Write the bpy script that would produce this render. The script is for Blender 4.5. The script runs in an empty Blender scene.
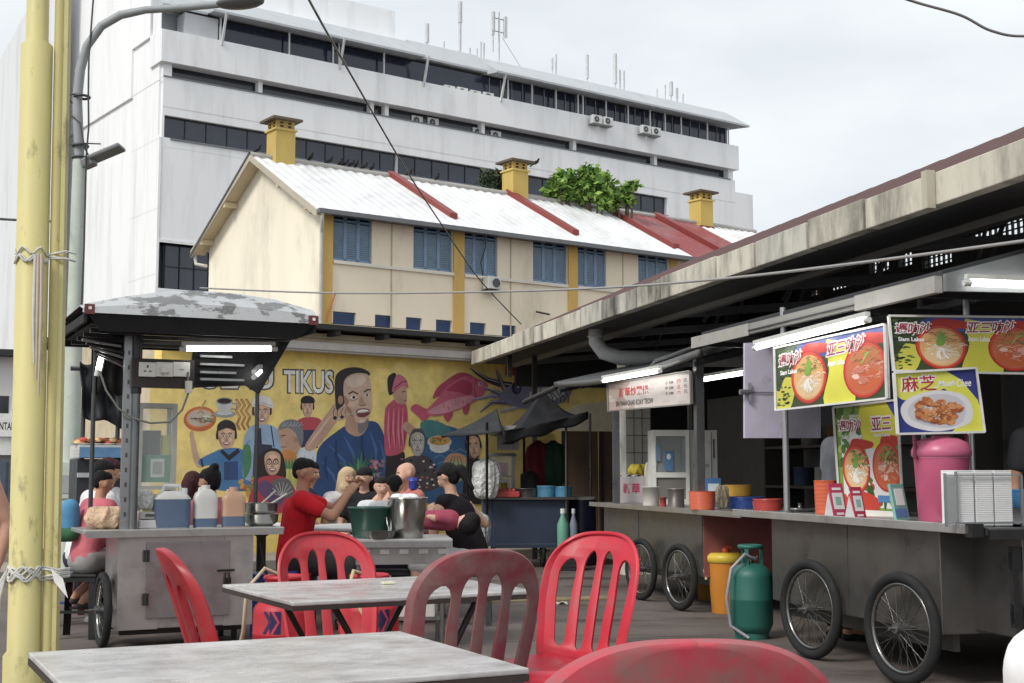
import bpy, bmesh, math, random
from mathutils import Vector, Matrix
from math import sin, cos, pi, radians, sqrt, atan2
random.seed(7)
sc = bpy.context.scene
COL = sc.collection
# ------------------------------------------------------------------ camera, world, sun, exposure
EYE = 1.19; PITCH = radians(5.58); FPX = 1330.0
cam_d = bpy.data.cameras.new('camera'); cam = bpy.data.objects.new('camera', cam_d); COL.objects.link(cam)
cam.location = (0, 0, EYE); cam.rotation_euler = (pi/2 + PITCH, 0, 0)
cam_d.sensor_width = 36; cam_d.lens = 36*FPX/1024; cam_d.clip_start = 0.05; cam_d.clip_end = 2000
sc.camera = cam
SUN_EL = radians(42); SUN_AZ = (-0.68, -0.73)      # direction the light comes from (x, y)
w = bpy.data.worlds.new("World"); sc.world = w; w.use_nodes = True
nt = w.node_tree; nt.nodes.clear()
out = nt.nodes.new('ShaderNodeOutputWorld'); bg = nt.nodes.new('ShaderNodeBackground'); bg2 = nt.nodes.new('ShaderNodeBackground')
sky = nt.nodes.new('ShaderNodeTexSky'); sky.sky_type = 'NISHITA'; sky.sun_disc = False
sky.sun_elevation = SUN_EL; sky.sun_rotation = atan2(SUN_AZ[0], SUN_AZ[1]) % (2*pi)
tc = nt.nodes.new('ShaderNodeTexCoord'); mp = nt.nodes.new('ShaderNodeMapping'); mp.inputs['Scale'].default_value = (1.6, 1.6, 4.2)
nz = nt.nodes.new('ShaderNodeTexNoise'); nz.inputs['Scale'].default_value = 1.7; nz.inputs['Detail'].default_value = 5; nz.inputs['Roughness'].default_value = .5
rp = nt.nodes.new('ShaderNodeValToRGB'); rp.color_ramp.elements[0].position = .34; rp.color_ramp.elements[1].position = .66
rp.color_ramp.elements[0].color = (.54, .58, .61, 1); rp.color_ramp.elements[1].color = (.73, .75, .76, 1)
nt.links.new(tc.outputs['Generated'], mp.inputs[0]); nt.links.new(mp.outputs[0], nz.inputs[0]); nt.links.new(nz.outputs[0], rp.inputs[0])
nt.links.new(sky.outputs[0], bg.inputs[0]); bg.inputs[1].default_value = .055
nt.links.new(rp.outputs[0], bg2.inputs[0]); bg2.inputs[1].default_value = 1.0
mx = nt.nodes.new('ShaderNodeMixShader'); mx.inputs[0].default_value = .93
nt.links.new(bg.outputs[0], mx.inputs[1]); nt.links.new(bg2.outputs[0], mx.inputs[2]); nt.links.new(mx.outputs[0], out.inputs[0])
sd = bpy.data.lights.new('sun', 'SUN'); sd.energy = 1.5; sd.angle = radians(18); sd.color = (1, .96, .9)
so = bpy.data.objects.new('sun', sd); COL.objects.link(so)
v = Vector((SUN_AZ[0]*cos(SUN_EL), SUN_AZ[1]*cos(SUN_EL), sin(SUN_EL)))
so.rotation_euler = v.to_track_quat('Z', 'Y').to_euler()
vs = sc.view_settings; vs.view_transform = 'Standard'; vs.look = 'None'; vs.gamma = 1; vs.exposure = 0.55; vs.use_curve_mapping = False
try:
    sc.cycles.use_denoising = True; sc.cycles.max_bounces = 6; sc.cycles.diffuse_bounces = 3; sc.cycles.glossy_bounces = 3
except Exception: pass

# ------------------------------------------------------------------ colours and materials
def S(c):   # sRGB 0-255 -> linear, a little muted, the haze put into every colour
    g_ = .3*c[0]+.59*c[1]+.11*c[2]; c = [q*.86+g_*.14 for q in c[:3]]
    return tuple(((x/255)/12.92 if x/255 <= .04045 else ((x/255+.055)/1.055)**2.4) for x in c[:3])
def node(nt, t, **k):
    n = nt.nodes.new(t)
    for a, b in k.items(): setattr(n, a, b)
    return n
MATS = {}
def material(name, rough=.6, metal=0., var=.12, scale=3., bump=.0, bscale=40., dirt=None, dirt_amt=.5, dirt_scale=2., dirt_lo=.5, dirt_hi=.7, stretch=(1,1,1),
             emit=0., spec=.5, coat=0., rvar=.15, alpha=1., trans=0., space='obj'):
    """procedural material: the face colour is the thing's own paint, broken up by noise, grime and bump"""
    m = bpy.data.materials.new(name); m.use_nodes = True; nt = m.node_tree; b = nt.nodes['Principled BSDF']
    at = node(nt, 'ShaderNodeAttribute', attribute_name='Col')
    if space == 'obj':
        tcn = node(nt, 'ShaderNodeTexCoord'); co = tcn.outputs['Object']
    else:
        g = node(nt, 'ShaderNodeNewGeometry'); co = g.outputs['Position']
    mp = node(nt, 'ShaderNodeMapping'); mp.inputs['Scale'].default_value = stretch; nt.links.new(co, mp.inputs[0])
    n1 = node(nt, 'ShaderNodeTexNoise'); n1.inputs['Scale'].default_value = scale; n1.inputs['Detail'].default_value = 6; n1.inputs['Roughness'].default_value = .6
    nt.links.new(mp.outputs[0], n1.inputs[0])
    mr = node(nt, 'ShaderNodeMapRange'); mr.inputs[1].default_value = .3; mr.inputs[2].default_value = .7; mr.inputs[3].default_value = 1-var; mr.inputs[4].default_value = 1+var
    nt.links.new(n1.outputs[0], mr.inputs[0])
    vm = node(nt, 'ShaderNodeVectorMath', operation='SCALE'); nt.links.new(at.outputs['Color'], vm.inputs[0]); nt.links.new(mr.outputs[0], vm.inputs['Scale'])
    colr = vm.outputs[0]
    if dirt:
        n2 = node(nt, 'ShaderNodeTexNoise'); n2.inputs['Scale'].default_value = dirt_scale; n2.inputs['Detail'].default_value = 8; n2.inputs['Roughness'].default_value = .68
        nt.links.new(mp.outputs[0], n2.inputs[0])
        r2 = node(nt, 'ShaderNodeMapRange'); r2.inputs[1].default_value = dirt_lo; r2.inputs[2].default_value = dirt_hi; r2.inputs[3].default_value = 0; r2.inputs[4].default_value = dirt_amt
        nt.links.new(n2.outputs[0], r2.inputs[0])
        mxn = node(nt, 'ShaderNodeMix', data_type='RGBA'); nt.links.new(r2.outputs[0], mxn.inputs[0]); nt.links.new(colr, mxn.inputs[6]); mxn.inputs[7].default_value = (*S(dirt), 1)
        colr = mxn.outputs[2]
    nt.links.new(colr, b.inputs['Base Color'])
    b.inputs['Metallic'].default_value = metal; b.inputs['Specular IOR Level'].default_value = spec
    rr = node(nt, 'ShaderNodeMapRange'); rr.inputs[1].default_value = .3; rr.inputs[2].default_value = .7; rr.inputs[3].default_value = max(.02, rough-rvar); rr.inputs[4].default_value = min(1, rough+rvar)
    nt.links.new(n1.outputs[0], rr.inputs[0]); nt.links.new(rr.outputs[0], b.inputs['Roughness'])
    if coat: b.inputs['Coat Weight'].default_value = coat; b.inputs['Coat Roughness'].default_value = .15
    if trans: b.inputs['Transmission Weight'].default_value = trans
    if alpha < 1: b.inputs['Alpha'].default_value = alpha
    if bump:
        n3 = node(nt, 'ShaderNodeTexNoise'); n3.inputs['Scale'].default_value = bscale; n3.inputs['Detail'].default_value = 4
        nt.links.new(mp.outputs[0], n3.inputs[0])
        bp = node(nt, 'ShaderNodeBump'); bp.inputs['Strength'].default_value = min(1, bump*3); bp.inputs['Distance'].default_value = bump*.1
        nt.links.new(n3.outputs[0], bp.inputs['Height']); nt.links.new(bp.outputs[0], b.inputs['Normal'])
    if emit:
        nt.links.new(at.outputs['Color'], b.inputs['Emission Color']); b.inputs['Emission Strength'].default_value = emit
    MATS[name] = m
    return m
material('matte', .85, var=.10, scale=4, bump=.03, bscale=60)
material('wall_render', .9, var=.06, scale=.35, bump=.02, bscale=25, dirt=(126,114,92), dirt_amt=.42, dirt_scale=.8, dirt_lo=.52, dirt_hi=.8, stretch=(1,1,.35), space='w')
material('office_wall', .85, var=.035, scale=.12, dirt=(128,128,124), dirt_amt=.42, dirt_scale=.75, dirt_lo=.5, dirt_hi=.85, stretch=(1,1,.14), space='w')
material('mural_paint', .8, var=.17, scale=4.5, bump=.02, bscale=30, dirt=(110,96,66), dirt_amt=.3, dirt_scale=2.5, dirt_lo=.55, dirt_hi=.8, space='w')
material('plastic', .38, var=.06, scale=6, bump=.01, bscale=30)
material('chair_plastic', .42, var=.1, scale=5, bump=.012, bscale=50, dirt=(160,84,88), dirt_amt=.5, dirt_scale=9, dirt_lo=.5, dirt_hi=.7)
material('faded_plastic', .62, var=.12, scale=5, bump=.015, bscale=60, dirt=(140,108,104), dirt_amt=.85, dirt_scale=7.5, dirt_lo=.4, dirt_hi=.62)
material('paint', .5, var=.1, scale=5, bump=.01, bscale=40, dirt=(70,62,50), dirt_amt=.4, dirt_scale=6, dirt_lo=.56, dirt_hi=.75)
material('pole_paint', .55, var=.1, scale=6, bump=.02, bscale=50, dirt=(92,84,52), dirt_amt=.75, dirt_scale=14, dirt_lo=.56, dirt_hi=.7, stretch=(1,1,.4))
material('steel', .36, metal=.75, var=.18, scale=3, bump=.012, bscale=12, dirt=(70,64,58), dirt_amt=.55, dirt_scale=3, dirt_lo=.5, dirt_hi=.75, rvar=.14)
material('shiny_steel', .2, metal=.9, var=.1, scale=6, bump=.008, bscale=14, rvar=.08)
material('foil', .3, metal=.7, var=.1, scale=3, bump=.06, bscale=5, dirt=(112,110,108), dirt_amt=.8, dirt_scale=4.2, dirt_lo=.5, dirt_hi=.54, stretch=(1,1,2.2))
material('roof_metal', .6, metal=.0, var=.06, scale=.8, dirt=(150,146,140), dirt_amt=.6, dirt_scale=1.1, dirt_lo=.48, dirt_hi=.8, stretch=(1,.35,1), space='w')
material('rubber', .8, var=.15, scale=8, bump=.03, bscale=60)
material('fabric', .9, var=.16, scale=9, bump=.06, bscale=28, spec=.2)
material('skin', .55, var=.06, scale=12, spec=.35)
material('hair', .72, var=.45, scale=60, bump=.2, bscale=90, stretch=(1,1,.12), spec=.25)
material('glass_dark', .12, var=.35, scale=.5, spec=.7, rvar=.06, space='w')
material('glass_case', .08, var=.03, alpha=.22, spec=.8, rvar=.02)
material('clear_plastic', .25, var=.06, alpha=.62, spec=.5)
material('milky_plastic', .35, var=.05, alpha=.9, spec=.4)
material('concrete_stain', .9, var=.12, scale=2.5, bump=.03, bscale=40, dirt=(62,58,52), dirt_amt=.92, dirt_scale=1.5, dirt_lo=.46, dirt_hi=.7, stretch=(1.6,1.6,.45), space='w')
material('concrete_dirty', .9, var=.15, scale=3, bump=.03, bscale=40, dirt=(56,53,48), dirt_amt=.92, dirt_scale=1.6, dirt_lo=.38, dirt_hi=.64, stretch=(1.3,1.3,.55), space='w')
material('tarp', .6, var=.25, scale=5, bump=.12, bscale=6, spec=.3)
material('print', .45, var=.05, scale=6, spec=.4)
material('tabletop', .28, var=.1, scale=4, bump=.01, bscale=20, dirt=(134,130,128), dirt_amt=.7, dirt_scale=4.5, dirt_lo=.44, dirt_hi=.7, stretch=(1,1.3,1), rvar=.16)
material('lamp_tube', .4, var=0, emit=7.0)
material('screen', .4, var=0, emit=1.2)
material('wood', .7, var=.2, scale=6, bump=.03, bscale=20, stretch=(1,1,.15))
material('foliage', .6, var=.35, scale=2, spec=.3)
material('cloth_white', .8, var=.05, scale=5, bump=.1, bscale=5, spec=.2)
material('thin_bag', .35, var=.16, scale=14, bump=.5, bscale=20, spec=.5, alpha=.93)

# ------------------------------------------------------------------ mesh toolkit
def V(*a): return Vector(a)
class MB:
    def __init__(s): s.v = []; s.f = []; s.c = []; s.sm = []; s.col = (.5,.5,.5); s.smooth = False; s.T = None
    def C(s, *c):
        s.col = S(c if len(c) > 1 else c[0]); return s
    def add(s, vs, fs, smooth=None, col=None):
        o = len(s.v)
        for p in vs:
            p = Vector(p)
            if s.T is not None: p = s.T @ p
            s.v.append(p)
        for f in fs:
            s.f.append([o+i for i in f]); s.c.append(col or s.col); s.sm.append(s.smooth if smooth is None else smooth)
        return s
    def box(s, c, d, rz=0, M=None, bev=0):
        x, y, z = d[0]/2, d[1]/2, d[2]/2
        if bev and min(x,y,z) > bev*1.2:
            bm = bmesh.new(); bmesh.ops.create_cube(bm, size=1)
            for q in bm.verts: q.co = Vector((q.co.x*d[0], q.co.y*d[1], q.co.z*d[2]))
            bmesh.ops.bevel(bm, geom=bm.edges[:], offset=bev, segments=2, affect='EDGES', profile=.6)
            bm.verts.ensure_lookup_table()
            P = [q.co.copy() for q in bm.verts]; F = [[q.index for q in f.verts] for f in bm.faces]; bm.free()
        else:
            P = [Vector(p) for p in ((-x,-y,-z),(x,-y,-z),(x,y,-z),(-x,y,-z),(-x,-y,z),(x,-y,z),(x,y,z),(-x,y,z))]
            F = [(0,3,2,1),(4,5,6,7),(0,1,5,4),(1,2,6,5),(2,3,7,6),(3,0,4,7)]
        R = M if M is not None else Matrix.Rotation(rz, 4, 'Z')
        return s.add([Vector(c) + (R @ p) for p in P], F)
    def box2(s, a, b, bev=0):      # opposite corners
        return s.box([(a[i]+b[i])/2 for i in range(3)], [abs(b[i]-a[i]) for i in range(3)], bev=bev)
    def quad(s, a, b, c, d): return s.add([a,b,c,d], [(0,1,2,3)])
    def poly(s, pts): return s.add(pts, [tuple(range(len(pts)))])
    def tube(s, pts, r, seg=8, cap=True, smooth=True):
        pts = [Vector(p) for p in pts]; n = len(pts)
        rs = r if isinstance(r, (list, tuple)) else [r]*n
        V_, F = [], []; up = None
        for i, p in enumerate(pts):
            t = (pts[min(i+1, n-1)] - pts[max(i-1, 0)]).normalized()
            if up is None: up = t.orthogonal().normalized()
            up = (up - t*up.dot(t)); up = up.normalized() if up.length > 1e-6 else t.orthogonal().normalized()
            sd_ = t.cross(up)
            for k in range(seg):
                a = 2*pi*k/seg; V_.append(p + (up*cos(a) + sd_*sin(a))*rs[i])
        for i in range(n-1):
            for k in range(seg):
                F.append((i*seg+k, i*seg+(k+1)%seg, (i+1)*seg+(k+1)%seg, (i+1)*seg+k))
        s.add(V_, F, smooth=smooth)
        if cap:
            s.add(V_[:seg], [tuple(reversed(range(seg)))], smooth=False); s.add(V_[-seg:], [tuple(range(seg))], smooth=False)
        return s
    def cyl(s, a, b, r, r2=None, seg=20, cap=True): return s.tube([a, b], [r, r if r2 is None else r2], seg, cap)
    def lathe(s, prof, c=(0,0,0), seg=28, M=None, cap0=True, cap1=True):
        V_, F = [], []; c = Vector(c)
        for r, z in prof:
            for k in range(seg):
                a = 2*pi*k/seg; p = Vector((r*cos(a), r*sin(a), z))
                V_.append(c + (M @ p if M is not None else p))
        n = len(prof)
        for i in range(n-1):
            for k in range(seg): F.append((i*seg+k, i*seg+(k+1)%seg, (i+1)*seg+(k+1)%seg, (i+1)*seg+k))
        s.add(V_, F, smooth=True)
        if cap0: s.add(V_[:seg], [tuple(reversed(range(seg)))], smooth=False)
        if cap1: s.add(V_[-seg:], [tuple(range(seg))], smooth=False)
        return s
    def ball(s, c, r, seg=12, rings=8, M=None):
        rx, ry, rz = (r, r, r) if not isinstance(r, (list, tuple)) else r
        V_, F = [], []; c = Vector(c)
        for i in range(rings+1):
            t = pi*i/rings
            for k in range(seg):
                a = 2*pi*k/seg; p = Vector((rx*sin(t)*cos(a), ry*sin(t)*sin(a), rz*cos(t)))
                V_.append(c + (M @ p if M is not None else p))
        for i in range(rings):
            for k in range(seg): F.append((i*seg+k, (i+1)*seg+k, (i+1)*seg+(k+1)%seg, i*seg+(k+1)%seg))
        return s.add(V_, F, smooth=True)
    def torus(s, c, R, r, M=None, seg=40, ts=10, squash=1.):
        V_, F = [], []; c = Vector(c)
        for i in range(seg):
            a = 2*pi*i/seg
            for k in range(ts):
                b = 2*pi*k/ts; p = Vector(((R+r*cos(b))*cos(a), (R+r*cos(b))*sin(a), r*squash*sin(b)))
                V_.append(c + (M @ p if M is not None else p))
        for i in range(seg):
            for k in range(ts): F.append((i*ts+k, ((i+1)%seg)*ts+k, ((i+1)%seg)*ts+(k+1)%ts, i*ts+(k+1)%ts))
        return s.add(V_, F, smooth=True)
    def prism(s, pts, d):          # polygon extruded by the vector d
        pts = [Vector(p) for p in pts]; n = len(pts); d = Vector(d)
        return s.add(pts + [p+d for p in pts], [tuple(reversed(range(n))), tuple(range(n, 2*n))] + [(i, (i+1)%n, n+(i+1)%n, n+i) for i in range(n)])
    def grid(s, fn, nu, nv, smooth=True, keep=None):
        V_ = [fn(i/nu, j/nv) for j in range(nv+1) for i in range(nu+1)]
        F = [(j*(nu+1)+i, j*(nu+1)+i+1, (j+1)*(nu+1)+i+1, (j+1)*(nu+1)+i) for j in range(nv) for i in range(nu) if keep is None or keep(i, j)]
        return s.add(V_, F, smooth=smooth)
    def build(s, name, mat, parent=None, loc=None, solid=0, **tags):
        me = bpy.data.meshes.new(name)
        org = Vector(loc) if loc is not None else Vector((0,0,0))
        me.from_pydata([tuple(p-org) for p in s.v], [], s.f); me.update()
        ca = me.color_attributes.new('Col', 'FLOAT_COLOR', 'CORNER')
        buf = []
        for f, c in zip(s.f, s.c): buf += [c[0], c[1], c[2], 1.0]*len(f)
        ca.data.foreach_set('color', buf)
        me.polygons.foreach_set('use_smooth', s.sm)
        me.materials.append(MATS[mat] if isinstance(mat, str) else mat)
        o = bpy.data.objects.new(name, me); COL.objects.link(o)
        if loc is not None: o.location = org
        if parent is not None: o.parent = parent
        if solid:
            md = o.modifiers.new('thick', 'SOLIDIFY'); md.thickness = solid; md.offset = 0
        return o
def tag(o, label, cat, group=None):
    o['label'] = label; o['category'] = cat
    if group: o['group'] = group
    return o
def thing(name, label, cat, loc=(0,0,0), rz=0, group=None):
    o = bpy.data.objects.new(name, None); COL.objects.link(o); o.empty_display_size = .1
    o.location = loc; o.rotation_euler = (0, 0, rz)
    return tag(o, label, cat, group)
def struct(o): o['kind'] = 'structure'; return o
def dup(root, loc, rz, label, group=None, rename=None):
    r = root.copy(); COL.objects.link(r); r.location = loc; r.rotation_euler = (0, 0, rz); r['label'] = label
    if group: r['group'] = group
    for ch in list(root.children):
        c = ch.copy(); COL.objects.link(c); c.parent = r
        for g in ch.children:
            d = g.copy(); COL.objects.link(d); d.parent = c
    return r
# text as flat polygons in a unit box: list of (verts2d, faces)
_tc = {}
def text_geo(s, bold=0.0):
    k = (s, bold)
    if k in _tc: return _tc[k]
    cu = bpy.data.curves.new('lettering', 'FONT'); cu.body = s; cu.size = 1; cu.resolution_u = 3; cu.fill_mode = 'FRONT'; cu.offset = bold
    o = bpy.data.objects.new('lettering', cu); COL.objects.link(o)
    dg = bpy.context.evaluated_depsgraph_get(); dg.update()
    me = bpy.data.meshes.new_from_object(o.evaluated_get(dg))
    vs_ = [(q.co.x, q.co.y) for q in me.vertices]; fs = [tuple(p.vertices) for p in me.polygons]
    bpy.data.objects.remove(o); bpy.data.curves.remove(cu); bpy.data.meshes.remove(me)
    if vs_:
        x0 = min(p[0] for p in vs_); x1 = max(p[0] for p in vs_); y0 = min(p[1] for p in vs_); y1 = max(p[1] for p in vs_)
        vs_ = [((p[0]-x0)/max(1e-6, x1-x0), (p[1]-y0)/max(1e-6, y1-y0)) for p in vs_]
    _tc[k] = (vs_, fs); return _tc[k]
# pictures painted or printed on a real flat surface: layers 0.4 mm apart, coordinates in any 2D frame
class Paint:
    def __init__(s, fn, step=.0004, fade=0.): s.fn = fn; s.mb = MB(); s.k = 1; s.step = step; s.fade = fade; s.clip = False; s.done = []
    def _emit(s, pts, faces, c):
        c = tuple(q*(1-s.fade)+235*s.fade for q in c)  # mixes each tone towards pale grey: haze put into the colour
        if s.clip: pts = [(min(.996, max(.004, x)), min(.996, max(.004, y))) for x, y in pts]
        x0, x1, y0, y1 = min(p[0] for p in pts), max(p[0] for p in pts), min(p[1] for p in pts), max(p[1] for p in pts)
        s.k = 1 + max([k_ for a, b, c_, d, k_ in s.done if a < x1 and b > x0 and c_ < y1 and d > y0], default=0)   # one coat above whatever it overlaps
        s.done.append((x0, x1, y0, y1, s.k)); s.mb.add([s.fn(x, y, s.k*s.step) for x, y in pts], faces, smooth=False, col=S(c))
    def poly(s, pts, c, smooth=False):
        if smooth:
            n = len(pts); q = []
            for i in range(n):
                p0, p1, p2, p3 = pts[i-1], pts[i], pts[(i+1)%n], pts[(i+2)%n]
                for t in (0, .25, .5, .75):
                    q.append(tuple(.5*((2*p1[j]) + (-p0[j]+p2[j])*t + (2*p0[j]-5*p1[j]+4*p2[j]-p3[j])*t*t + (-p0[j]+3*p1[j]-3*p2[j]+p3[j])*t**3) for j in (0, 1)))
            pts = q
        s._emit(pts, [tuple(range(len(pts)))], c)
    def ell(s, cx, cy, rx, ry, c, rot=0, n=28, a0=0, a1=360):
        r = radians(rot); P = []
        for i in range(n + (a1 - a0 < 360)):
            a = radians(a0 + (a1-a0)*i/n); x, y = rx*cos(a), ry*sin(a); P.append((cx + x*cos(r) - y*sin(r), cy + x*sin(r) + y*cos(r)))
        s._emit(P, [tuple(range(len(P)))], c)
    def line(s, pts, w, c):
        L, R = [], []; n = len(pts)
        for i, p in enumerate(pts):
            a = pts[max(0, i-1)]; b = pts[min(n-1, i+1)]; dx, dy = b[0]-a[0], b[1]-a[1]; l = sqrt(dx*dx+dy*dy) or 1
            ww = (w if not isinstance(w, (list, tuple)) else w[i])/2
            L.append((p[0]-dy/l*ww, p[1]+dx/l*ww)); R.append((p[0]+dy/l*ww, p[1]-dx/l*ww))
        P = L + R; s._emit(P, [(i, i+1, n+i+1, n+i) for i in range(n-1)], c)
    def text(s, t, x0, y0, x1, y1, c, bold=0., shear=0., dy=0.):   # (x0,y0) lower-left corner, (x1,y1) upper-right, dy: rise along the line
        vs_, fs = text_geo(t, bold)
        s._emit([(x0 + (x1-x0)*(u + shear*v_), y0 + (y1-y0)*v_ + dy*u) for u, v_ in vs_], fs, c)
# ------------------------------------------------------------------ sight lines -> points on real planes
CT, ST = cos(PITCH), sin(PITCH)
def ray(px, py):
    x = (px-512)/FPX; u = (341.5-py)/FPX
    return Vector((x, CT - u*ST, ST + u*CT))
def hit(px, py, P0, n):
    d = ray(px, py); o = Vector((0, 0, EYE)); return o + d*((Vector(P0)-o).dot(n)/d.dot(n))
def atz(px, py, z): return hit(px, py, (0, 0, z), Vector((0,0,1)))
def aty(px, py, y): return hit(px, py, (0, y, 0), Vector((0,1,0)))
class Fr:   # upright frame: origin on the ground, D along, B into depth
    def __init__(s, x, y, ang):
        s.o = Vector((x, y, 0)); s.D = Vector((cos(ang), sin(ang), 0)); s.B = Vector((-sin(ang), cos(ang), 0)); s.ang = ang
    def p(s, u, v, z): return s.o + s.D*u + s.B*v + Vector((0, 0, z))
    def uz(s, px, py, v=0.):
        h = hit(px, py, s.o + s.B*v, s.B); return (h-s.o).dot(s.D), h.z
    def M(s): return Matrix.Translation(s.o) @ Matrix.Rotation(s.ang, 4, 'Z')
CITY = atan2(.593, .805)
# ------------------------------------------------------------------ SETTING: ground
def ground_material():
    m = bpy.data.materials.new('asphalt'); m.use_nodes = True; nt = m.node_tree; b = nt.nodes['Principled BSDF']
    g = node(nt, 'ShaderNodeNewGeometry')
    def noise(sc_, det, st=(1,1,1)):
        mp = node(nt, 'ShaderNodeMapping'); mp.inputs['Scale'].default_value = st; nt.links.new(g.outputs['Position'], mp.inputs[0])
        n = node(nt, 'ShaderNodeTexNoise'); n.inputs['Scale'].default_value = sc_; n.inputs['Detail'].default_value = det; n.inputs['Roughness'].default_value = .6
        nt.links.new(mp.outputs[0], n.inputs[0]); return n.outputs[0]
    r1 = node(nt, 'ShaderNodeValToRGB'); r1.color_ramp.elements[0].position = .3; r1.color_ramp.elements[1].position = .72
    r1.color_ramp.elements[0].color = (*S((96, 86, 80)), 1); r1.color_ramp.elements[1].color = (*S((118, 107, 100)), 1)
    nt.links.new(noise(.9, 9), r1.inputs[0])
    r2 = node(nt, 'ShaderNodeMapRange'); r2.inputs[1].default_value = .52; r2.inputs[2].default_value = .66; nt.links.new(noise(.6, 5, (1, 2.4, 1)), r2.inputs[0])
    mxn = node(nt, 'ShaderNodeMix', data_type='RGBA'); nt.links.new(r2.outputs[0], mxn.inputs[0]); nt.links.new(r1.outputs[0], mxn.inputs[6]); mxn.inputs[7].default_value = (*S((78, 69, 64)), 1)
    fine = noise(90, 3); mr = node(nt, 'ShaderNodeMapRange'); mr.inputs[1].default_value = .3; mr.inputs[2].default_value = .7; mr.inputs[3].default_value = .75; mr.inputs[4].default_value = 1.25
    nt.links.new(fine, mr.inputs[0]); vm = node(nt, 'ShaderNodeVectorMath', operation='SCALE'); nt.links.new(mxn.outputs[2], vm.inputs[0]); nt.links.new(mr.outputs[0], vm.inputs['Scale'])
    nt.links.new(vm.outputs[0], b.inputs['Base Color'])
    r3 = node(nt, 'ShaderNodeMapRange'); r3.inputs[3].default_value = .85; r3.inputs[4].default_value = .42; nt.links.new(r2.outputs[0], r3.inputs[0]); nt.links.new(r3.outputs[0], b.inputs['Roughness'])
    bp = node(nt, 'ShaderNodeBump'); bp.inputs['Strength'].default_value = .5; bp.inputs['Distance'].default_value = .006; nt.links.new(fine, bp.inputs['Height']); nt.links.new(bp.outputs[0], b.inputs['Normal'])
    return m
g = MB(); g.quad((-900,-60,0),(900,-60,0),(900,1500,0),(-900,1500,0)); struct(g.build('ground', ground_material()))
# hall frame: u runs away from the camera along the stalls, depth v = distance to the right of the camera's line
ANG_S = atan2(.9672, -.2540)
class Hall:
    Sd = Vector((-.2540, .9672, 0)); N = Vector((.9672, .2540, 0))
    def p(s, a, L, z): return s.Sd*a + s.N*L + Vector((0, 0, z))
    def az(s, px, py, L):
        h = hit(px, py, s.N*L, s.N); return h.dot(s.Sd), h.z
    def lz(s, px, py, a):
        h = hit(px, py, s.Sd*a, s.Sd); return h.dot(s.N), h.z
H = Hall()
HM = Matrix(((-.2540, .9672, 0, 0), (.9672, .2540, 0, 0), (0, 0, 1, 0), (0, 0, 0, 1)))   # (a, L, z) -> world
# drain kerb and pale concrete apron in front of the mural building
MUR = Fr(-.63, 20, CITY)
k = MB().C(150, 142, 128); k.T = MUR.M(); k.box2((-14, -1.6, 0.0), (9, -.15, .12), bev=.01); struct(k.build('pavement', 'matte'))
k = MB().C(150, 134, 100); k.T = HM; k.box2((11.9, 2.9, 0.0), (12.15, 4.1, .018), bev=.004); struct(k.build('kerb', 'paint'))
k = MB().C(112, 104, 101); k.T = HM   # joints between the asphalt lanes, slightly proud
for a, L, da, dl in ((2.4, 1.6, 12.5, .03), (12.8, .2, .03, 3.2), (9.2, -3, .03, 7)): k.box2((a, L, 0), (a+da, L+dl, .004))
struct(k.build('road_joint', 'matte'))

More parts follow.
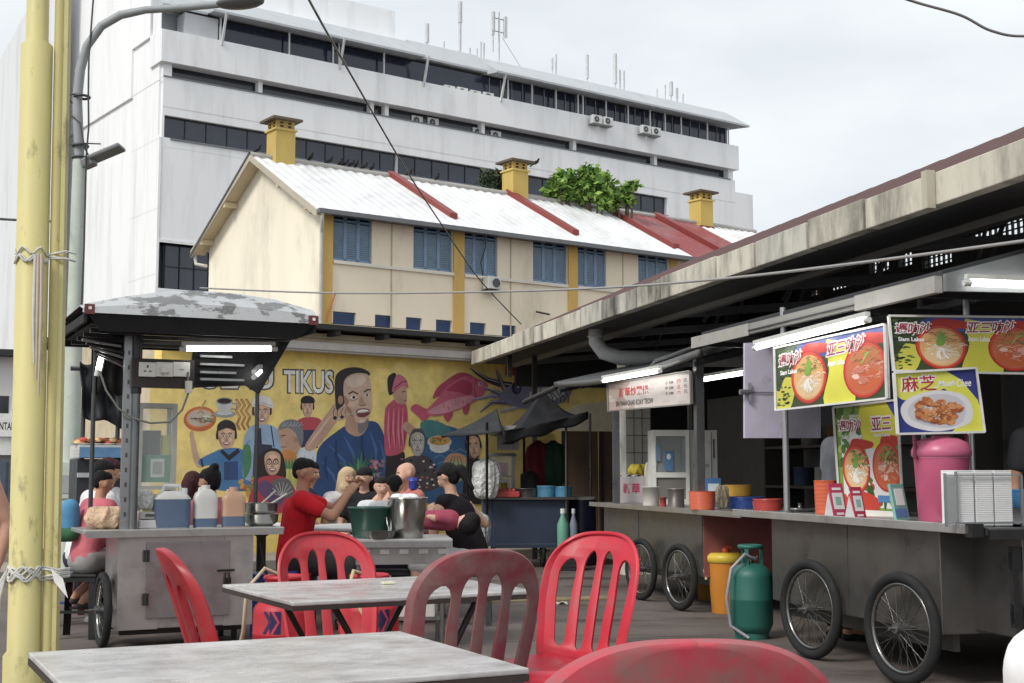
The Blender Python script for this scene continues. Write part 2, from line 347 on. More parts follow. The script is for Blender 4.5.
# ------------------------------------------------------------------ white office block
OF = Fr(-.2684*75, 75, CITY)
W_ = (240, 241, 243)
def office():
    t = thing('office_block', 'tall white office block with long ribbon windows and aerials on its roof', 'building', OF.o, CITY)
    z = lambda px, py: OF.uz(px, py)[1]
    u = lambda px, py: OF.uz(px, py)[0]
    UE = u(730, 150); UR = u(753, 200)
    # heights from the sight lines at px 300
    w1t, w1b = z(300, 35), z(300, 58.5); w2t, w2b = z(300, 88.5), z(300, 101); w3t, w3b = z(300, 137), z(300, 158)
    roof = z(300, 14)
    top = z(200, -34)
    D = 26.
    wl = MB().C(*W_)
    B_ = lambda a, b, bev=0: wl.box2(a, b, bev)
    wl2 = MB().C(*W_)
    # front skin pieces (depth .0 front plane) with true recesses behind for the ribbons
    core = MB().C(150, 155, 160); core.box2((.3, 1.4, 0), (UR-.3, D, w3b)); core.box2((.3, 1.4, w3b), (UE-.6, D, w1t+.1)); core.build('core_wall', 'office_wall', t)
    def band(u0, u1, z0, z1, v0=0., v1=1.5, c=W_):
        wl.C(*c); wl.box2((u0, v0, z0), (u1, v1, z1))
    band(0, UR, 0, z(160, 288)); band(3.9, UR, z(160, 288), w3b-.55, .03); band(0, 3.9, z(160, 242), w3b-.55, .03)
    band(-.02, .0, z(160, 288), w3b, 0, 2)
    band(0, UR, w3b-.55, w3b, .02)
    band(-.02, .12, w3b, w3t, .02, 2)
    uw3 = u(668, 212)
    band(uw3, UR, w3b, w3t, .02, 2)
    band(0, UR, w3t, w3t+.5, .02); band(0, UE+.5, w3t+.5, w2b)
    band(UE+.5, UR, w3t+.5, w3t+1.35, .02, 2)
    band(-.02, .5, w2b, w2t, .02, 2); band(UE-.2, UE+.3, w2b, w2t, .02, 2)
    band(-.3, UE+.6, w2t, w1b, -.35, 1.5)
    for uu in (6, 13.8, 14.9, 22.5, 30.5, 38.3):
        band(uu, uu+.28, w2b, w2t, .1, 1.2)
    # grey ledges along the window ribbons
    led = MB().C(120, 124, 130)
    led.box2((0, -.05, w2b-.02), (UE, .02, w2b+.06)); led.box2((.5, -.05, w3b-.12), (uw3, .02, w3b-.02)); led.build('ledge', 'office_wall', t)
    # glass ribbons
    uu = .13; bay = 1.32*6
    while uu < uw3:
        e = min(uu+bay, uw3+.05)
        gl = MB().C(38, 44, 60); gl.box2((uu, .3, w3b), (e-.003, .5, w3t)); wn = gl.build('window', 'glass_dark', t)
        mu = MB().C(26, 28, 34); q = uu+1.32
        mu.box2((uu, .25, w3t-.1), (e-.2, .295, w3t)); mu.box2((uu, .25, w3b), (e-.2, .295, w3b+.08))
        while q < e-.5: mu.box2((q, .25, w3b+.081), (q+.06, .295, w3t-.101)); q += 1.32
        mu.C(176, 178, 182); mu.box2((e-.19, .15, w3b), (e-.04, .295, w3t)); mu.build('window_frame', 'paint', wn)
        uu += bay
    gl = MB().C(30, 33, 42); gl.box2((.4, .55, w2b), (UE, .7, w2t)); gl.build('window', 'glass_dark', t)
    gl = MB().C(26, 32, 54); gl.box2((1.5, .4, w1b), (UE+.1, .55, w1t)); gl.build('window', 'glass_dark', t)
    # top storey: bays, posts and tilted awning roof
    s1, s2, s3, s4, s5 = u(185, 20), u(212, 30), u(418, 80), u(492, 95), UE
    s0 = u(152, 10)
    band(-.25, s0+.6, w1b-.1, w1t, .0, 1.2)
    band(s1, s2+.4, w1b-.1, w1t-.1, .05, 1.2, (186, 189, 194))
    def post(uu, v0=.0): MB().C(205, 206, 208).box2((uu, v0, w1b), (uu+.09, v0+.09, w1t)).build('post', 'paint', t)
    for px in (219, 288, 332, 338, 383): post(u(px, 50), -.1)
    for px in (507, 531, 555, 577, 582, 605, 627, 649, 664, 680, 706, 727): post(u(px, 110), -.1)
    uu = s4
    while uu < UE: MB().C(120, 124, 134).box2((uu, .33, w1b), (uu+.05, .39, w1t)).build('mullion', 'paint', t); uu += .95
    for px in (218, 336, 420, 497):
        q = u(px, 60); MB().C(205,206,208).prism([(q, -1.0, w1t+.05), (q, -.85, w1t+.05), (q, -.3, w1b-.3), (q, -.45, w1b-.3)], (.12, 0, 0)).build('bracket', 'paint', t)
    aw = MB().C(184, 188, 192)
    def awning(a, b, ov, lift=0.):
        aw.prism([(a, -ov, w1t+lift), (a, -ov, w1t+.14+lift), (a, 1.6, w1t+1.75+lift*.4), (a, 1.6, w1t+.3)], (b-a, 0, 0))
    awning(-.2, s1+.2, .1); awning(s1+.2, s2-.3, .05); awning(s2-.3, s3, .9); awning(s3, s4-.3, -.1, .25); awning(s4-.3, UE+1.2, 1.0)
    aw.build('awning', 'office_wall', t)
    pr = MB().C(*W_); pr.box2((0, 1.6, w1t+.1), (UE-1.2, D, w1t+1.75)); pr.box2((.2, 3.5, w1t+1.75), (u(420, 40)+.2, D-4, z(420, 5)+.6)); pr.build('roof', 'office_wall', t)
    wl.build('wall', 'office_wall', t)
    # white flank wall running back on the left, with a panel grid of grooves and a recessed corner bay
    fl = MB().C(242, 243, 244)
    fl.box2((-.16, -.0, 0), (.0, D+6, w3b)); fl.box2((-.15, .3, w3b), (.02, D+6, w1b+.2)); fl.box2((-.3, 4.4, w1b-3), (-.15, D+2, w1b+8.2)); fl.box2((-.3, 1.5, w1b), (0, 4.4, w1b+6))
    fl.C(222, 224, 226)
    for zz in (w3b-4.2, w3b-.1, w2b-.2, w3b-8): fl.box2((-.165, .05, zz), (-.14, 4.4, zz+.05))
    fl.prism([(-1.5, 14, 0), (-1.5, 40, 0), (-1.5, 33, w1b+4), (-1.5, 14, w1b+10)], (.12, 0, 0))
    fl.build('flank_wall', 'office_wall', t)
    # deep dark window box near the corner behind the house
    z0, z1 = z(160, 288), z(160, 242)
    gb = MB().C(46, 52, 66); gb.box2((.45, .5, z0), (3.9, .7, z1)); gb.build('window', 'glass_dark', t)
    fb = MB().C(232, 232, 232); fb.box2((.0, -.02, z1), (4.2, 1.2, z1+.18)); fb.C(20, 24, 30)
    for i in range(4): fb.box2((.5+i*.9, .42, z0), (.55+i*.9, .49, z1))
    fb.box2((.5, .43, (z0+z1)/2), (3.9, .485, (z0+z1)/2+.05)); fb.build('window_frame', 'paint', t)
    # air conditioners
    for px, py, v0 in ((452, 89, .4), (465, 91, .4), (478, 94, .4), (491, 96, .4), (421, 119, .6), (437, 121, .6), (482, 131, .6), (500, 134, .6), (589, 122, -.8), (600, 124, -.8), (638, 132, -.8), (648, 134, -.8)):
        uu, zz = OF.uz(px, py)
        m = MB().C(214, 215, 212); m.box((uu, v0, zz), (.85, .34, .6), bev=.03)
        m.C(70, 74, 78); m.lathe([(.22, 0), (.22, .02)], (uu-.08, v0-.175, zz), 16, Matrix.Rotation(pi/2, 4, 'X'))
        m.C(150, 152, 150); m.lathe([(.08, 0), (.08, .03)], (uu-.08, v0-.18, zz), 10, Matrix.Rotation(pi/2, 4, 'X'))
        if v0 < 0: m.C(120,122,124); m.box2((uu-.4, v0-.15, zz-.36), (uu+.4, .0, zz-.31))
        m.build('air_conditioner', 'paint', t)
    # aerials on the roof
    def aerial(px, yt, yb, wpx, v=2.2, kind=0):
        a, zt = OF.uz(px, yt, v); _, zb = OF.uz(px, yb, v); m = MB().C(196, 198, 200); r = wpx*.065*.5
        if kind == 0:
            m.tube([(a, v, zb-1), (a, v, zb+.8)], .06, 8); m.tube([(a, v, zb+.5), (a, v, zt)], r, 8)
        elif kind == 1:
            m.tube([(a, v, zb-1), (a, v, zt)], .07, 8); h = zt-zb
            for s_ in (-1, 1): m.C(205,207,208); m.box((a+s_*.55, v, zb+h*.72), (.24, .2, h*.42)); m.C(150,150,150)
            m.box((a, v, zb+h*.86), (1.3, .06, .06)); m.box((a, v, zb+h*.6), (1.3, .06, .06)); m.tube([(a+.3, v, zb+h*.5), (a+2.6, v, zb-.8)], .02, 5)
        m.build('aerial', 'paint', t)
    aerial(427, 24, 50, 5); aerial(460, 2, 58, 3.5); aerial(460, 2, 30, 5); aerial(499, 12, 62, 6, 2.2, 1); aerial(444, 46, 53, 2); aerial(481, 42, 56, 2); aerial(484, 43, 58, 2)
    aerial(552, 58, 75, 3); aerial(556, 54, 77, 2); aerial(587, 55, 85, 4); aerial(615, 54, 90, 4.5); aerial(620, 70, 93, 2); aerial(624, 71, 93, 2)
    aerial(665, 85, 98, 2); aerial(671, 82, 102, 5); aerial(677, 88, 104, 3); aerial(683, 94, 105, 2); aerial(657, 95, 99, 2); aerial(493, 12, 38, 5); aerial(470, 48, 60, 2); aerial(477, 52, 60, 1.5)
    a, zz = OF.uz(444, 52, 2.2); b_, _ = OF.uz(481, 58, 2.2); m = MB().C(150,150,150); m.box2((a, 2.15, zz-.1), (b_, 2.22, zz-.02)); m.build('aerial_rail', 'paint', t)
    return t
office()

# ------------------------------------------------------------------ yellow shophouse
HS = Fr(-.1434*35, 35, CITY)
def shophouse():
    t = thing('shophouse', 'long cream and yellow house with blue shutters and white metal roof', 'house', HS.o, CITY)
    U = lambda px, py: HS.uz(px, py)
    ez = U(330, 209)[1]; Wd = 7.45; Ln = U(700, 250)[0]; rh = 1.98; Ln2 = Ln + 6.6
    CR, YL = (240, 224, 198), (214, 172, 88)
    wl = MB().C(*CR)
    wl.box2((0, .0, 0), (Ln2, .25, U(333, 324)[1]))
    # front wall pieces round the windows
    wins = [(333, 372), (413.5, 452.5), (464, 497.5), (533, 567), (577, 606), (638, 668)]
    spans = []
    wt, wb = U(350, 214)[1], U(350, 261.5)[1]
    for a, b in wins: spans.append((U(a, 240)[0], U(b, 240)[0]))
    lz0, lz1 = U(345, 324)[1], U(345, 312)[1]
    lows = [(333, 356), (375, 392), (406, 422), (436, 452), (470, 486), (502, 516), (540, 556)]
    wl.box2((0, 0, lz1), (Ln2, .25, wb)); wl.box2((0, 0, wt), (Ln2, .25, ez+.05))
    prev = 0
    for a, b in spans + [(Ln2, Ln2)]:
        wl.box2((prev, 0, wb), (a, .25, wt)); prev = b
    prev = 0; ls = [(U(a, 318)[0], U(b, 318)[0]) for a, b in lows]
    for a, b in ls + [(Ln2, Ln2)]:
        wl.box2((prev, 0, lz0), (a, .25, lz1)); prev = b
    # end wall, lightened to put the sunlit side into its colour; back
    wl.C(250, 240, 216)
    wl.prism([(0, .25, 0), (0, Wd, 0), (0, Wd, ez), (0, Wd/2, ez+rh), (0, .25, ez+.12)], (.24, 0, 0))
    wl.C(*CR); wl.box2((.24, Wd-.25, 0), (Ln2, Wd, ez)); wl.prism([(Ln2, .25, 0), (Ln2, Wd, 0), (Ln2, Wd, ez), (Ln2, Wd/2, ez+rh), (Ln2, .25, ez)], (.24, 0, 0))
    wl.box2((.24, .3, lz0-.3), (Ln2, Wd-.3, lz0-.2))
    wl.build('wall', 'wall_render', t)
    # pilasters, sill line
    pl = MB().C(*YL)
    for a, b in ((322.5, 332), (453, 463.5), (567.5, 576.5), (669, 676), (704, 714)):
        pl.box2((U(a, 240)[0], -.06, 0), (U(b, 240)[0], .0, ez-.05))
    pl.build('pilaster', 'wall_render', t)
    si = MB().C(226, 220, 206)
    for a, b in ((333, 453), (464, 567), (577, 669)):
        si.box2((U(a, 240)[0], -.07, wb-.1), (U(b, 240)[0], -.001, wb-.02))
    si.C(190, 170, 135)
    for px in (391, 510, 622): si.box2((U(px, 240)[0], -.012, 0), (U(px, 240)[0]+.04, -.001, ez-.1))
    si.build('sill', 'wall_render', t)
    # shutters: three louvred leaves per window with a glazed strip above
    for k_, (a, b) in enumerate(spans):
        m = MB().C(98, 128, 164); n = 3; wdt = (b-a)/n
        m.box2((a, .16, wb), (b, .2, wt))
        fr = .05
        for i in range(n):
            x0, x1 = a+i*wdt, a+(i+1)*wdt
            m.C(120, 150, 182); m.box2((x0, .06, wb), (x0+fr, .12, wt)); m.box2((x1-fr, .06, wb), (x1, .12, wt))
            m.box2((x0, .06, wt-.22), (x1, .12, wt-.17)); m.box2((x0, .06, wb), (x1, .12, wb+.07))
            zz = wb+.1
            while zz < wt-.24:
                m.C(158, 184, 208); m.box((x0+wdt/2, .1, zz), (wdt-2*fr, .075, .012), M=Matrix.Rotation(-.7, 4, 'X')); zz += .06
        o = m.build('window', 'paint', t)
        g_ = MB().C(30, 52, 86); g_.box2((a+.03, .14, wt-.17), (b-.03, .158, wt-.02)); g_.build('pane', 'glass_dark', o)
    for a, b in ls:
        m = MB().C(64, 104, 158); m.box2((a, .1, lz0), (b, .16, lz1)); m.C(30, 60, 110); m.box2((a+.05, .08, lz0), (b-.05, .1, lz1-.06)); m.build('window', 'paint', t)
    # roof: corrugated sheets both sides (white), red sheet further right
    rf = MB(); ov = .42; ge = -.42
    def slope(u0, u1, c, side=0, dz=0, pitch=.17):
        n = max(2, int((u1-u0)/pitch)); rf.C(*c)
        def fn(i, j):
            uu = u0 + (u1-u0)*i; d = j*(Wd/2+ov) - ov
            zz = ez + .1 + d*rh/(Wd/2) + dz + .022*(1 if int(round(i*n)) % 2 else -1)
            return Vector((uu, d if side == 0 else Wd-d, zz))
        V_ = [fn(i/n, j) for j in (0, 1) for i in range(n+1)]
        rf.add(V_, [(i, i+1, n+2+i, n+1+i) for i in range(n)], smooth=False)
    slope(ge, U(690, 245)[0]-.3, (226, 227, 228)); slope(ge, Ln2+.4, (200, 200, 200), 1)
    slope(U(690, 245)[0]-.2, Ln2-3.3, (150, 62, 64), 0, .0); slope(Ln2-3.2, Ln2+.4, (232, 232, 232))
    rf.build('roof', 'roof_metal', t, solid=.03)
    un = MB().C(214, 196, 160)   # boarded soffit under the verge and eaves, barge boards
    for s_ in (0, 1):
        y = lambda d: d if s_ == 0 else Wd-d
        un.prism([(ge+.02, y(-ov+.03), ez-.0-ov*.6+.0), (ge+.02, y(Wd/2), ez+rh+.0), (ge+.02, y(Wd/2), ez+rh+.06), (ge+.02, y(-ov+.03), ez+.06-ov*.6)], (-ge, 0, 0))
        un.C(190, 180, 160)
        un.prism([(ge-.03, y(-ov), ez-.1-ov*.6), (ge-.03, y(Wd/2), ez+rh-.04), (ge-.03, y(Wd/2), ez+rh+.13), (ge-.03, y(-ov), ez+.1-ov*.6)], (.05, 0, 0))
        un.C(214, 196, 160)
        for q in (.05, .5): un.box((ge/2, y(Wd/2*q+.1), ez+rh*q-.05), (-ge, .14, .16))
    un.build('soffit', 'wall_render', t)
    gt = MB().C(112, 114, 118); gt.box2((ge, -ov-.13, ez-.24), (Ln2, -ov, ez-.12)); gt.C(88, 90, 94); gt.box2((ge, -ov, ez-.19), (Ln2, .0, ez-.15))
    gt.C(70, 72, 78); gt.prism([(ge-.05, Wd+ov, ez-.1-ov*.6), (ge-.05, Wd/2, ez+rh+.14), (ge-.05, Wd/2, ez+rh+.22), (ge-.05, Wd+ov, ez+.0-ov*.6)], (.08, 0, 0))
    gt.build('gutter', 'paint', t)
    dp = MB().C(206, 204, 196); dp.tube([(-.3, -ov-.05, ez-.2), (-.3, -ov-.05, ez-.42), (-.12, -.12, ez-.62), (-.1, -.08, ez-.7), (-.1, -.08, .1)], .05, 8); dp.build('downpipe', 'paint', t)
    dp = MB().C(206, 204, 196); dp.tube([(-.3, Wd+ov, ez-.25), (-.3, Wd+ov-.1, ez-.55), (-.08, Wd+ov-.3, ez-.62), (-.08, Wd+.05, ez-.62)], .06, 8)
    dp.build('downpipe', 'paint', t)
    rd = MB().C(140, 52, 46)   # red parapet strips across the roof
    for px in (384, 502, 600, 690):
        if px == 690: uu = U(740, 240)[0]
        else: uu = (U(px, 180)[0] + U(px, 180)[0])/2
        # the strip starts at the ridge: solve u on the ridge plane
        uu = HS.uz(px+4, 185, Wd/2)[0] if px != 690 else Ln-1.2+2.6
        rd.prism([(uu, .25, ez+.1+.25*rh/Wd*2), (uu, Wd/2, ez+rh+.12), (uu, Wd/2, ez+rh+.3), (uu, .25, ez+.28+.25*rh/Wd*2)], (.26, 0, 0))
    rd.build('roof_parapet', 'concrete_stain' if False else 'paint', t)
    rg = MB().C(170, 166, 160); rg.tube([(ge, Wd/2, ez+rh+.13), (Ln2, Wd/2, ez+rh+.13)], .1, 6); rg.build('ridge_cap', 'paint', t)
    # chimneys
    for px, yb, yt, wp in ((286, 166, 118, 25), (521.5, 200, 160, 27), (708, 226, 191, 24)):
        uu, zb = HS.uz(px, yb, Wd/2-.35); _, zt = HS.uz(px, yt, Wd/2-.35); hw = .31
        m = MB().C(204, 172, 84); c = (uu, Wd/2)
        m.box2((uu-hw, c[1]-hw, zb-.7), (uu+hw, c[1]+hw, zt-.34)); m.C(214, 184, 98); m.box2((uu-hw-.05, c[1]-hw-.05, zt-.36), (uu+hw+.05, c[1]+hw+.05, zt-.31))
        m.C(198, 164, 78); m.box2((uu-hw+.02, c[1]-hw+.02, zt-.31), (uu+hw-.02, c[1]+hw-.02, zt-.07)); m.C(96, 84, 70); m.box2((uu-hw-.16, c[1]-hw-.16, zt-.07), (uu+hw+.16, c[1]+hw+.16, zt))
        m.C(70, 48, 30)
        for q in (-.13, .13):
            for r_ in (0, 1): m.box((uu+q, c[1]-hw+.015, zt-.24+r_*.1), (.1, .02, .055)); m.box((uu-hw+.015, c[1]+q, zt-.24+r_*.1), (.02, .1, .055))
        m.C(134, 52, 40); m.box2((uu-hw-.03, c[1]-hw-.03, zb-.8), (uu+hw+.03, c[1]+hw+.03, zb-.0))
        m.build('chimney', 'wall_render', t)
    uu, zz = U(488, 284)
    m = MB().C(206, 204, 196); m.box((uu, -.2, zz), (.46, .28, .36), bev=.02); m.C(70, 72, 74); m.lathe([(.13, 0), (.13, .02)], (uu+.05, -.345, zz), 16, Matrix.Rotation(pi/2, 4, 'X'))
    m.C(60, 56, 50); m.tube([(uu-.2, -.03, zz+.2), (uu-.28, -.03, zz+.6), (uu-.1, -.03, zz+1.1), (uu-.15, -.03, zz+1.4)], .018, 5); m.box((uu, -.15, zz-.22), (.5, .3, .03))
    m.build('air_conditioner', 'paint', t)
    m = MB().C(196, 104, 44); a = U(330, 292); b = U(333, 322); m.tube([(a[0]+.12, -.1, a[1]), (b[0]-.25, -.1, b[1])], .02, 5); m.build('bracket', 'paint', t); m = MB().C(60,56,50); a = U(532, 314); m.tube([(a[0], -.2, a[1]+.05), (a[0]+.5, -.2, a[1])], .03, 5)
    m.build('bracket', 'paint', t)
    return t, ez, rh, Wd, Ln
_, EZ, RH, WD, LN = shophouse()
# birds on the ridge and gutter
def bird(px, v, lab, py=180, s=1., onz=None, fr=HS):
    uu, zz = fr.uz(px, py, v)
    z0 = onz if onz is not None else EZ+RH+.22
    m = MB().C(30, 30, 33); yaw = random.uniform(-.9, .9)
    R = Matrix.Rotation(yaw, 4, 'Z') @ Matrix.Rotation(-.5, 4, 'Y')
    m.ball((0, 0, .11), (.12, .055, .06), 10, 7, R); m.ball(R @ Vector((.12, 0, .045)) + Vector((0, 0, .11)), .038, 8, 6)
    m.tube([R @ Vector((.15, 0, .045)) + Vector((0,0,.11)), R @ Vector((.2, 0, .04)) + Vector((0,0,.11))], [.012, .002], 5)
    m.tube([R @ Vector((-.08, 0, -.0)) + Vector((0,0,.11)), R @ Vector((-.26, 0, -.02)) + Vector((0,0,.11))], [.035, .02], 6)
    m.C(90, 60, 50); m.tube([(0, .02, 0), (0, .02, .07)], .006, 4); m.tube([(0, -.02, 0), (0, -.02, .07)], .006, 4)
    p = fr.p(uu, v, z0); o = m.build('bird', 'matte'); o.location = p; tag(o, lab, 'bird', 'birds perched on the roofs'); return o
for px, lab in zip((257, 310, 329, 340, 345, 351, 356, 364, 372, 409, 437, 589), (
        'dark bird on the roof ridge left of the first yellow chimney', 'dark bird on the ridge just right of the first chimney', 'second dark bird right of the first chimney', 'third dark bird right of the first chimney',
        'fourth dark bird right of the first chimney', 'fifth dark bird right of the first chimney', 'sixth dark bird right of the first chimney', 'seventh dark bird right of the first chimney', 'dark bird just before the first red roof strip',
        'dark bird just beyond the first red roof strip', 'dark bird midway between the red strip and middle chimney', 'dark bird on the ridge among the roof trees')):
    bird(px, WD/2, lab)
o = bird(536, WD/2, 'dark bird perched on the cap of the middle chimney', onz=HS.uz(521.5, 160, WD/2-.35)[1])
# ------------------------------------------------------------------ mural building
def mural_building():
    t = thing('mural_building', 'low yellow building with painted food mural and title lettering', 'building', MUR.o, CITY)
    U0, U1 = MUR.uz(160, 420)[0], 9
    wl = MB().C(248, 214, 110); wl.box2((U0, 0, 0), (U1, .25, 2.86)); wl.C(196, 180, 150); wl.box2((U0, .25, 0), (U0+.25, 6, 3.1)); wl.box2((U0, 5.8, 0), (U1, 6, 3.1)); wl.box2((U1-.25, .25, 0), (U1, 6, 3.1))
    wl.build('wall', 'mural_paint', t)
    fa = MB().C(214, 198, 164); fa.box2((U0, -.10, 2.92), (U1, .3, 3.1)); fa.C(150, 138, 116); fa.box2((U0, -.104, 3.02), (U1, -.1, 3.03)); fa.build('fascia', 'wall_render', t)
    gt = MB().C(176, 170, 164); gt.box2((U0, -.22, 2.83), (U1, .0, 2.88)); gt.C(196, 190, 184); gt.box2((U0, -.24, 2.86), (U1, -.22, 2.96)); gt.build('gutter', 'paint', t)
    rf = MB().C(52, 52, 52); rf.prism([(U0, -.4, 3.13), (U0, -.4, 3.2), (U0, 6.3, 3.34), (U0, 6.3, 3.24)], (U1-U0, 0, 0)); rf.C(60, 60, 60)
    for i in range(int((U1-U0)/.78)): rf.box2((U0+i*.78, -.37, 3.06), (U0+i*.78+.08, -.1, 3.128))
    rf.build('roof', 'matte', t)
    # the mural: flat paint on the wall, placed by sight line onto the wall plane
    Mi = MUR.M().inverted()
    def fn(px, py, off):
        return Mi @ hit(px, py, MUR.o - MUR.B*(.002+off), MUR.B)
    P = Paint(fn, .0003, .1)
    YB = (250, 216, 112); skin = (206, 160, 130)
    P.poly([(150, 512), (150, 365), (600, 372), (600, 540), (400, 530)], YB)
    for i in range(26): # brushy tone differences in the yellow
        x, y = random.uniform(170, 560), random.uniform(366, 490); c = random.choice([(252, 220, 122), (246, 208, 100), (250, 214, 106)])
        P.ell(x, y, random.uniform(8, 26), random.uniform(4, 12), c, random.uniform(0, 90), 14)
    for x0, x1, w_, t_ in ((284, 333, 1, 'TIKUS'), (186, 273, 0, 'PULAU')):
        P.text(t_, x0-1.6, 394 if w_ else 389.6, x1+1.6, 368.4 if w_ else 366, (70, 66, 70), .06, dy=1)
        P.text(t_, x0, 392.6 if w_ else 388, x1, 370 if w_ else 367.6, (240, 238, 232), .02, dy=1)
    def face(cx, cy, rx, ry, sk=skin, hair=(30, 26, 26), rot=0, beard=0, glasses=0, smile=1, top=True, turn=0.):
        r = radians(rot)
        def q(a, b): return (cx + a*rx*cos(r) - b*ry*sin(r), cy + a*rx*sin(r) + b*ry*cos(r))
        if top: P.poly([q(-1.12, .25), q(-1.2, -.5), q(-.7, -1.28), q(.1, -1.42), q(.8, -1.22), q(1.2, -.5), q(1.1, .2), q(.0, -.2)], hair, True)
        P.poly([q(-.98, -.1), q(-.86, -.8), q(0, -1.08), q(.86, -.8), q(.98, -.1), q(.8, .6), q(.35, 1.05), q(-.35, 1.05), q(-.8, .6)], sk, True)
        dk = tuple(int(c*.8) for c in sk); lt = tuple(min(255, int(c*1.13)) for c in sk)
        P.poly([q(-.95, 0), q(-.7, .1), q(-.55, .7), q(-.3, 1.0), q(-.78, .62)], dk, True)
        P.ell(*q(.1, -.55), rx*.45, ry*.22, lt, rot, 16); P.ell(*q(.45+turn, .25), rx*.22, ry*.2, lt, rot, 12); P.ell(*q(-.45+turn, .28), rx*.2, ry*.18, lt, rot, 12)
        for s_ in (-1, 1):
            P.line([q(s_*.62+turn, -.28), q(s_*.4+turn, -.4), q(s_*.18+turn, -.3)], ry*.09, (50, 38, 34))
            P.ell(*q(s_*.4+turn, -.12), rx*.17, ry*.08, (236, 228, 218), rot, 12); P.ell(*q(s_*.4+turn, -.12), rx*.09, ry*.085, (30, 22, 20), rot, 10)
        P.poly([q(turn, -.1), q(.2+turn, .34), q(-.16+turn, .34)], dk); P.ell(*q(.0+turn, .33), rx*.17, ry*.07, tuple(int(c*.72) for c in sk), rot, 10)
        if smile: P.poly([q(-.38+turn, .52), q(.4+turn, .5), q(.24+turn, .76), q(-.2+turn, .78)], (150, 60, 60), True); P.poly([q(-.28+turn, .55), q(.3+turn, .53), q(.18+turn, .64), q(-.16+turn, .65)], (244, 238, 230), True)
        else: P.line([q(-.26+turn, .58), q(.28+turn, .57)], ry*.1, (150, 84, 78))
        if glasses:
            for s_ in (-1, 1): P.line([q(.4*s_+.3*cos(a)+turn, -.1+.22*sin(a)) for a in [i*pi/6 for i in range(13)]], .7, (40, 30, 34))
    # bowl of noodles
    P.ell(200, 419, 16.5, 12.5, (206, 92, 44), -6); P.ell(200, 418, 14, 9.6, (226, 128, 72), -6); P.ell(200, 418, 12.6, 8.2, (196, 178, 160), -6)
    for i in range(16):
        x, y = 190+random.random()*20, 413+random.random()*10; P.line([(x, y), (x+4, y-2+random.random()*3), (x+7, y+random.random()*3)], 1., random.choice([(238, 226, 210), (104, 128, 60), (170, 90, 60), (92, 70, 66)]))
    P.line([(198, 414), (206, 400)], 1.6, (190, 150, 90))
    P.ell(224.5, 414, 11, 3.6, (150, 150, 156)); P.ell(224.5, 413, 8, 2, (214, 214, 216)); P.poly([(217, 401), (232, 401), (231, 408), (227, 413), (221, 413), (218, 408)], (200, 202, 208), True); P.ell(224.5, 401, 8, 3.4, (120, 120, 126)); P.ell(224.5, 401, 6.6, 2.5, (40, 30, 28)); P.line([(232, 403), (237, 404), (236, 409), (231, 409)], 1.3, (140, 140, 146))
    for x in (238, 243, 248): P.line([(x-2, 399), (x+2, 405), (x-2, 411), (x+2, 417), (x-1, 424), (x+2, 430)], 2.6, (176, 112, 58)); P.line([(x-1.6, 400), (x+2, 405.6), (x-2, 411.6), (x+2, 417.6)], .8, (232, 178, 104))
    # man with raised arm, blue shirt
    P.poly([(194, 462), (190, 440), (190, 432), (193, 431), (195, 440), (199, 456), (204, 462), (200, 468)], skin, True)
    P.poly([(199, 460), (214, 452), (222, 449), (238, 448), (246, 454), (250, 470), (249, 490), (212, 488), (212, 467), (201, 466)], (56, 116, 176), True)
    P.poly([(222, 449), (229, 455), (238, 448), (240, 452), (229, 461), (220, 452)], (28, 30, 44)); P.poly([(224, 462), (238, 461), (238, 480), (224, 480)], (36, 66, 120)); P.line([(201, 459), (203, 467)], 2, (28, 34, 60))
    face(226.5, 437, 8.4, 10.5, smile=1); P.poly([(218, 431), (218, 424), (226, 419.6), (234, 423), (236, 431), (227, 428)], (34, 30, 34), True)
    # woman in white cap and apron
    P.poly([(243, 462), (244, 440), (249, 428), (258, 424), (266, 424), (276, 428), (281, 440), (280, 480), (246, 480)], (142, 172, 206), True)
    P.poly([(254, 445), (258, 444), (259, 428), (261, 428), (262, 444), (272, 445), (275, 470), (274, 492), (252, 492)], (40, 44, 70)); P.line([(271, 426), (274, 447)], 1.2, (40, 44, 70)); P.line([(246, 444), (250, 440)], 1.4, (110, 140, 180))
    P.poly([(243, 448), (250, 446), (251, 466), (244, 478)], (60, 130, 88), True)
    face(262, 413, 8, 11, hair=(60, 50, 46), smile=1); P.poly([(253, 407), (253, 400), (262, 395.5), (271, 399), (272.5, 408), (262, 404)], (238, 234, 228), True); P.line([(253.6, 405), (262, 402.4), (272, 406)], 1, (190, 184, 180))
    # man in red shirt behind
    P.poly([(296, 424), (302, 418), (312, 417), (321, 420), (323, 432), (318, 444), (298, 442)], (196, 62, 74), True); P.poly([(301, 430), (318, 430), (318, 448), (301, 448)], (44, 50, 86))
    face(307.5, 408, 5.6, 8.6, hair=(24, 22, 24), smile=0); P.poly([(301.6, 403), (302, 397.6), (308, 395.5), (313.6, 398), (314, 403)], (30, 28, 32), True)
    # grey haired man in white shirt
    P.poly([(298, 452), (305, 447), (314, 450), (322, 470), (320, 490), (298, 492), (295, 470)], (206, 216, 226), True); P.line([(305, 455), (303, 480)], 1.2, (160, 176, 196)); P.line([(313, 456), (315, 482)], 1, (160, 176, 196))
    P.poly([(280, 440), (278, 428), (286, 421), (296, 422), (302, 430), (302, 440), (298, 452), (290, 458), (283, 452)], (198, 150, 122), True)
    P.poly([(279, 430), (281, 423), (289, 419.5), (298, 421), (303, 430), (303, 442), (300, 446), (296, 434), (288, 428)], (112, 116, 122), True)
    for i in range(12): x = 282+i*1.7; P.line([(x, 427-(i%3)), (x+3, 422+(i%2)*3)], .6, (170, 174, 180))
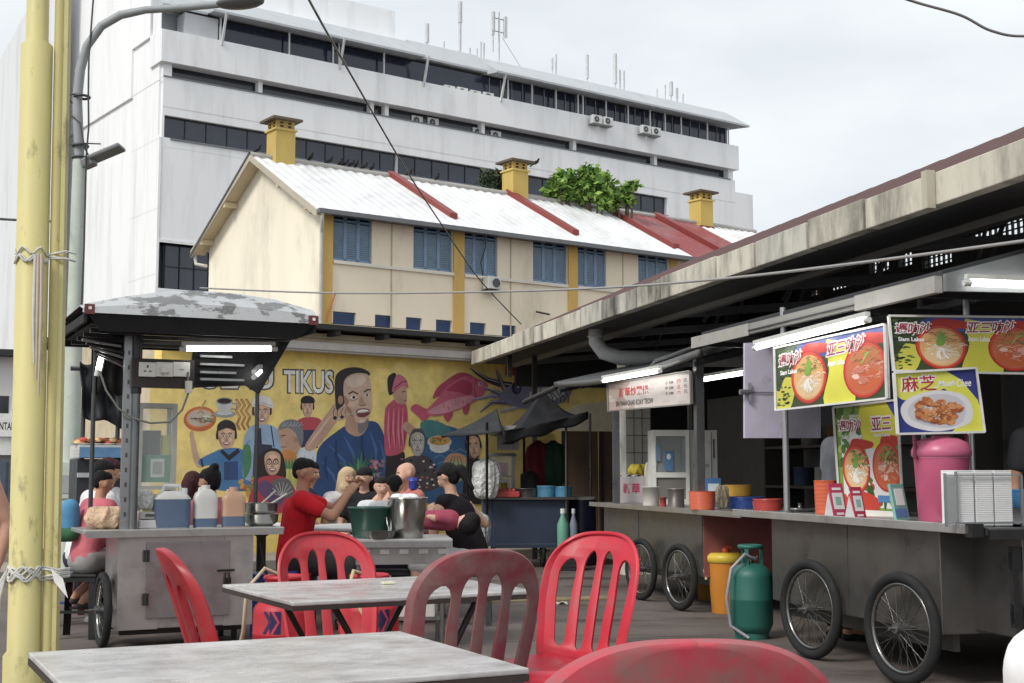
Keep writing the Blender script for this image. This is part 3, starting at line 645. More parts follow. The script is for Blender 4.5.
    P.line([(281, 436), (286, 435)], 1, (60, 44, 40)); P.line([(281, 447), (286, 447)], 1, (130, 66, 60)); P.ell(296, 440, 2, 3, (180, 130, 104))
    # vegetables
    P.poly([(282, 452), (290, 450), (296, 454), (295, 462), (284, 462)], (214, 128, 52), True)
    for x in range(282, 300, 3): P.poly([(x, 466), (x+1.5, 460), (x+3, 466), (x+2.6, 484), (x+.6, 484)], (206, 196, 92) if x % 2 else (188, 182, 80), True); P.poly([(x, 468), (x+1, 458), (x+3, 468)], (70, 128, 70), True)
    # woman with glasses
    P.poly([(259, 484), (258, 462), (263, 452), (273, 448), (281, 452), (285, 464), (284, 480)], (40, 26, 28), True)
    P.poly([(250, 510), (256, 482), (266, 476), (280, 476), (292, 484), (298, 510)], (184, 46, 62), True); P.poly([(258, 490), (265, 480), (284, 496), (276, 506)], (92, 60, 110), True)
    P.poly([(272, 482), (285, 478), (292, 484), (292, 496), (280, 496)], (96, 94, 96), True)
    for i in range(8): a = -2.9+i*.36; P.line([(282, 496), (282+12*cos(a), 496+14*sin(a))], .6, (190, 188, 186))
    face(272.5, 463, 8.2, 11, top=False, glasses=1, smile=1)
    for i in range(14): P.ell(random.uniform(240, 256), random.uniform(478, 496), 3.4, 2, random.choice([(206, 150, 60), (190, 80, 60), (110, 130, 60)]), random.uniform(0, 180), 10)
    # big man: arm, blue shirt, head
    P.poly([(316, 464), (320, 446), (336, 432), (350, 424), (372, 421), (381, 428), (386, 448), (389, 500), (318, 510)], (34, 66, 124), True)
    for a_, b_, c_, d_ in ((330, 446, 352, 476), (344, 436, 356, 470), (370, 432, 376, 466), (322, 462, 338, 488), (380, 440, 384, 480)): P.line([(a_, b_), ((a_+c_)/2+3, (b_+d_)/2), (c_, d_)], [1, 3, 1], (56, 96, 160))
    for a_, b_, c_, d_ in ((336, 440, 340, 470), (362, 430, 366, 468), (326, 456, 328, 480)): P.line([(a_, b_), ((a_+c_)/2-2, (b_+d_)/2), (c_, d_)], [1, 3, 1], (22, 44, 92))
    P.poly([(345, 426), (350, 412), (366, 414), (368, 426), (360, 436), (350, 434)], (188, 142, 116), True); P.poly([(358, 424), (367, 416), (368, 426), (360, 434)], (120, 110, 112), True)
    P.poly([(305, 446), (315, 430), (328, 412), (334, 408), (340, 416), (332, 428), (318, 446), (309, 451)], (200, 152, 126), True); P.line([(308, 446), (320, 430), (332, 414)], [1, 3, 1], (222, 184, 160))
    P.poly([(330, 414), (332, 406), (338, 403), (346, 407), (349, 414), (345, 419), (334, 421)], (206, 160, 134), True)
    for x in (334, 338, 342, 346): P.line([(x, 417), (x-1, 412), (x+1, 408)], .7, (90, 60, 52))
    P.ell(335, 418, 2, 2, (40, 34, 40)); P.ell(342, 417, 2, 1.6, (40, 34, 40))
    P.poly([(336, 408), (335, 380), (340, 371), (350, 367.5), (361, 368), (370, 373), (366, 378), (348, 388), (345, 402), (340, 408)], (40, 34, 36), True)
    P.poly([(344, 398), (344, 382), (350, 375), (360, 373), (369, 376), (371.5, 392), (372, 408), (368, 418), (362, 423), (355, 421), (348, 412)], (212, 172, 148), True)
    P.poly([(346, 382), (352, 376), (362, 374.6), (366, 380), (360, 386), (350, 387)], (228, 198, 176), True)
    P.poly([(344, 396), (348, 400), (351, 410), (355, 420), (348, 412)], (170, 120, 98), True); P.ell(340.5, 400, 2.6, 4.4, (176, 128, 106))
    P.line([(348.5, 394), (353, 391.5), (358, 394)], 1.5, (52, 38, 36)); P.line([(364, 392), (368, 389.5), (371, 390)], 1.4, (52, 38, 36))
    P.ell(353.4, 397.4, 3, 1.6, (232, 222, 214)); P.ell(353.8, 397.4, 1.5, 1.5, (34, 24, 22)); P.ell(367, 395, 2.4, 1.3, (232, 222, 214)); P.ell(367, 395, 1.2, 1.2, (34, 24, 22)); P.line([(349, 399.8), (354, 400.4), (358, 398.6)], .7, (140, 96, 80))
    P.poly([(361.5, 396), (364, 402), (366, 404.6), (360, 405.6), (358.6, 403)], (190, 142, 116), True); P.line([(359, 405), (362, 406), (366, 404.6)], .8, (120, 74, 62))
    P.poly([(356, 411), (361, 408.4), (368.6, 409), (370, 413), (365, 417), (358, 416.6)], (120, 44, 48), True); P.poly([(357.6, 411), (362, 409.4), (368, 410), (367, 412), (359, 413)], (246, 240, 232), True); P.line([(345, 415), (356, 413), (372, 411)], .8, (200, 186, 160))
    P.ell(351, 405, 3.6, 2.6, (226, 176, 158)); P.ell(362.6, 421, 3, 1.6, (228, 190, 170))
    # spiky plant and flowers
    for i, a in enumerate((-155, -140, -125, -110, -98, -88, -76, -64, -50, -36, -22)):
        r_ = radians(a); l = 30 if i % 2 else 24; x1, y1 = 361+l*cos(r_)*.95, 481+l*sin(r_); mx_, my = 361+l*.5*cos(r_)-1, 481+l*.62*sin(r_)
        P.line([(361, 484), (mx_, my), (x1, y1)], [2.6, 3.2, .3], random.choice([(58, 122, 86), (84, 150, 100), (40, 96, 72)]))
    for i in range(26): P.ell(random.uniform(370, 388), random.uniform(461, 482), 2.4, 1.8, random.choice([(176, 72, 110), (208, 140, 160), (120, 50, 80), (150, 110, 130)]), random.uniform(0, 180), 8)
    # woman in pink
    P.poly([(385, 492), (386, 462), (388, 452), (404, 452), (403, 470), (400, 500)], (42, 32, 36), True)
    P.poly([(384.5, 448), (385, 412), (391, 402), (399, 398), (406, 404), (408, 420), (406, 440), (402, 452), (388, 456)], (206, 70, 100), True)
    for x in (389, 394, 399, 403): P.line([(x, 408), (x-1, 430), (x+1, 448)], [.6, 2, .6], (236, 122, 146)); P.line([(x+2, 410), (x+2, 432), (x+1, 446)], [.4, 1.2, .4], (150, 36, 64))
    P.poly([(404, 424), (408, 422), (424, 433), (436, 420), (438, 424), (427, 439), (420, 440), (404, 430)], (204, 154, 128), True)
    P.poly([(391, 386), (393, 394), (396, 402), (405, 404), (407, 394), (405, 383), (398, 379)], (200, 148, 122), True)
    P.poly([(388.4, 392), (387.6, 379), (391, 374), (396, 374), (396, 388), (391, 395)], (36, 28, 32), True); P.poly([(392, 391), (395, 378), (399, 374.4), (406, 379), (408.4, 388), (403, 386), (396, 391)], (210, 96, 120), True); P.line([(395, 388), (402, 382), (407, 381)], 1.2, (120, 40, 60))
    P.line([(402, 392), (405, 391.4)], 1, (50, 34, 34)); P.line([(404, 401), (407, 400)], .9, (150, 60, 60))
    # pink fish
    P.poly([(410.5, 409), (416, 404), (424, 408), (431, 410), (430, 416), (423, 421), (419, 417)], (212, 74, 106), True)
    P.poly([(433, 399), (437, 388), (448, 379), (458, 373), (466, 373), (474, 378), (460, 384), (446, 392)], (200, 60, 92), True)
    P.poly([(426, 411), (436, 400), (446, 388), (458, 379), (470, 376), (480, 380), (488, 385), (484, 394), (474, 402), (460, 409), (446, 414), (432, 416)], (224, 92, 122), True)
    P.poly([(428, 412), (440, 404), (456, 398), (474, 396), (468, 404), (452, 411), (438, 414)], (238, 150, 168), True)
    P.poly([(446, 390), (462, 380), (472, 384), (470, 395), (458, 392)], (198, 52, 86), True)
    P.poly([(444, 414), (453, 412), (450, 420), (446, 421)], (206, 66, 98), True); P.poly([(463, 408), (470, 403), (468, 413), (464, 414)], (206, 66, 98), True)
    P.ell(480, 384, 1.8, 1.8, (240, 232, 224)); P.ell(480.3, 384, 1, 1, (20, 16, 20)); P.line([(476, 379), (474, 388), (476, 397)], .7, (170, 40, 70))
    for i in range(22): x, y = random.uniform(440, 470), random.uniform(388, 408); P.line([(x, y), (x+1.4, y+1), (x+1, y+2.6)], .5, (196, 80, 108))
    # teal sea, soup bowl, old man, melon
    P.poly([(420, 428), (426, 424), (440, 424), (460, 430), (470, 440), (478, 462), (474, 500), (410, 500), (412, 470)], (44, 92, 146), True)
    P.poly([(420, 424), (432, 420), (450, 428), (448, 440), (430, 440)], (62, 130, 132), True)
    for i in range(10): P.line([(430+i*4, 452+(i%3)*6), (436+i*4, 449+(i%3)*6), (442+i*4, 452+(i%3)*6)], 1, (90, 144, 190))
    P.ell(439.5, 442, 12, 6.5, (218, 214, 206)); P.ell(439.5, 447, 10, 6, (232, 230, 226)); P.ell(439.5, 440.6, 10.4, 4.6, (214, 150, 62))
    for i in range(10): P.ell(432+random.random()*15, 438+random.random()*5, 1.6, 1, random.choice([(236, 196, 90), (170, 70, 44), (120, 130, 60)]), 0, 8)
    P.ell(456, 468, 13, 14, (172, 178, 122)); P.poly([(444, 462), (450, 454), (462, 454), (468, 462), (456, 460)], (212, 150, 108), True)
    for q in (-8, -3, 3, 8): P.line([(456+q*.4, 456), (456+q, 468), (456+q*.6, 481)], .8, (96, 110, 70))
    P.poly([(398, 480), (402, 462), (412, 456), (426, 456), (434, 464), (438, 488), (400, 492)], (70, 62, 66), True)
    for i in range(46): P.ell(random.uniform(401, 436), random.uniform(459, 488), 1.4, 1.1, random.choice([(222, 212, 206), (180, 100, 100), (20, 18, 22)]), 0, 7)
    face(417.5, 444, 7, 11, sk=(180, 172, 166), hair=(70, 68, 70), smile=0)
    for i in range(6): P.line([(412+i*2, 436+(i%2)), (413+i*2, 441)], .5, (110, 102, 98))
    # octopus
    TN = [[(470, 368), (478, 374), (488, 380), (500, 384), (512, 386)], [(474, 400), (490, 396), (506, 396), (516, 392)], [(480, 412), (492, 402), (510, 402), (522, 396)], [(500, 412), (514, 408), (530, 400), (544, 398)], [(496, 368), (500, 380), (506, 392), (516, 396)],
          [(556, 398), (566, 388), (572, 376), (560, 370)], [(528, 372), (522, 382), (520, 394)], [(484, 388), (496, 392), (508, 398)]]
    for i, l in enumerate(TN): P.line(l, [1, 3, 5, 6, 7][:len(l)] if len(l) == 5 else [1.4, 4, 6, 7][:len(l)], ((44, 34, 48), (132, 128, 160), (92, 86, 124), (170, 168, 190), (120, 84, 92))[i % 5]); P.line([(x, y-1) for x, y in l], .8, (206, 204, 220))
    P.poly([(500, 398), (506, 388), (516, 384), (530, 386), (544, 384), (562, 380), (572, 388), (566, 400), (546, 408), (520, 408)], (128, 124, 160), True)
    P.poly([(530, 392), (545, 387), (562, 384), (566, 392), (550, 402), (534, 404)], (206, 204, 214), True)
    for i in range(9): P.line([(532+i*4, 390+(i%2)*3), (537+i*4, 398), (536+i*4, 403)], 1, (60, 56, 66))
    P.ell(516.5, 388, 5, 6.4, (30, 28, 48)); P.ell(517.5, 388, 3.2, 4.8, (62, 66, 110)); P.ell(518, 386, 1.3, 2, (220, 222, 234))
    for i in range(4): P.line([(524+i*4, 372+i), (526+i*4, 384)], 2.4, ((60, 56, 60), (206, 200, 196))[i % 2])
    # man in black, partly behind the wok stall
    P.poly([(464, 500), (466, 468), (470, 458), (484, 464), (490, 500)], (30, 26, 32), True)
    face(473.5, 447, 6.6, 10.5, hair=(30, 26, 28), rot=-8, smile=0); P.line([(470, 456), (474, 459), (479, 456)], 1.6, (96, 74, 66))
    P.poly([(488, 440), (500, 432), (520, 430), (540, 436), (556, 440), (556, 520), (488, 520)], (178, 152, 70), True)
    P.mb.build('mural', 'mural_paint', t)
    sw = MB().C(196, 56, 50); sw.box2((MUR.uz(505, 364)[0], -.02, 2.66), (MUR.uz(580, 372)[0], -.004, 2.8)); sw.build('red_stripe', 'paint', t)
mural_building()
# white shop on the far left
def left_shop():
    F = Fr(-13.5, 30, CITY-.25)
    t = thing('corner_shop', 'white low shop with dental sign behind the yellow pole', 'building', F.o, CITY-.25)
    def q(px, py): return F.uz(px, py)
    zt = q(8, 357)[1]
    m = MB().C(226, 226, 224); m.box2((-6, 0, q(8, 455)[1]), (5.6, .3, zt)); m.box2((-6, .3, 0), (5.6, 6, zt-.3)); m.build('wall', 'wall_render', t)
    m = MB().C(50, 50, 52); m.box2((-6.2, -.5, zt), (5.8, 6.2, zt+.14)); m.build('roof', 'matte', t)
    a, z0 = q(-12, 417); b, z1 = q(9, 396); m = MB().C(30, 36, 44); m.box2((a, -.02, z0), (b, .0, z1)); m.build('window', 'glass_dark', t)
    m = MB().C(82, 92, 108); m.box2((-6, -.02, .0), (5.6, .02, q(8, 460)[1])); m.C(60, 70, 90)
    for i in range(46): m.box2((-6+i*.25, -.03, .0), (-5.96+i*.25, -.021, q(8, 462)[1]))
    m.build('shutter', 'paint', t)
    Mi = F.M().inverted(); fn = lambda x, y, o: Vector((x, -.07-o, y))
    m = MB().C(232, 232, 230); sa, s0 = q(-40, 434); sb, s1 = q(20, 419); m.box2((sa-.4, -.07, s0-.05), (5.5, 0, s1+.12)); o = m.build('sign', 'paint', t)
    P = Paint(fn, .001); a, z0 = q(-8, 430); b, z1 = q(14, 422.5); P.text('DENTAL', a, z0, b, z1, (24, 24, 30), .02); P.mb.build('lettering', 'print', o)
    # faded relief lettering band above the window
    P = Paint(fn, .001); a, z0 = q(-16, 378); b, z1 = q(14, 362); P.text('KLINIK', a, z0, b, z1, (240, 240, 238), .04) if False else None
left_shop()
# trees seen over the house ridge
def tree(x, y, h, specs, lab, seed, cols):
    rnd = random.Random(seed)
    t = thing('tree', lab, 'tree', (x, y, 0), group='trees behind the shophouse roof')
    tr = MB().C(88, 74, 60); tr.tube([(0, 0, 0), (.1, 0, h*.4), (0, .1, h*.72), (.1, 0, h*.85)], [.22, .17, .11, .05], 8)
    for c in specs: tr.tube([(0, .05, h*.6), (c[0]*.5, c[1]*.5, (h*.6+c[2])/2+.3), (c[0], c[1], c[2])], [.09, .06, .02], 6)
    tr.build('trunk', 'wood', t)
    m = MB()
    for cx, cy, cz, r in specs:
        n = int(1700*r*r)
        for _ in range(n):
            d = Vector((rnd.gauss(0, 1), rnd.gauss(0, 1), rnd.gauss(0, 1))).normalized(); d = d*r*(rnd.random()**.45)*(.78+.34*sin(d.x*5+cx*9)*cos(d.z*6+cy*7)+rnd.uniform(0, .18))
            p = Vector((cx, cy, cz)) + Vector((d.x, d.y, d.z*.85)); s_ = rnd.uniform(.03, .13)
            a = Vector((rnd.gauss(0, 1), rnd.gauss(0, 1), rnd.gauss(0, .6))).normalized(); b = a.orthogonal().normalized()
            b = (Matrix.Rotation(rnd.uniform(0, 6.28), 3, a) @ b)
            m.add([p-a*s_*1.5, p+b*s_*.6, p+a*s_*1.5, p-b*s_*.6], [(0, 1, 2, 3)], col=S(rnd.choice(cols)))
    m.build('crown', 'foliage', t)
def tree_px(pxs, Y, lab, seed, cols):
    pts = [(aty(px, py, Y), r) for px, py, r in pxs]; c = pts[0][0]
    tree(c.x, Y, max(p.z for p, _ in pts), [(p.x-c.x, random.uniform(-.3, .3), p.z, r) for p, r in pts], lab, seed, cols)
GR = [(124, 160, 62), (96, 136, 52), (150, 184, 78), (74, 110, 46), (110, 150, 60)]; DG = [(70, 84, 60), (52, 66, 46), (88, 96, 70)]
tree_px([(500, 182, .42), (489, 180, .42), (497, 176, .3), (513, 188, .4)], 44, 'dark small leaved tree left of the middle chimney', 3, DG)
tree_px([(566, 190, .55), (560, 182, .42), (570, 178, .35), (553, 192, .4)], 44.5, 'bright green tree right of the middle chimney, left one of the row', 4, GR)
tree_px([(590, 184, .7), (586, 174, .45), (599, 186, .6), (580, 192, .5), (604, 198, .5)], 44.7, 'tallest bright green tree over the shophouse ridge', 5, GR)
tree_px([(626, 192, .4), (633, 187, .25), (617, 196, .4), (612, 203, .35), (628, 200, .3)], 45, 'small bright green tree at the right end of the row', 6, GR+[(140,170,80)])

# ------------------------------------------------------------------ market hall roof on the right
def hall():
    t = thing('market_hall', 'open market hall with weathered concrete gutter and red tiled roof', 'building')
    A0, A1 = 1.0, H.az(471, 361, 4.4)[0]; L0 = 4.4; zb, zt = 1.19+.357*4.4, 1.19+.402*4.4
    # fascia in separate precast panels
    js = [A1]
    for px in (490, 512, 533, 556, 580, 601, 636, 660, 716, 755, 808, 866): js.append(H.az(px, 300, L0)[0])
    js += [5.2, 3.9, 2.6, A0]; js = sorted(js)
    for i, (a, b) in enumerate(zip(js, js[1:])):
        m = MB().C(*random.choice([(206, 200, 182), (212, 206, 188), (196, 193, 180)])); m.T = HM
        m.box2((a+.018, L0, zb), (b-.018, L0+.1, zt+(.012 if i % 3 == 1 else 0)), bev=.008)
        ca_ = H.az(690, 300, L0)[0]; cb_ = H.az(600, 300, L0)[0]; cc_ = H.az(866, 200, L0)[0]; cd_ = H.az(810, 200, L0)[0]; mid_ = (a+b)/2
        m.build('fascia_panel', 'concrete_dirty' if (ca_ < mid_ < cb_ or cc_ < mid_ < cd_) else ('concrete_stain' if b > 6.6 else 'wall_render'), t)
    m = MB().C(190, 184, 164); m.T = HM
    for px in (745, 747): pass
    a = H.az(933, 185, L0)[0]; m.box2((a-.03, L0-.06, zb-.02), (a+.03, L0-.004, zt+.01)); m.build('downpipe', 'wall_render', t)
    m = MB().C(66, 66, 66); m.T = HM; m.box2((A0, L0+.1, zb+.02), (A1, 4.98, zb+.05)); m.C(120, 118, 114); m.box2((A0, 4.98, zb-.03), (A1, 5.06, zb+.14))
    for i in range(0): m.C(84, 82, 80); m.box2((A0+.3+i*.85, L0+.1, zb-.005), (A0+.34+i*.85, 4.98, zb+.018))
    m.build('gutter', 'matte', t)
    m = MB().C(34, 32, 30); m.T = HM; m.box2((A0, L0+.03, zb+.01), (A1-.01, L0+.07, zt-.02)); m.build('gutter_core', 'matte', t)
    # roof slopes
    rz = 1.19+.411*8
    def slopeg(La, za, Lb, zb_, c):
        m = MB().C(*c); m.T = HM; n = int((A1-A0)/.24)
        def fn(i, j): k_ = int(round(i*n)); return Vector((A0+(A1-A0)*i, La+(Lb-La)*j, za+(zb_-za)*j + (.02 if k_ % 2 else 0)))
        m.grid(fn, n, 14, smooth=False); return m
    slopeg(L0+.06, zt-.03, 8, rz, (88, 56, 52)).build('roof', 'matte', t, solid=.03)
    slopeg(8, rz, 9.9, rz+.12, (112, 62, 56)).build('roof', 'matte', t, solid=.03)
    slopeg(L0+.12, zt-.09, 8, rz-.06, (62, 64, 70)).build('shade_sheet', 'matte', t); slopeg(8, rz-.06, 9.9, rz+.06, (62, 64, 70)).build('shade_sheet', 'matte', t)  # dark sheets under the roof, added to put the hall's shade in
    m = MB().C(48, 48, 50); m.T = HM; m.prism([(A1-.12, 5.06, 2.45), (A1-.12, 9.6, 2.45), (A1-.12, 9.6, rz), (A1-.12, 8, rz-.05), (A1-.12, 5.06, zb+.1)], (.1, 0, 0)); m.build('shade_gable', 'matte', t)  # dark sheet closing the far end, added to keep it shaded
    m = MB().C(92, 94, 98); m.T = HM
    for i in range(44): m.box2((9.3, 7.45, .05*i), (17.5, 7.46+.012*(i%2), .05*i+.05))
    m.build('roller_shutter', 'paint', t)  # grey shutter wall, added closer in to lift the black interior
    # rafters and purlins underneath
    for i in range(9):
        a = A0+1+i*2.1; m = MB().C(112, 114, 118); m.T = HM
        m.prism([(a, 5.06, zb+.02), (a, 8, rz-.2), (a, 8, rz-.12), (a, 5.06, zb+.16)], (.07, 0, 0)); m.prism([(a, 8, rz-.2), (a, 9.5, rz-.14), (a, 9.5, rz-.06), (a, 8, rz-.12)], (.07, 0, 0))
        m.prism([(a, 5.06, zb-.02), (a, 9.5, zb+.4), (a, 9.5, zb+.48), (a, 5.06, zb+.06)], (.06, 0, 0))
        for L in (6.2, 7.2, 8.4): m.tube([(a+.03, L, zb+.1+(L-5)*.085), (a+.03, L+.4, zb+.3+(min(L, 8)-5)*.42)], .025, 5)
        m.build('rafter', 'paint', t)
    for L, z in ((5.8, 3.2), (6.6, 3.55), (7.4, 3.95), (8.9, 4.25)):
        m = MB().C(100, 102, 106); m.T = HM; m.box2((A0, L, z), (A1, L+.06, z+.07)); m.build('purlin', 'paint', t)
    # back wall with lattice vents high up
    LB = 9.6; za, zc_ = 3.5, rz+.04
    vs_ = [(774, 787, 289, 281), (808, 861, 290, 284), (869, 889, 272, 250), (898, 912, 266, 252), (922, 963, 264, 251), (966, 1024, 244, 226), (930, 962, 244, 237), (999, 1060, 217, 203), (1040, 1150, 240, 215)]
    holes = []
    for x0, x1, y0, y1 in vs_:
        a_, _ = H.az(x0, y0, LB); b_, _ = H.az(x1, y0, LB); z_ = H.az((x0+x1)/2, y0, LB)[1]; w__ = H.az((x0+x1)/2, y1, LB)[1]
        holes.append((min(a_, b_), max(a_, b_), z_, min(w__, zc_-.02)))
    m = MB().C(84, 84, 86); m.T = HM
    xs = sorted({A0-2, A1+1.5} | {h[0] for h in holes} | {h[1] for h in holes}); zs = sorted({0, zc_} | {h[2] for h in holes} | {h[3] for h in holes})
    for a_, b_ in zip(xs, xs[1:]):
        for z_, w__ in zip(zs, zs[1:]):
            ca, cz = (a_+b_)/2, (z_+w__)/2
            if not any(h[0] < ca < h[1] and h[2] < cz < h[3] for h in holes): m.box2((a_, LB, z_), (b_, LB+.1, w__))
    m.build('wall', 'matte', t)
    for h in holes:
        m = MB().C(46, 48, 50); m.T = HM; x = h[0]+.03
        while x < h[1]: m.box2((x, LB+.03, h[2]), (x+.022, LB+.06, h[3])); x += .11
        z = h[2]+.05
        while z < h[3]: m.box2((h[0], LB+.061, z), (h[1], LB+.08, z+.016)); z += .075
        m.build('lattice', 'paint', t)
    m = MB().C(38, 38, 40); m.T = HM; m.box2((A1-.6, 7.0, 0), (A1-.5, LB, 2.6)); m.build('shade_wall', 'matte', t)  # dark wall added so the bright far end stays in shade
    # columns deep inside the hall
    for i in range(6):
        a = 3.4+i*3.05; m = MB().C(74, 74, 76); m.T = HM; m.box2((a, 8.3, 0), (a+.14, 8.44, rz-.2)); m.build('column', 'paint', t)
    m = MB().C(176, 178, 176)   # big grey drain pipe dropping from the gutter and running inside
    p0 = hit(600, 316, H.N*4.75, H.N); a = p0.dot(H.Sd)
    m.T = HM; m.tube([(a, 4.7, zb+.05), (a, 4.7, zb-.12), (a-.03, 4.78, zb-.24), (a-.1, 4.95, zb-.3), (a-.3, 5.5, zb-.32), (a-.6, 6.6, zb-.33)], .085, 14)
    m.torus((a, 4.7, zb-.06), .088, .012, seg=20, ts=6); m.build('drain_pipe', 'paint', t)
    return zb, zt, A1
HZ, HZT, HA1 = hall()
# ------------------------------------------------------------------ builders shared by the stalls
PX = Matrix.Rotation(pi/2, 4, 'X')
def wheel(parent, c, r, axis, spokes=28, wd=.045):
    """bicycle wheel: tyre, rim, spokes, hub; axis = unit vector of the axle (in the parent's space)"""
    M = Vector((0, 0, 1)).rotation_difference(Vector(axis)).to_matrix().to_4x4()
    m = MB().C(28, 28, 29); m.torus((0,0,0), r-wd/2, wd/2, M, 48, 10); 
    ty = m.build('wheel', 'rubber', parent, loc=None); ty.location = c
    m = MB().C(138, 138, 136); m.torus((0,0,0), r-wd-.008, .012, M, 48, 8, 1.3); m.build('rim', 'shiny_steel', ty)
    m = MB().C(110, 110, 108)
    for i in range(spokes):
        a = 2*pi*i/spokes; b = a + (.35 if i % 4 < 2 else -.35); sz = .03 if i % 2 else -.03
        m.tube([M @ Vector((.025*cos(b), .025*sin(b), sz)), M @ Vector(((r-wd-.01)*cos(a), (r-wd-.01)*sin(a), 0))], .0022, 4, cap=False)
    m.build('spokes', 'shiny_steel', ty)
    m = MB().C(130, 130, 130); m.tube([M @ Vector((0,0,-.05)), M @ Vector((0,0,.05))], .028, 12); m.tube([M @ Vector((0,0,-.09)), M @ Vector((0,0,.09))], .009, 8); m.build('hub', 'steel', ty)
    return ty
def tube_lamp(a, b, lab, reflector=True, r=.016, up=(0, 0, 1)):
    a, b = Vector(a), Vector(b); d = (b-a).normalized(); L = (b-a).length
    t = thing('tube_lamp', lab, 'lamp', (a+b)/2, group='fluorescent tube lamps')
    c = (a+b)/2; m = MB().C(255, 255, 250); m.tube([a-c+d*.02, b-c-d*.02], r, 12); m.build('tube', 'lamp_tube', t)
    m = MB().C(214, 214, 210)
    for e, s_ in ((a-c, 1), (b-c, -1)):
        m.tube([e-d*s_*.015, e+d*s_*.03], r*1.15, 10)
    sd_ = d.cross(Vector(up)).normalized(); u_ = sd_.cross(d)
    R = Matrix((d, sd_, u_)).transposed().to_4x4()
    if reflector:
        m.prism([R @ Vector((-L/2-.03, -.05, .03)), R @ Vector((-L/2-.03, -.028, .075)), R @ Vector((-L/2-.03, .028, .075)), R @ Vector((-L/2-.03, .05, .03))], d*(L+.06))
    else: m.prism([R @ Vector((-L/2, -.016, .024)), R @ Vector((-L/2, -.016, .05)), R @ Vector((-L/2, .016, .05)), R @ Vector((-L/2, .016, .024))], d*L)
    m.build('lamp_housing', 'paint', t)
    return t
def stack_bowls(name, lab, cat, p, r, h, c, n, group=None, flare=1.12):
    m = MB().C(*c); prof = []
    for i in range(n):
        z = h*i/n; prof += [(r*(.93+.07*i/n), z+.001), (r*(.93+.07*i/n)*1.035, z+h/n*.6), (r*(.93+.07*i/n)*1.035, z+h/n*.85)]
    prof += [(r*1.05, h), (r*.98, h), (r*.8, h-.03), (.001, h-.035)]
    m.lathe(prof, (0,0,0), 28, cap1=False); o = m.build(name, 'plastic'); o.location = p; return tag(o, lab, cat, group)
def board_frame(fn_pt, normal, corners, thick=.012, c=(214,214,210)):
    """thin rigid board: corners lower-left, lower-right, upper-right, upper-left (world), thickness backwards"""
    m = MB().C(*c); m.prism([Vector(q) for q in corners], -Vector(normal)*thick); return m

def bilinear(c, off_n):
    ll, lr, ur, ul = [Vector(q) for q in c]
    nrm = Vector(off_n)
    return lambda u, v, o: (ll*(1-u)+lr*u)*(1-v) + (ul*(1-u)+ur*u)*v + nrm*(o+.0008)

def draw_laksa(P, x0, y0, x1, y1, rnd, kind=0):
    cx, cy, rx, ry = (x0+x1)/2, (y0+y1)/2, (x1-x0)/2, (y1-y0)/2
    P.poly([(cx-rx*.35, cy+ry*.8), (cx-rx*.1, cy+ry*1.25), (cx+rx*1.25, cy+ry*1.08), (cx+rx*1.2, cy+ry*.85), (cx+rx*.4, cy+ry*.8)], (206, 52, 40), True)
    P.ell(cx, cy, rx, ry, (200, 44, 36)); P.ell(cx, cy, rx*.93, ry*.93, (224, 74, 56)); P.ell(cx, cy-ry*.02, rx*.84, ry*.84, (206, 110, 70) if kind else (226, 168, 104))
    P.ell(cx, cy-ry*.35, rx*.7, ry*.42, (214, 96, 52) if kind else (228, 190, 140))
    for i in range(70):
        a = rnd.uniform(0, 6.28); q = rnd.random()**.6*.76; x, y = cx+rx*q*cos(a), cy+ry*(q*sin(a)*.9+.12)
        top = y > cy+ry*.15
        c = rnd.choice([(96, 140, 52), (70, 110, 44), (132, 168, 70), (160, 60, 70)]) if top else (rnd.choice([(226, 160, 140), (214, 140, 118), (236, 186, 166)]) if kind else rnd.choice([(244, 240, 228), (232, 224, 206), (222, 204, 170)]))
        l = rnd.uniform(.08, .24)*rx; b = rnd.uniform(-.9, .9)
        P.line([(x, y), (x+l*cos(b), y+l*.8*sin(b)+ry*.05), (x+l*1.6*cos(b), y+l*1.2*sin(b))], [rx*.03, rx*.075, rx*.02], c)
    if kind == 0:
        for i in range(12): a = rnd.uniform(-2.6, -.4); P.line([(cx, cy-ry*.05), (cx+rx*.25*cos(a), cy+ry*.35*sin(a)), (cx+rx*.4*cos(a+.3), cy+ry*.6*sin(a+.2))], rx*.045, (246, 243, 236))
        P.poly([(cx-rx*.2, cy+ry*.1), (cx-rx*.05, cy+ry*.62), (cx+rx*.16, cy+ry*.56), (cx+rx*.12, cy+ry*.1)], (120, 168, 62), True)
    else:
        for i in range(7): P.ell(cx+rx*rnd.uniform(-.5, .4), cy+ry*rnd.uniform(-.45, 0), rx*.16, ry*.1, rnd.choice([(232, 170, 150), (240, 196, 176), (210, 120, 96)]), rnd.uniform(-40, 40), 12)
        P.line([(cx-rx*.1, cy+ry*.2), (cx+rx*.1, cy+ry*.5), (cx+rx*.32, cy+ry*.6)], [rx*.04, rx*.1, rx*.03], (150, 190, 90))
def leafy(P, x0, y0, x1, y1, n, rnd, cs=((64, 96, 40), (40, 62, 32), (96, 128, 56), (24, 36, 24)), s_=.05):
    for i in range(n):
        x, y = rnd.uniform(x0, x1), rnd.uniform(y0, y1); P.ell(x, y, s_*rnd.uniform(.5, 1.2), s_*rnd.uniform(.4, .9), rnd.choice(cs), rnd.uniform(0, 180), 8)
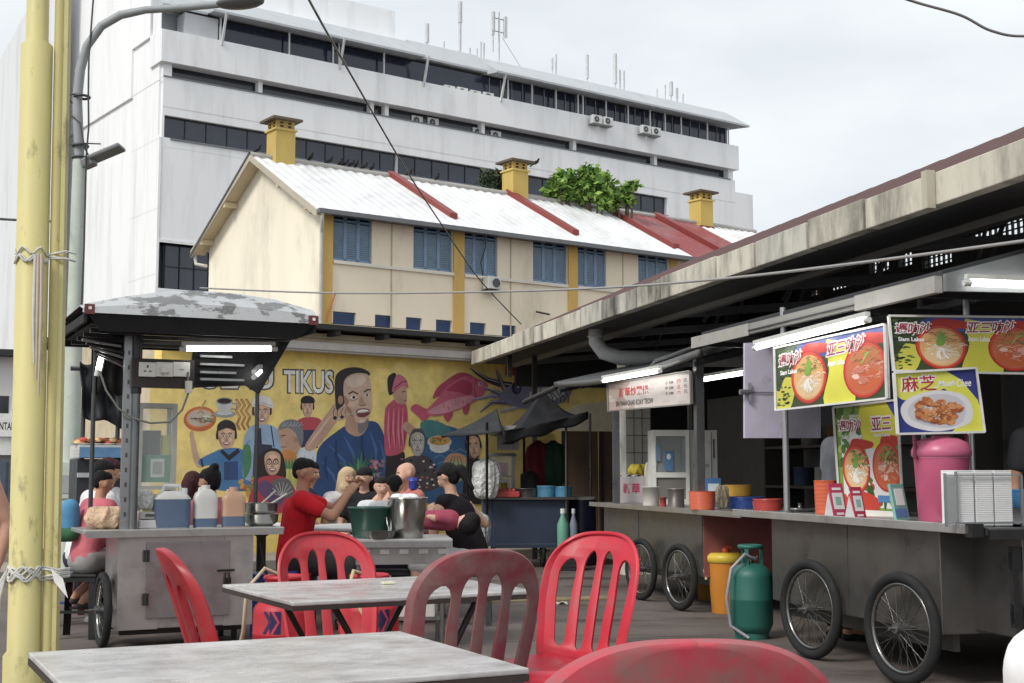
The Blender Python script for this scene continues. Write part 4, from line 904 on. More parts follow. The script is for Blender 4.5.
def laksa_banner(P, rnd, full=True):
    asp = 1.
    P.poly([(0, 0), (1, 0), (1, 1), (0, 1)], (58, 74, 42)); leafy(P, 0, .05, .22, .98, 46, rnd, s_=.03)
    P.poly([(.0, .0), (.14, .0), (.2, .4), (.1, .5), (.04, .3), (0, .3)], (206, 200, 66), True); leafy(P, 0.02, .05, .14, .45, 22, rnd, s_=.022)
    P.poly([(.2, .9), (.32, 1), (.62, 1), (.7, .8), (.6, .7), (.3, .8)], (70, 84, 170), True)
    P.poly([(.47, .02), (.74, .02), (.66, .9), (.5, .95), (.52, .5)], (222, 216, 62), True)
    P.poly([(.5, 1), (1, 1), (1, .86), (.7, .88)], (62, 78, 160), True)
    draw_laksa(P, .16, .05, .5, .86, rnd, 0); draw_laksa(P, .645, .04, 1.0, .84, rnd, 1)
    for t_, a, b, y in (('暹叻沙', .03, .27, .66), ('亚三叻沙', .5, .83, .7)):
        P.text(t_, a-.008, y-.025, b+.008, y+.235, (250, 246, 244), .07, .06, .02); P.text(t_, a, y, b, y+.21, (176, 30, 64), .015, .06, .02)
    P.text('Siam Laksa', .05, .545, .22, .62, (246, 246, 244), .03); P.text('Asam Laksa', .51, .56, .66, .65, (246, 246, 244), .03)
    P.text('RM 6.00', .02, .06, .17, .13, (240, 236, 230), .02) if False else None

# ------------------------------------------------------------------ RIGHT STALL (laksa)
def right_stall():
    rnd = random.Random(11)
    t = thing('food_cart', 'grey steel hawker cart on bicycle wheels nearest the right edge', 'food cart', H.p(7.5, 4.3, 0), 0)
    O = Matrix.Translation(-Vector(t.location))
    T = O @ HM
    L0 = 4.15; zb, zc = .30, .87
    a0, a1 = H.az(940, 560, L0)[0], H.az(772, 560, L0)[0]
    m = MB().C(122, 119, 116); m.T = T; m.box2((a0, L0, zb), (a1, L0+1.0, zc), bev=.006); 
    m.C(120, 118, 116); m.box2((a0+1.02, L0-.004, zb), (a0+1.045, L0-.0005, zc)); m.box2((a1, L0+.02, zb+.1), (a1+.03, L0+.9, zc))
    m.build('cabinet', 'steel', t)
    m = MB().C(88, 86, 84); m.T = T; m.box2((a0+.05, L0+.1, .2), (a1-.05, L0+.14, zb-.001)); m.box2((a0+.1, L0+.86, .2), (a1-.1, L0+.9, zb-.001)); m.build('chassis', 'steel', t)
    a9 = H.az(735, 513, 4.08)[0]; a6 = H.az(972, 530, 4.08)[0]
    m = MB().C(190, 190, 188); m.T = T; m.box2((a6, 4.08, zc+.002), (a9, 5.2, zc+.03), bev=.004); m.C(205, 205, 203); m.box2((a6, 4.06, zc-.005), (a9, 4.078, zc+.045), bev=.004)
    m.build('worktop', 'steel', t)
    m = MB().C(30, 30, 31); m.T = T; m.box2((a6-.03, 4.06, zc-.02), (a6+.03, 4.13, zc+.05)); m.box2((a6-.02, 4.3, zb+.1), (a6+.01, 4.335, zc-.1)); m.box2((a6-.025, 4.3, .68), (a6+.015, 4.35, .8)); m.box2((a6-.025, 4.3, .38), (a6+.015, 4.35, .5))
    m.build('hinge', 'paint', t)
    # side wing: a folding panel table turned towards the camera
    La, Lb = 4.36, 6.3
    m = MB().C(108, 105, 103); m.T = T; m.box2((a6-.02, La, zb+.02), (a6+.62, Lb, zc-.02), bev=.006); m.C(90,88,86); m.box2((a6-.024, La+.9, zb+.03), (a6-.021, La+.91, zc-.03)); m.build('side_cabinet', 'steel', t)
    m = MB().C(120, 120, 120); m.T = T; m.box2((a6-.06, 4.14, zc-.01), (a6+.7, Lb, zc+.03), bev=.004); m.C(70,70,70); m.box2((a6-.065, 4.14, zc-.03), (a6-.05, Lb, zc+.02)); m.build('side_worktop', 'steel', t)
    for k_ in (0, 1):
        m = MB().C(60,60,60); m.T = T; m.box2((a6+.02+.5*k_, Lb-.1, 0), (a6+.06+.5*k_, Lb-.06, zb+.019)); m.build('leg', 'paint', t)
    for px, py in ((809, 615), (900, 628)):
        a = H.az(px, py, 4.03)[0]; c = T @ Vector((a, 4.04, .315))
        wheel(t, c, .315, Matrix.Rotation(radians(8.5), 3, 'Z') @ H.N, 30, .062)
    # canopy posts and beam
    zc2 = zc+.03
    for a, L, top in ((H.az(786, 460, 4.25)[0], 4.25, 2.35), (7.12, 4.75, 2.35), (9.0, 5.6, 2.5), (6.6, 5.6, 2.5)):
        m = MB().C(176, 178, 180); m.T = T; m.tube([(a, L, zc2), (a, L, top)], .022, 12); m.C(130,130,130); m.tube([(a, L, zc2), (a, L, zc2+.02)], .05, 12); m.build('post', 'steel', t)
    return zc2
RZ = right_stall()
RA6 = H.az(972, 530, 4.08)[0]
def awnings():
    # right stall awning: steel gutter beam with raised end and dark tin above
    t = thing('awning', 'tin awning with pale edge beam over the right laksa stall', 'awning', H.p(8, 4.2, 2.3), 0)
    T = Matrix.Translation(-Vector(t.location)) @ HM; ze = 1.19+.252*4.2
    a0 = H.az(936, 280, 4.2)[0]; a1 = H.az(697, 340, 4.2)[0]
    m = MB().C(150, 148, 144); m.T = T; m.box2((a0+.9, 4.2, ze-.04), (a1, 4.24, ze+.035)); m.C(168, 165, 158); m.box2((a0, 4.19, ze-.055), (a0+.9, 4.24, ze+.04)); m.box2((a1-1.0, 4.19, ze-.053), (a1+.1, 4.198, ze+.037))
    m.C(60,60,60); m.box2((a0+.9, 4.188, ze-.02), (a1-1.0, 4.199, ze-.012)); m.build('edge_beam', 'paint', t)
    m = MB().C(120, 124, 126); m.T = T; m.prism([(a0-.04, 4.24, ze-.05), (a0-.04, 7.2, ze-.0), (a0-.04, 7.2, ze+.42), (a0-.04, 5.4, ze+.36), (a0-.04, 4.24, ze+.05)], (.035, 0, 0)); m.build('end_panel', 'matte', t)
    m = MB().C(58, 60, 64); m.T = T; m.prism([(a0, 4.24, ze+.04), (a0, 5.4, ze+.36), (a0, 7.2, ze+.42), (a0, 7.2, ze+.45), (a0, 5.4, ze+.39), (a0, 4.24, ze+.07)], (a1-a0, 0, 0)); m.build('roof', 'matte', t)
    for i in range(5):
        m = MB().C(50, 52, 56); m.T = T; m.box2((a0+.3+i*.8, 4.25, ze-.04), (a0+.34+i*.8, 7.1, ze+.0)); m.build('rafter', 'paint', t)
    for L_ in (4.9, 5.9):
        m = MB().C(70, 72, 76); m.T = T; m.box2((a0+.1, L_, ze+.001), (a1-.1, L_+.04, ze+.04)); m.build('rail', 'paint', t)
    # middle stall awning
    t = thing('awning', 'grey sagging tin awning over the middle fried noodle stall', 'awning', H.p(12, 4.3, 2.2), 0)
    T = Matrix.Translation(-Vector(t.location)) @ HM; ze = 1.19+.232*4.3; a0 = a1+.15; a1 = H.az(556, 385, 4.3)[0]
    m = MB().C(74, 76, 78); m.T = T; n = 24
    def fn(i, j): return Vector((a0+(a1-a0)*i, 4.3+1.6*j, ze+.36*j - .07*sin(pi*i)*(1-j) + (.05 if i < .28 and j < .5 else 0)))
    m.grid(fn, n, 6); m.build('roof', 'matte', t, solid=.03)
    m = MB().C(88, 88, 88); m.T = T; m.grid(lambda i, j: Vector((a0+(a1-a0)*i, 4.29, ze-.05+.06*j - .07*sin(pi*i))), n, 1); m.build('edge_beam', 'paint', t, solid=.03)
    m = MB().C(50, 50, 52); m.T = T; m.tube([(a1, 4.3, ze-.05), (a1+1.2, 4.25, ze-.16)], .03, 6); m.build('end_rail', 'paint', t)
    for i in range(6):
        a = a0+.2+i*(a1-a0-.3)/5; m = MB().C(54, 54, 56); m.T = T; m.prism([(a, 4.32, ze-.12), (a, 5.9, ze+.26), (a, 5.9, ze+.3), (a, 4.32, ze-.08)], (.03, 0, 0)); m.build('rafter', 'paint', t)
awnings()
# tube lamps
p = lambda px, py, L: H.p(*((lambda q: (q[0], L, q[1]))(H.az(px, py, L))))
tube_lamp(p(868, 320, 3.98), p(755, 348, 3.98), 'long lit tube lamp mounted above the laksa banner', False)
tube_lamp(p(660, 371, 4.15), p(603, 381, 4.15), 'lit tube lamp above the red lettered noodle sign', False)
tube_lamp(p(745, 373, 4.9), p(697, 381, 4.9), 'lit tube lamp between the noodle sign and the lavender board', False)
tube_lamp(p(722, 364, 6.2), p(697, 366, 6.2), 'short distant tube lamp glimpsed behind the noodle stall awning', False)
la, lz_ = H.lz(966, 283, RA6+.35); tube_lamp(H.p(RA6+.35, la, lz_), H.p(RA6+.35, la+1.1, lz_), 'lit tube lamp at the right edge under the awning end', False)
def fascia_vents():
    pass
# posters
def poster(name, lab, corners, nrm, draw, seed, frame=(222,222,218)):
    rnd = random.Random(seed)
    t = thing(name, lab, 'poster', sum((Vector(q) for q in corners), Vector())/4)
    c = [Vector(q)-Vector(t.location) for q in corners]
    board_frame(None, nrm, c, .012, frame).build('board', 'paint', t)
    P = Paint(bilinear(c, nrm), .0003); P.clip = True; draw(P, rnd); P.mb.build('print', 'print', t)
    ll, lr, ur, ul = c; m = MB().C(*frame)
    for a, b in ((ll, lr), (lr, ur), (ur, ul), (ul, ll)): m.tube([a+Vector(nrm)*.012, b+Vector(nrm)*.012], .009, 4, smooth=False)
    m.build('frame', 'paint', t)
    return t
nS = -H.N
a_r = H.az(887, 350, 4.1)[0]; a_l = H.az(776, 370, 4.1)[0]
poster('banner', 'long laksa banner with two red bowls facing the walkway', [H.p(a_l, 4.1, 1.61), H.p(a_r, 4.1, 1.615), H.p(a_r, 4.1, 2.05), H.p(a_l, 4.1, 2.04)], nS, laksa_banner, 5)
nE = -H.Sd
aE = a_r - .02
lq = lambda px, py, a: (lambda q: H.p(a, q[0], q[1]))(H.lz(px, py, a))
def banner2(P, rnd): laksa_banner(P, rnd)
poster('banner', 'long laksa banner at the stall corner facing the camera', [lq(893, 371, aE), H.p(aE, 5.12, H.lz(893, 371, aE)[1]), H.p(aE, 5.12, H.lz(893, 316, aE)[1]+.02), lq(888, 316, aE)], nE, banner2, 6)
def muah(P, rnd):
    P.poly([(0, 0), (1, 0), (1, 1), (0, 1)], (52, 60, 140)); P.poly([(0.06, 1), (.62, 1), (.8, .84), (.98, .5), (1, .4), (1, 0), (.62, 0), (.9, .3), (.6, .7), (.3, .86), (.1, .7)], (224, 222, 70)); P.poly([(.02, .98), (.6, .98), (.7, .8), (.3, .55), (.04, .6)], (226, 224, 80), True)
    P.poly([(.1, .2), (.06, .42), (.2, .6), (.5, .68), (.8, .6), (.9, .4), (.84, .14), (.5, .03), (.24, .08)], (226, 224, 228), True); P.poly([(.18, .22), (.15, .42), (.3, .58), (.55, .62), (.76, .54), (.82, .36), (.74, .14), (.5, .08)], (206, 204, 212), True)
    for i in range(110):
        r__ = rnd.random()**.5; a__ = rnd.uniform(0, 6.28); x, y = .49+.27*r__*cos(a__), .35+.19*r__*sin(a__)+.04*cos(a__*3); P.ell(x, y, rnd.uniform(.025, .06), rnd.uniform(.02, .05), rnd.choice([(196, 112, 58), (210, 130, 72), (180, 92, 46), (222, 150, 92)]), rnd.uniform(0, 180), 12)
    for i in range(30): P.ell(.48+rnd.gauss(0, .12), .34+rnd.gauss(0, .08), .012, .01, (238, 190, 130), 0, 6)
    P.text('麻芝', .07, .66, .52, .95, (250, 246, 248), .07); P.text('麻芝', .085, .68, .505, .93, (196, 30, 84), .01)
    P.text('Muah', .52, .74, .72, .84, (236, 236, 240), .02, .1); P.text('Chee', .74, .72, .92, .84, (236, 236, 240), .02, .1)
    P.text('(Original)', .14, .05, .3, .1, (240, 240, 240), .02) if False else None
aM = aE - .05
poster('menu_poster', 'blue and yellow poster of fried sesame sweets hung below the corner banner', [lq(897, 434, aM), lq(983.5, 432, aM), lq(975, 368, aM), lq(893, 373, aM)], nE, muah, 7)
def small_menu(P, rnd):
    P.poly([(0, 0), (1, 0), (1, 1), (0, 1)], (120, 160, 60)); leafy(P, 0, .45, .5, .98, 60, rnd, ((86, 134, 50), (60, 104, 40), (140, 176, 80), (190, 206, 110)), .06)
    P.poly([(.42, 1), (.9, 1), (1, .86), (1, .66), (.5, .62)], (228, 222, 60), True); P.poly([(.82, 1), (1, 1), (1, .8)], (74, 84, 168)); leafy(P, 0, .02, 1, .4, 50, rnd, ((90, 120, 50), (60, 90, 40), (200, 70, 50)), .05)
    draw_laksa(P, .08, .2, .52, .64, rnd, 0); draw_laksa(P, .56, .22, 1.0, .66, rnd, 1)
    P.poly([(.1, .04), (.5, .02), (.66, .12), (.5, .2), (.2, .22)], (206, 60, 44), True); P.poly([(0, 0), (1, 0), (1, .06), (0, .05)], (226, 222, 214))
    for t_, a, b in (('暹叻沙', .06, .42), ('亚三', .58, .88)): P.text(t_, a-.015, .745, b+.015, .885, (250, 246, 244), .07); P.text(t_, a, .76, b, .87, (170, 34, 74), .015)
    P.text('Siam Laksa', .1, .7, .36, .735, (240, 240, 236), .03); P.text('Asam Laksa', .6, .7, .86, .735, (240, 240, 236), .03)
    P.poly([(.62, .13), (.8, .13), (.8, .19), (.62, .19)], (80, 130, 190)); P.text('TNG', .64, .14, .78, .18, (240, 240, 240), .02) if False else None
aS = H.az(868, 500, 4.45)[0]
lq2 = lambda px, py, a, da: None
c_ = []
for px, py, a in ((841, 514, 8.1), (904, 519, 7.7), (898, 400, 7.7), (834, 407.5, 8.1)): c_.append(lq(px, py, a))
nn = (c_[1]-c_[0]).cross(c_[3]-c_[0]).normalized(); nn = nn if nn.y < 0 else -nn
poster('menu_poster', 'upright laksa menu poster standing on the cart behind the pink jug', c_, nn, small_menu, 8)
# lavender boards hanging
def boards():
    a0, a1 = H.az(782, 400, 4.6)[0], H.az(745, 400, 4.6)[0]
    q = [lq(745, 438, 9.0), lq(783, 438, 9.0), lq(783, 341, 9.0), lq(745, 343, 9.0)]
    t = thing('hanging_board', 'lavender board hanging open left of the laksa banner', 'board', q[0]); c = [k-q[0] for k in q]
    m = MB().C(198, 192, 212); m.prism(c, H.Sd*.03); m.build('panel', 'paint', t)
    m = MB().C(120, 116, 128); z_ = (c[3]-c[0])*.48; m.tube([c[0]*.0+z_-H.Sd*.01, c[1]*1.0+z_-H.Sd*.01], .004, 6); m.build('wire', 'paint', t)
    m = MB().C(150, 150, 152); m.tube([z_-H.Sd*.02-H.N*.05, z_-H.Sd*.02+H.N*.04], .02, 8); m.box(z_-H.Sd*.02+H.N*.03, (.02, .02, .14)); m.build('handle', 'steel', t)
    q = [lq(788, 438, 9.3), lq(821, 438, 9.3), lq(821, 404, 9.3), lq(788, 404, 9.3)]; c = [k-q[0] for k in q]
    m = MB().C(178, 174, 190); m.prism([c[0], c[1], c[2]+V(0,0,.5), c[3]+V(0,0,.5)], H.Sd*.03); o = m.build('hanging_board', 'paint'); o.location = q[0]; tag(o, 'short lavender board behind the left end of the laksa banner', 'board')
boards()
# things on the right cart
def on_cart(px, L, z=None):
    a = H.az(px, 510, L)[0]; return H.p(a, L, z if z is not None else RZ)
def pink_jug():
    p0 = lq(943, 526, 6.75); q = on_cart(943, 4.45); t = thing('drink_jug', 'large pink lidded cooler jug standing on the right cart', 'jug', q)
    m = MB().C(196, 82, 120); m.lathe([(.135, 0), (.14, .01), (.158, .36), (.16, .4)], seg=36); m.build('body', 'plastic', t)
    m = MB().C(206, 98, 134); m.lathe([(.165, .375), (.172, .385), (.172, .41), (.166, .425), (.15, .46), (.1, .485), (.0, .49)], seg=36, cap1=False); m.box((0, 0, .485), (.1, .06, .03), bev=.01); m.build('lid', 'plastic', t)
    m = MB().C(150, 46, 84); m.tube([H.N*-.17+V(0,0,.36), H.N*-.175+V(0,0,.5), H.N*-.12+V(0,0,.55), H.N*.12+V(0,0,.55), H.N*.175+V(0,0,.5), H.N*.17+V(0,0,.36)], .012, 8); m.build('handle', 'plastic', t)
    m = MB().C(236, 150, 180); m.lathe([(.1612, .37), (.1612, .374)], seg=36, cap0=False, cap1=False); m.build('rim', 'plastic', t)
pink_jug()
def qrless_sign(px, w_, h_, lab, c, seed, yaw=0., L=4.17):
    q = on_cart(px, L); t = thing('counter_sign', lab, 'sign', q, ANG_S - pi/2 + .0 + yaw)
    m = MB(); T = Matrix.Rotation(-.22, 4, 'X'); m.T = T; m.C(*c); m.box2((-w_/2, 0, 0), (w_/2, .006, h_), bev=.002); m.T = None; m.C(200,200,200); m.prism([(-w_/2, .0, 0), (-w_/2, .09, 0), (-w_/2, .05, h_*.7)], (.004, 0, 0)); m.prism([(w_/2-.004, .0, 0), (w_/2-.004, .09, 0), (w_/2-.004, .05, h_*.7)], (.004, 0, 0)); m.build('stand', 'plastic', t)
    m = MB(); m.T = T; m.C(240, 240, 238); m.box2((-w_*.36, -.002, h_*.24), (w_*.36, -.0004, h_*.72)); m.C(150, 196, 186); m.box2((-w_*.2, -.0026, h_*.36), (w_*.2, -.0021, h_*.6)); m.C(250, 246, 250); m.box2((-w_*.3, -.002, h_*.8), (w_*.3, -.0004, h_*.87)); m.box2((-w_*.25, -.002, h_*.08), (w_*.25, -.0004, h_*.14)); m.build('print', 'print', t)
qrless_sign(841, .12, .22, 'larger pink and white payment card stand beside the orange bowls', (214, 70, 106), 1, .25)
qrless_sign(861, .1, .2, 'smaller pink and white payment card stand', (206, 62, 92), 2, .3)
stack_bowls('bowl_stack', 'tall stack of orange bowls beside the pink card stands', 'bowl stack', on_cart(826, 4.35), .075, .23, (214, 92, 56), 9)
q = on_cart(902, 4.25); m = MB(); m.T = Matrix.Rotation(ANG_S-pi/2+.4, 4, 'Z') @ Matrix.Rotation(-.2, 4, 'X'); m.C(120, 178, 166); m.box((0, .0, .11), (.13, .02, .22), bev=.005); m.C(226, 240, 234); m.box((0, -.012, .14), (.08, .002, .1)); m.C(90, 130, 190); m.box((-.01, -.0115, .045), (.11, .002, .05))
o = m.build('display_card', 'print'); o.location = q; tag(o, 'teal leaning display card left of the pink jug', 'sign')
def box_stack():
    q = lq(975, 527, RA6+.12); base = Vector((q.x, q.y, RZ)); t = thing('takeaway_box_stack', 'stacks of clear takeaway boxes held in a steel frame', 'box stack', base)
    for i in range(3):
        m = MB().C(250, 250, 250); o_ = H.N*(.0+i*.115-.06); n = 30
        for k_ in range(n): m.box(o_+V(0, 0, .008+k_*.0098) + H.Sd*.06, (.105 if i else .1, .15, .007), rz=ANG_S-pi/2, bev=.002)
        m.box(o_+H.Sd*.06+V(0,0,n*.0098/2), (.098, .14, n*.0098), rz=ANG_S-pi/2); m.build('boxes', 'milky_plastic', t)
    m = MB().C(170, 172, 174)
    for s_, l in ((-.19, .28), (-.125, .29), (.27, .27), ): m.box(H.N*s_+V(0,0,l/2)-H.Sd*.03, (.012, .012, l), rz=ANG_S-pi/2)
    for z in (.02, .27): m.box(H.N*.04+V(0,0,z)-H.Sd*.03, (.46, .008, .008), rz=ANG_S-pi/2)
    m.C(190, 192, 192); m.box(H.N*-.157+V(0,0,.145)-H.Sd*.035, (.055, .004, .24), rz=ANG_S-pi/2)
    m.build('frame', 'steel', t)
    return base
bb = box_stack()
o = stack_bowls('bowl', 'blue basin on the side worktop at the right edge', 'basin', bb+H.N*.5+H.Sd*.2+V(0,0,.09), .13, .1, (52, 120, 176), 2); 
m = MB().C(214, 216, 218); m.lathe([(.1, 0), (.11, .09), (.115, .09), (.1, .085)], seg=20); o = m.build('plastic_tub', 'milky_plastic'); o.location = bb+H.N*.5+H.Sd*.2; tag(o, 'white plastic tub under the blue basin', 'tub')
m = MB().C(150, 150, 150); m.lathe([(.1, 0), (.12, .02), (.125, .025), (.05, .03), (.012, .03), (.012, .06), (.02, .065)], seg=24); o = m.build('pot_lid', 'shiny_steel'); o.location = on_cart(800, 4.45); tag(o, 'round steel pot lid with knob on the far end of the right cart', 'plate')  # a pot lid with its knob, lying on the worktop
o = stack_bowls('bowl_stack', 'low stack of red orange plates by the lavender door', 'plate stack', H.p(H.az(765, 500, 4.75)[0], 4.75, .87), .1, .08, (206, 80, 56), 4)

# ------------------------------------------------------------------ gas cylinder, cooler bucket on the ground
def gas_cylinder(x, y, r, h, c, lab, collar='ring', name='gas_cylinder', rz=0, emblem=False, hose=None):
    t = thing(name, lab, 'gas cylinder', (x, y, 0), rz)
    m = MB().C(*c); zb = .05; zt = h*.78
    m.lathe([(r*.8, 0), (r*.8, .045)], seg=32, cap1=False)
    prof = [(r*.55, .035), (r*.85, .05), (r, .1)]; prof += [(r, zt*.52), (r*1.012, zt*.53), (r*1.012, zt*.55), (r, zt*.56), (r, zt-.08)]
    for i in range(1, 8): a = i/7*pi/2; prof.append((r*cos(a)*.9+r*.1 if i < 7 else r*.1, zt-.08+.1*sin(a)))
    m.lathe(prof, seg=36); m.build('body', 'paint', t)
    m = MB().C(*c)
    if collar == 'posts':
        for a in (0, 2.1, 4.2): m.box((r*.5*cos(a), r*.5*sin(a), zt+.06), (.02, .03, h-zt+.02), rz=a)
        m.torus((0, 0, h-.01), r*.52, .016, seg=28, ts=8)
    else:
        m.lathe([(r*.58, zt-.02), (r*.6, h)], seg=32, cap0=False, cap1=False); m.torus((0,0,h), r*.6, .012, seg=32, ts=8)
    m.build('collar', 'paint', t, solid=.0 if collar == 'posts' else .006)
    m = MB().C(170, 160, 120); m.tube([(0, 0, zt), (0, 0, zt+.07)], .018, 10); m.tube([(0, 0, zt+.05), (.05, 0, zt+.06)], .012, 8); m.build('valve', 'shiny_steel', t)
    if emblem:
        for s_ in emblem:
            m = MB()
            def patch(u0, u1, v0, v1, c_, o=.001):
                n = max(1, int((u1-u0)*14)); P3 = lambda u, v: Vector(((r+o)*cos(s_+(u-.5)*.62), (r+o)*sin(s_+(u-.5)*.62), .245+v*.13))
                for i in range(n):
                    a_, b_ = u0+(u1-u0)*i/n, u0+(u1-u0)*(i+1)/n; m.add([P3(a_, v0), P3(b_, v0), P3(b_, v1), P3(a_, v1)], [(0, 1, 2, 3)], smooth=False, col=S(c_))
            patch(.4, 1, 0, 1, (42, 38, 84), .0015)
            for k_ in range(16):
                v = k_/16; e = .36*(1-abs(v*2-1)); patch(e, e+.2, v, v+1/16, (64, 44, 90) , .0024); patch(.46+e, .62+e*.9, v, v+1/16, (206, 60, 84), .0024)
            m.build('emblem', 'print', t)
    if hose:
        m = MB().C(*hose[0]); m.tube(hose[1], .012, 8); m.build('hose', 'plastic', t)
    return t
g_ = H.p(8.85, 4.02, 0); q = atz(752, 638, 0)
gas_cylinder(q.x, q.y, .152, .66, (34, 104, 92), 'green gas cylinder with upright neck beside the right cart', 'posts', hose=((150, 150, 156), [(.03, -.02, .56), (-.06, -.1, .6), (-.16, -.12, .5), (-.2, -.14, .3), (-.17, -.1, .1), (-.05, -.17, .02)]))
q = atz(728, 614, 0)
def cooler(q):
    t = thing('cooler_bucket', 'orange water cooler with yellow lid behind the green gas cylinder', 'cooler', (q.x, q.y+.1, 0))
    m = MB().C(226, 140, 44); m.lathe([(.115, 0), (.12, .01), (.15, .43), (.152, .44)], seg=36); m.build('body', 'plastic', t)
    m = MB().C(232, 196, 56); m.lathe([(.15, .42), (.165, .43), (.168, .47), (.16, .485), (.14, .5), (.13, .505)], seg=36); m.build('lid', 'plastic', t)
    m = MB().C(214, 84, 44); m.lathe([(.03, .505), (.035, .53), (.02, .545)], seg=16); m.tube([(-.06, 0, .545), (.0, 0, .55), (.06, 0, .545)], .01, 6); m.build('knob', 'plastic', t)
    m = MB().C(216, 190, 150); m.tube([(-.16, -.02, .42), (-.185, -.03, .36), (-.17, -.05, .28)], .012, 6); m.build('handle', 'plastic', t)
cooler(q)
m = MB().C(196, 150, 60); m.lathe([(.0, 0), (.13, 0), (.15, .3), (.152, .3), (.14, .295)], seg=24, cap0=False); q2 = atz(716, 600, 0); o = m.build('bucket', 'plastic'); o.location = (q2.x-.02, q2.y+.1, 0); tag(o, 'dull yellow bucket half hidden left of the orange cooler', 'bucket')

# ------------------------------------------------------------------ MIDDLE STALL
def mid_stall():
    t = thing('food_cart', 'middle steel hawker cart under the red lettered noodle sign', 'food cart', H.p(11.8, 4.5, 0), 0)
    T = Matrix.Translation(-Vector(t.location)) @ HM; L0 = 4.45; zc = .84
    a0 = H.az(703, 540, L0)[0]; a1 = H.az(604, 530, L0)[0]
    m = MB().C(120, 120, 120); m.T = T; m.box2((a0+.02, L0, .3), (a1, L0+.9, zc), bev=.006); m.C(92,92,92); m.box2((a1-1.05, L0-.003, .3), (a1-1.03, L0, zc)); m.build('cabinet', 'steel', t)
    m = MB().C(150, 84, 80); m.T = T; m.box2((a0, L0+.01, .3), (a0+.018, L0+.89, zc-.005)); m.build('end_panel', 'paint', t)
    b0, b1 = H.az(741, 513, 4.35)[0], H.az(590, 504, 4.35)[0]
    m = MB().C(170, 168, 166); m.T = T; m.box2((b0, 4.36, zc+.001), (b1, 5.5, zc+.03), bev=.004); m.C(184, 182, 180); m.box2((b0, 4.34, zc-.01), (b1, 4.358, zc+.035), bev=.004); m.build('worktop', 'steel', t)
    for px, py in ((647, 574), (686, 580)):
        a = H.az(px, py, 4.4)[0]; wheel(t, T @ Vector((a, 4.34, .287)), .285, Matrix.Rotation(radians(8.5), 3, 'Z') @ H.N, 28, .055)
    for a, L, top, w_ in ((H.az(697, 430, 4.4)[0], 4.42, 2.2, .035), (H.az(614, 440, 4.4)[0], 4.42, 2.15, .03), (b0+.3, 5.4, 2.2, .02), (b1-.2, 5.4, 2.2, .02)):
        m = MB().C(120, 122, 126); m.T = T; m.box2((a-w_, L-w_, zc+.03), (a+w_, L+w_, top)); m.build('post', 'steel', t)
    m = MB().C(80,80,80); m.T = T; m.box2((a0+.1, L0+.2, .2), (a1-.1, L0+.26, .299)); m.tube([(a0+.6, L0-.1, .29), (a0+.6, L0+.7, .29)], .012, 6); m.tube([(a0+1.5, L0-.1, .29), (a0+1.5, L0+.7, .29)], .012, 6); m.build('chassis', 'steel', t)
    return zc+.03
MZ = mid_stall()
# sign
c_ = [p(609, 411, 4.34), p(692, 404, 4.34), p(691, 371, 4.34), p(608, 384, 4.34)]
def noodle_sign(P, rnd):
    P.poly([(0, 0), (1, 0), (1, 1), (0, 1)], (206, 196, 190)); P.poly([(.0, .0), (.35, 0), (.2, .5), (.3, 1), (0, 1)], (182, 160, 150), True)
    for i in range(12): x = rnd.random(); P.ell(x, rnd.random(), .05, .06, (196, 186, 180), 0, 10)
    P.text('新華炒粿條', .15, .45, .53, .78, (190, 44, 56), .025, dy=-.0)
    P.text('SIN WAH CHAR KOAY TEOW', .1, .13, .58, .32, (40, 34, 38), .03)
    for k_ in range(3):
        P.text(('小 RM', '中 RM', '大 RM')[k_], .72, .68-k_*.17, .81, .8-k_*.17, (50, 40, 44), .02); P.text(('四', '五', '六')[k_], .85, .68-k_*.17, .89, .8-k_*.17, (190, 44, 56), .02); P.text('元', .92, .68-k_*.17, .96, .8-k_*.17, (50, 40, 44), .02)
poster('stall_sign', 'metal noodle stall sign with red characters under a tube lamp', c_, nS, noodle_sign, 9, (130, 126, 122))
